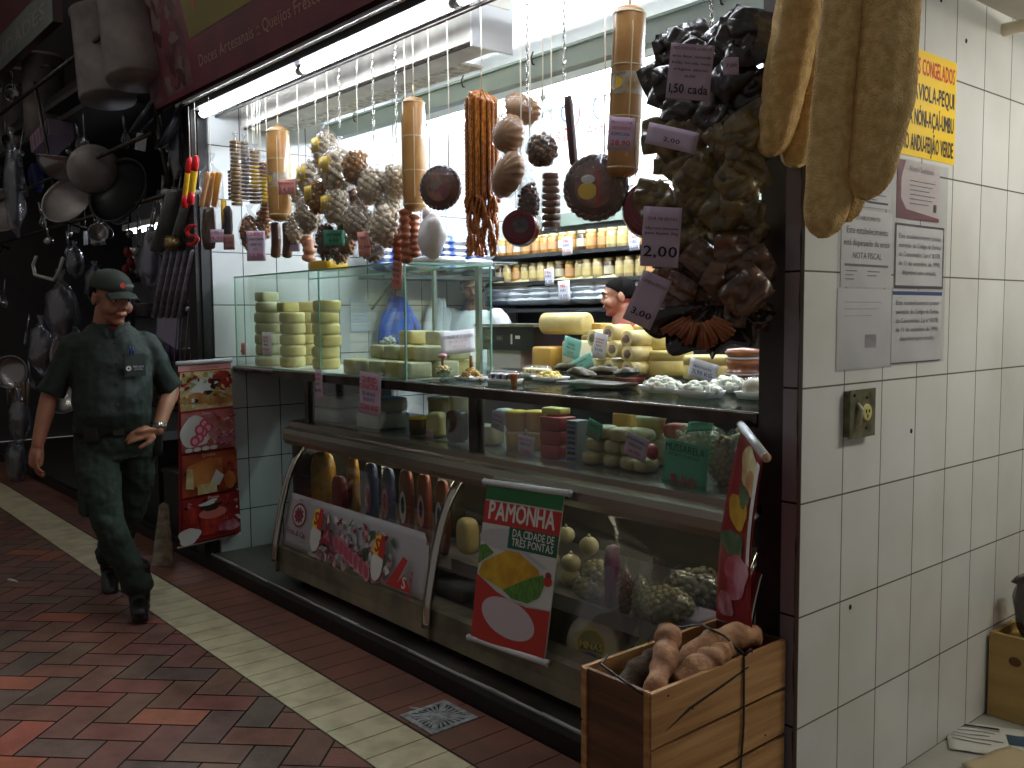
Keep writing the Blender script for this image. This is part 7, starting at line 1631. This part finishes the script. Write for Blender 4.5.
# wall spots: old screw plugs and holes
for i, (y, z) in enumerate([tuple(PX(x, y, XR))[1:] for x, y in ((966, 41), (941, 0), (911, 431), (850, 607))]):
    b = MB(); b.ball((XR+.001, y, z), (.003, .006, .008)); tag(b.obj('wall_plug', DRKM), 'small dark plug hole in the white tiles, %s one' % ('second highest', 'highest', 'third highest', 'lowest')[i], 'plug hole')
# crate of cassava
CX0, CX1, CY0, CY1, CH_ = -1.662, -1.431, 1.65, 2.222, .58
WD = mat('crate_wood', (200, 154, 100), .7, col2=(162, 116, 70), vs=9, bump=.2, bs=80, stretch=(1, .25, 4)); WD2 = mat('crate_wood_dark', (112, 76, 50), .7, var=.3, vs=8, bump=.2, bs=60, stretch=(.3, 1, 4))
t = thing('wooden_crate', 'worn wooden crate of cassava roots at the corner of the counter', 'crate', ((CX0+CX1)/2, (CY0+CY1)/2, 0))
def board(x0, y0, z0, x1, y1, z1, m, nm='board'):
    b = MB(); b.box(x0, y0, z0, x1, y1, z1); b.obj(nm, m, t)
T_ = .012
board(CX0, CY0, 0, CX1-T_-.002, CY0+T_, CH_, WD2, 'end_board'); board(CX0, CY1-T_, 0, CX1-T_-.002, CY1, CH_, WD2, 'end_board')
def side(x0, x1):
    for z0, z1 in ((.44, .58), (.305, .432), (.155, .296), (.01, .145)):
        b = MB(); s0 = .004 if z0 < .44 else 0
        b.prism([(CY0, z0), (CY1, z0+.004), (CY1, z1), (CY0+.3, z1-.001), (CY0, z1)], (x0, 0, 0), (0,1,0), (0,0,1), (x1-x0, 0, 0)); b.obj('side_slat', WD, t)
side(CX1-T_, CX1); side(CX0-T_, CX0)
b = MB(); b.prism([(1.70, .47), (1.80, .500), (1.93, .522), (2.05, .545), (2.04, .548), (1.92, .527), (1.79, .506)], (CX1, 0, 0), (0,1,0), (0,0,1), (.0012, 0, 0)); b.obj('crack', DRKM, t)
b = MB(); b.box(CX1-.02, CY0-.006, 0, CX1-.004, CY0+.001, CH_+.004); b.box(CX0+.0, CY0-.006, 0, CX0+.012, CY0+.001, CH_); b.obj('corner_batten', WD, t)
b = MB(); b.box(CX0, CY0, .30, CX1-T_, CY1, .315); b.obj('inner_floor', WD2, t)
rp = random.Random(3)
for k in range(7):
    y = rp.uniform(CY0+.03, CY1-.05); z = rp.choice([.56, .5, .4, .33, .2]); b = MB(); b.ball((CX1+.001, y, z), (.002, .003, .003)); b.obj('nail', STD, t)
CAS = mat('cassava', (200, 152, 112), .75, col2=(140, 98, 70), vs=16, bump=.6, bs=40, detail=8); CAD = mat('cassava_dark', (74, 60, 52), .8, col2=(110, 86, 66), vs=30, bump=.6, bs=50); CAE = mat('cassava_cut', (206, 160, 130), .7, var=.2, vs=60)
def root(pts, rads, lab, m=CAS, seed=0, cut=True):
    n = 26; k = len(pts)-1; path = []; rr = []
    for i in range(n+1):
        s_ = i/n*k; j = min(int(s_), k-1); q = s_-j; path.append(V(pts[j]).lerp(V(pts[j+1]), q)); rr.append((rads[j]+(rads[j+1]-rads[j])*q)*(1+.10*math.sin(i*.9+seed)+.10*noise.noise(V((i*.5, seed, 0)))))
    th = thing('cassava_root', lab, 'cassava', path[0]); b = MB(); b.tube([path[0]-(path[1]-path[0])*.3]+path, [rr[0]*.6]+rr, 14)
    for q in b.v: q += V((noise.noise(q*22+V((seed, 0, 0))), noise.noise(q*22+V((0, seed, 9))), noise.noise(q*22+V((4, 0, seed)))))*.008
    b.obj('root', m, th)
    if cut: b = MB(); d = (path[-1]-path[-2]).normalized(); R_ = d.to_track_quat('Z', 'Y').to_matrix(); b.lathe([(0, .004), (rr[-1]*.8, .003), (rr[-1]*.95, 0)], 12, path[-1], R_, cap=False); b.obj('cut_end', CAE, th)
root([(-1.465, 1.69, .50), (-1.49, 1.74, .565), (-1.535, 1.83, .62), (-1.57, 1.88, .655)], [.026, .03, .034, .030], 'large tan cassava root slanting up out of the crate towards the case', CAS, 1)
root([(-1.49, 1.83, .53), (-1.475, 1.90, .57), (-1.47, 1.96, .59), (-1.47, 2.01, .60)], [.038, .04, .034, .026], 'thick rosy cassava root lying along the tall slat side', CAS, 2)
root([(-1.54, 1.86, .52), (-1.52, 1.95, .585), (-1.49, 2.05, .615), (-1.475, 2.14, .60)], [.034, .04, .036, .028], 'pale cassava root behind the rosy one, pointing at the steel post', CAS, 3)
root([(-1.60, 1.70, .50), (-1.59, 1.80, .56), (-1.58, 1.87, .585)], [.028, .034, .028], 'dark skinned cassava root at the dim end board', CAD, 4)
root([(-1.55, 1.70, .48), (-1.53, 1.80, .51), (-1.50, 1.92, .51), (-1.49, 2.05, .50)], [.035, .04, .04, .035], 'cassava root lying under the crossing ones', CAD, 5)
root([(-1.61, 1.85, .45), (-1.60, 2.0, .50), (-1.58, 2.12, .50)], [.034, .038, .03], 'cassava root deep in the crate against the hidden side', CAD, 6)
root([(-1.48, 2.05, .46), (-1.52, 2.10, .51), (-1.57, 2.14, .53)], [.03, .034, .028], 'short cassava root in the corner of the crate beside the pillar', CAD, 7, True)
b = MB()
xs = CX1+.004; ys = 2.02
pth = [(xs, ys-.03, .005), (xs+.002, ys-.02, .2), (xs+.001, ys, .4), (xs, ys, .57), (xs-.004, ys, .592), (CX1-.04, ys-.03, .635), (CX1-.10, ys-.05, .655), (CX0+.02, ys-.08, .62), (CX0-.016, ys-.1, .585), (CX0-.017, ys-.1, .3), (CX0-.017, ys-.1, .01)]
b.tube(pth, .0045, 8, ell=.45); b.tube([(xs, ys, .585), (xs+.01, ys+.015, .60), (xs+.004, ys+.03, .59)], .004, 6)
b.tube([(CX1-.02, CY0-.006, .575), (CX1-.09, CY0-.008, .592), (CX0+.05, CY0+.01, .60), (CX0-.01, 1.75, .585)], .003, 6)
tag(b.obj('strap', mat('strap_black', (18, 17, 17), .45)), 'black binding strap pulled over the cassava crate', 'strap')
# box and bag in the alley corner, papers on the floor
bx0, by0 = XR+.012, 3.49
t = thing('wooden_box', 'plain pale wooden box on the alley floor against the tiles', 'box', (-1.15, 3.65, 0)); zt_ = PX(985, 628, bx0).z if False else P(1000, 634, by0).z
W3 = mat('box_wood', (176, 146, 88), .65, col2=(150, 120, 66), vs=5, bump=.1, stretch=(.4, 1, 3))
b = MB(); b.box(bx0, by0, 0, bx0+.55, by0+.018, zt_); b.box(bx0, by0+.018, 0, bx0+.018, by0+.34, zt_); b.box(bx0+.532, by0+.018, 0, bx0+.55, by0+.34, zt_); b.box(bx0, by0+.34, 0, bx0+.55, by0+.358, zt_); b.box(bx0+.018, by0+.018, 0, bx0+.532, by0+.34, .015); b.box(bx0+.018, by0+.018, zt_-.05, bx0+.532, by0+.34, zt_-.035)
b.obj('box', W3, t)
p = P(1015, 662, by0); b = MB(); b.ball((p.x, by0-.0005, p.z), (.022, .003, .018)); b.obj('knot', mat('knot', (96, 58, 32), .7), t)
p0 = P(1018, 632, by0+.12); p0 = V((XR+.15, 3.60, zt_+.0)); p1 = V((XR+.085, 3.60, zt_+.20))
t = thing('dark_bag', 'shiny dark brown bag of dried goods leaning on the wooden box', 'bag', p0)
b = MB(); b.tube([p0.lerp(p1, q) for q in (-.12, 0, .15, .4, .7, .85, .93, 1.0)], [.03, .06, .07, .066, .056, .044, .028, .04], 22)
for q in b.v: q += V((noise.noise(q*30), noise.noise(q*30+V((5,0,0))), noise.noise(q*30+V((0,7,0)))))*.018
b.obj('bag', mat('bag_darkbrown', (62, 36, 34), .2, col2=(34, 20, 20), vs=25, coat=.8, bump=.6, bs=30), t)
rs = random.Random(15)
def paper(c, w, h, rz, m, lab, pr=None, name='newspaper'):
    t = thing(name, lab, 'paper', c); u = V((math.cos(rz), math.sin(rz), 0)); v = V((-math.sin(rz), math.cos(rz), 0)); c = V(c)
    fn = lambda a, b_, hh: c+u*a+v*b_+V((0, 0, .004+hh+.008*abs(noise.noise(V((a*9+c.x*5, b_*9, 1))))))
    b = MB(); b.grid(lambda p, q: fn((p-.5)*w, (q-.5)*h, 0), 12, 10, .001); b.obj('sheet', m, t)
    a = Art(fn, .04); a.h = .001
    if pr: pr(a, w, h)
    a.done('print', t)
def np1(a, w, h):
    lines(a, -w*.45, w*.1, h*.3, 5, .03, GT, .008); a.rect(w*.15, -h*.1, w*.42, h*.25, mat('photo_navy', (50, 70, 90), .5)); a.rect(-w*.3, h*.36, w*.1, h*.42, INK)
c1 = PZ(980, 745, 0); c2 = PZ(1004, 760, 0)
paper((c1.x+.02, c1.y+.06, .001), .30, .24, .5, mat('newsprint', (196, 196, 186), .8), 'newspaper sheet on the alley floor beside the wooden box', np1)
paper((c2.x+.1, c2.y-.06, .007), .3, .26, -.2, mat('newsprint_tan', (180, 164, 128), .8), 'tan brown paper sheet on the alley floor overlapping the newspaper', lambda a, w, h: a.rect(-w*.1, -.0, w*.4, h*.3, MC['photo_navy']))
# litter on the aisle
for i, (x, y, s_, lab) in enumerate(((10, 582, .05, 'small twisted white scrap on the brick paving'), (414, 711, .03, 'tiny pale straw scrap beside the floor drain'))):
    p = PZ(x, y, 0); b = MB(); b.tube([p+V((-s_, 0, .004)), p+V((0, .01, .008)), p+V((s_*.8, .03, .004))], [.006, .009, .004] if i == 0 else [.002, .003, .002], 6); tag(b.obj('litter', WHT), lab, 'litter')
# ================================================================ LIGHT
TB_ = mat('tube_glow', (238, 244, 255), .5, emit=30); TI = mat('tube_glow_inner', (235, 245, 255), .5, emit=130)
TAL = mat('tube_alley', (255, 250, 240), .5, emit=60)
def fixture(name, label, x0, x1, y, z, m, r=.017, n=1, dz=.05, gap=.1, side=False, seg=1.22):
    t = thing(name, label, 'ceiling lamp', ((x0+x1)/2, y, z))
    b = MB()
    if side: b.box(x0, 2.085, P(300, 59, 2.085).z, x1, 2.20, P(300, 59, 2.085).z+.075)
    else: b.box(x0, y-.05-gap*(n-1)/2, z+.04, x1, y+.05+gap*(n-1)/2, z+.09)
    b.obj('batten', mat('batten_grey', (74, 74, 74), .5) if side else mat('batten_white', (200, 200, 196), .4), t)
    k = max(1, round((x1-x0)/seg)); L_ = (x1-x0)/k
    for j in range(n):
        for i in range(k):
            yy = y+(j-(n-1)/2)*gap
            b = MB(); a0 = x0+i*L_+.012; a1 = x0+(i+1)*L_-.012
            b.tube([(a0+.02, yy, z), (a1-.02, yy, z)], r, 12); b.obj('tube', m, t)
            for e0 in (a0, a1-.02):
                b = MB(); b.tube([(e0, yy, z), (e0+.02, yy, z)], r*.95, 12); b.box(e0+.002, yy-.008, z, e0+.018, yy+.008, z+.05)
                b.obj('lamp_holder', mat('batten_white', (200, 200, 196), .4), t)
    return t
fixture('tube_lamp', 'bright fluorescent tube lamp along the sign over the stall opening', -5.33, -1.6, 2.15, P(300, 71, 2.15).z, TB_, .021, side=True)
fixture('tube_lamp', 'glaring fluorescent tube lamp under the ceiling in front of the vendor', -5.1, -1.6, 3.6, P(470, 118, 3.6).z, TI, .02)
fixture('tube_lamp', 'fluorescent tube lamp on the stall ceiling close to the jar shelves', -5.1, -1.6, 4.25, 2.9, TI)
t = thing('alley_lamp', 'twin fluorescent tube lamp under the soffit of the tiled alley', 'ceiling lamp', (-.2, 3.6, 2.5))
b = MB(); b.box(-.35, 3.0, 2.5, -.1, 4.3, 2.545); b.obj('batten', MC['batten_white'], t)
for dx in (-.29, -.16):
    b = MB(); b.tube([(dx, 3.05, 2.475), (dx, 4.25, 2.475)], .018, 12); b.obj('tube', TAL, t)
for i, (x0, y) in enumerate(((-6.4, -.2), (-3.6, -.6), (-9.4, .4))):
    fixture('tube_lamp', 'fluorescent tube lamp high over the brick aisle, %s one' % ('second', 'first', 'third')[i], x0, x0+1.24, y, 4.3, mat('tube_aisle', (255, 250, 240), .5, emit=24), .02)
b = MB(); b.tube([(-9.6, 3.1, 2.36), (-8.2, 3.1, 2.36)], .02, 10); t = thing('tube_lamp', 'fluorescent tube lamp glowing inside the kitchenware stall', 'ceiling lamp', (-8.9, 3.1, 2.36)); b.obj('tube', mat('tube_far', (235, 242, 255), .5, emit=18), t); b = MB(); b.box(-9.7, 3.06, 2.385, -8.1, 3.14, 2.44); b.obj('batten', MC['batten_white'], t)
t = thing('case_fill_lamp', 'added fill light tube inside the top of the deli case', 'lamp', (-3, 2.55, .77))  # fill light added to brighten the contents; the case has no lamp
for x0, x1 in ((XL+.05, XD-.06), (XD+.05, XE-.05)):
    b = MB(); b.tube([(x0, 2.50, .768), (x1, 2.50, .768)], .008, 8); b.obj('tube', mat('case_fill_glow', (255, 244, 214), .5, emit=14), t)
w_ = bpy.data.worlds.new('world'); w_.use_nodes = True; scn.world = w_
w_.node_tree.nodes['Background'].inputs[0].default_value = (1, .97, .92, 1); w_.node_tree.nodes['Background'].inputs[1].default_value = .12
scn.view_settings.view_transform = 'Standard'; scn.view_settings.look = 'None'; scn.view_settings.exposure = 0; scn.view_settings.gamma = 1; scn.view_settings.use_curve_mapping = False
scn.cycles.use_denoising = True; scn.cycles.max_bounces = 6; scn.cycles.transparent_max_bounces = 24; scn.cycles.caustics_reflective = False; scn.cycles.caustics_refractive = False
scn.cycles.sample_clamp_indirect = 6
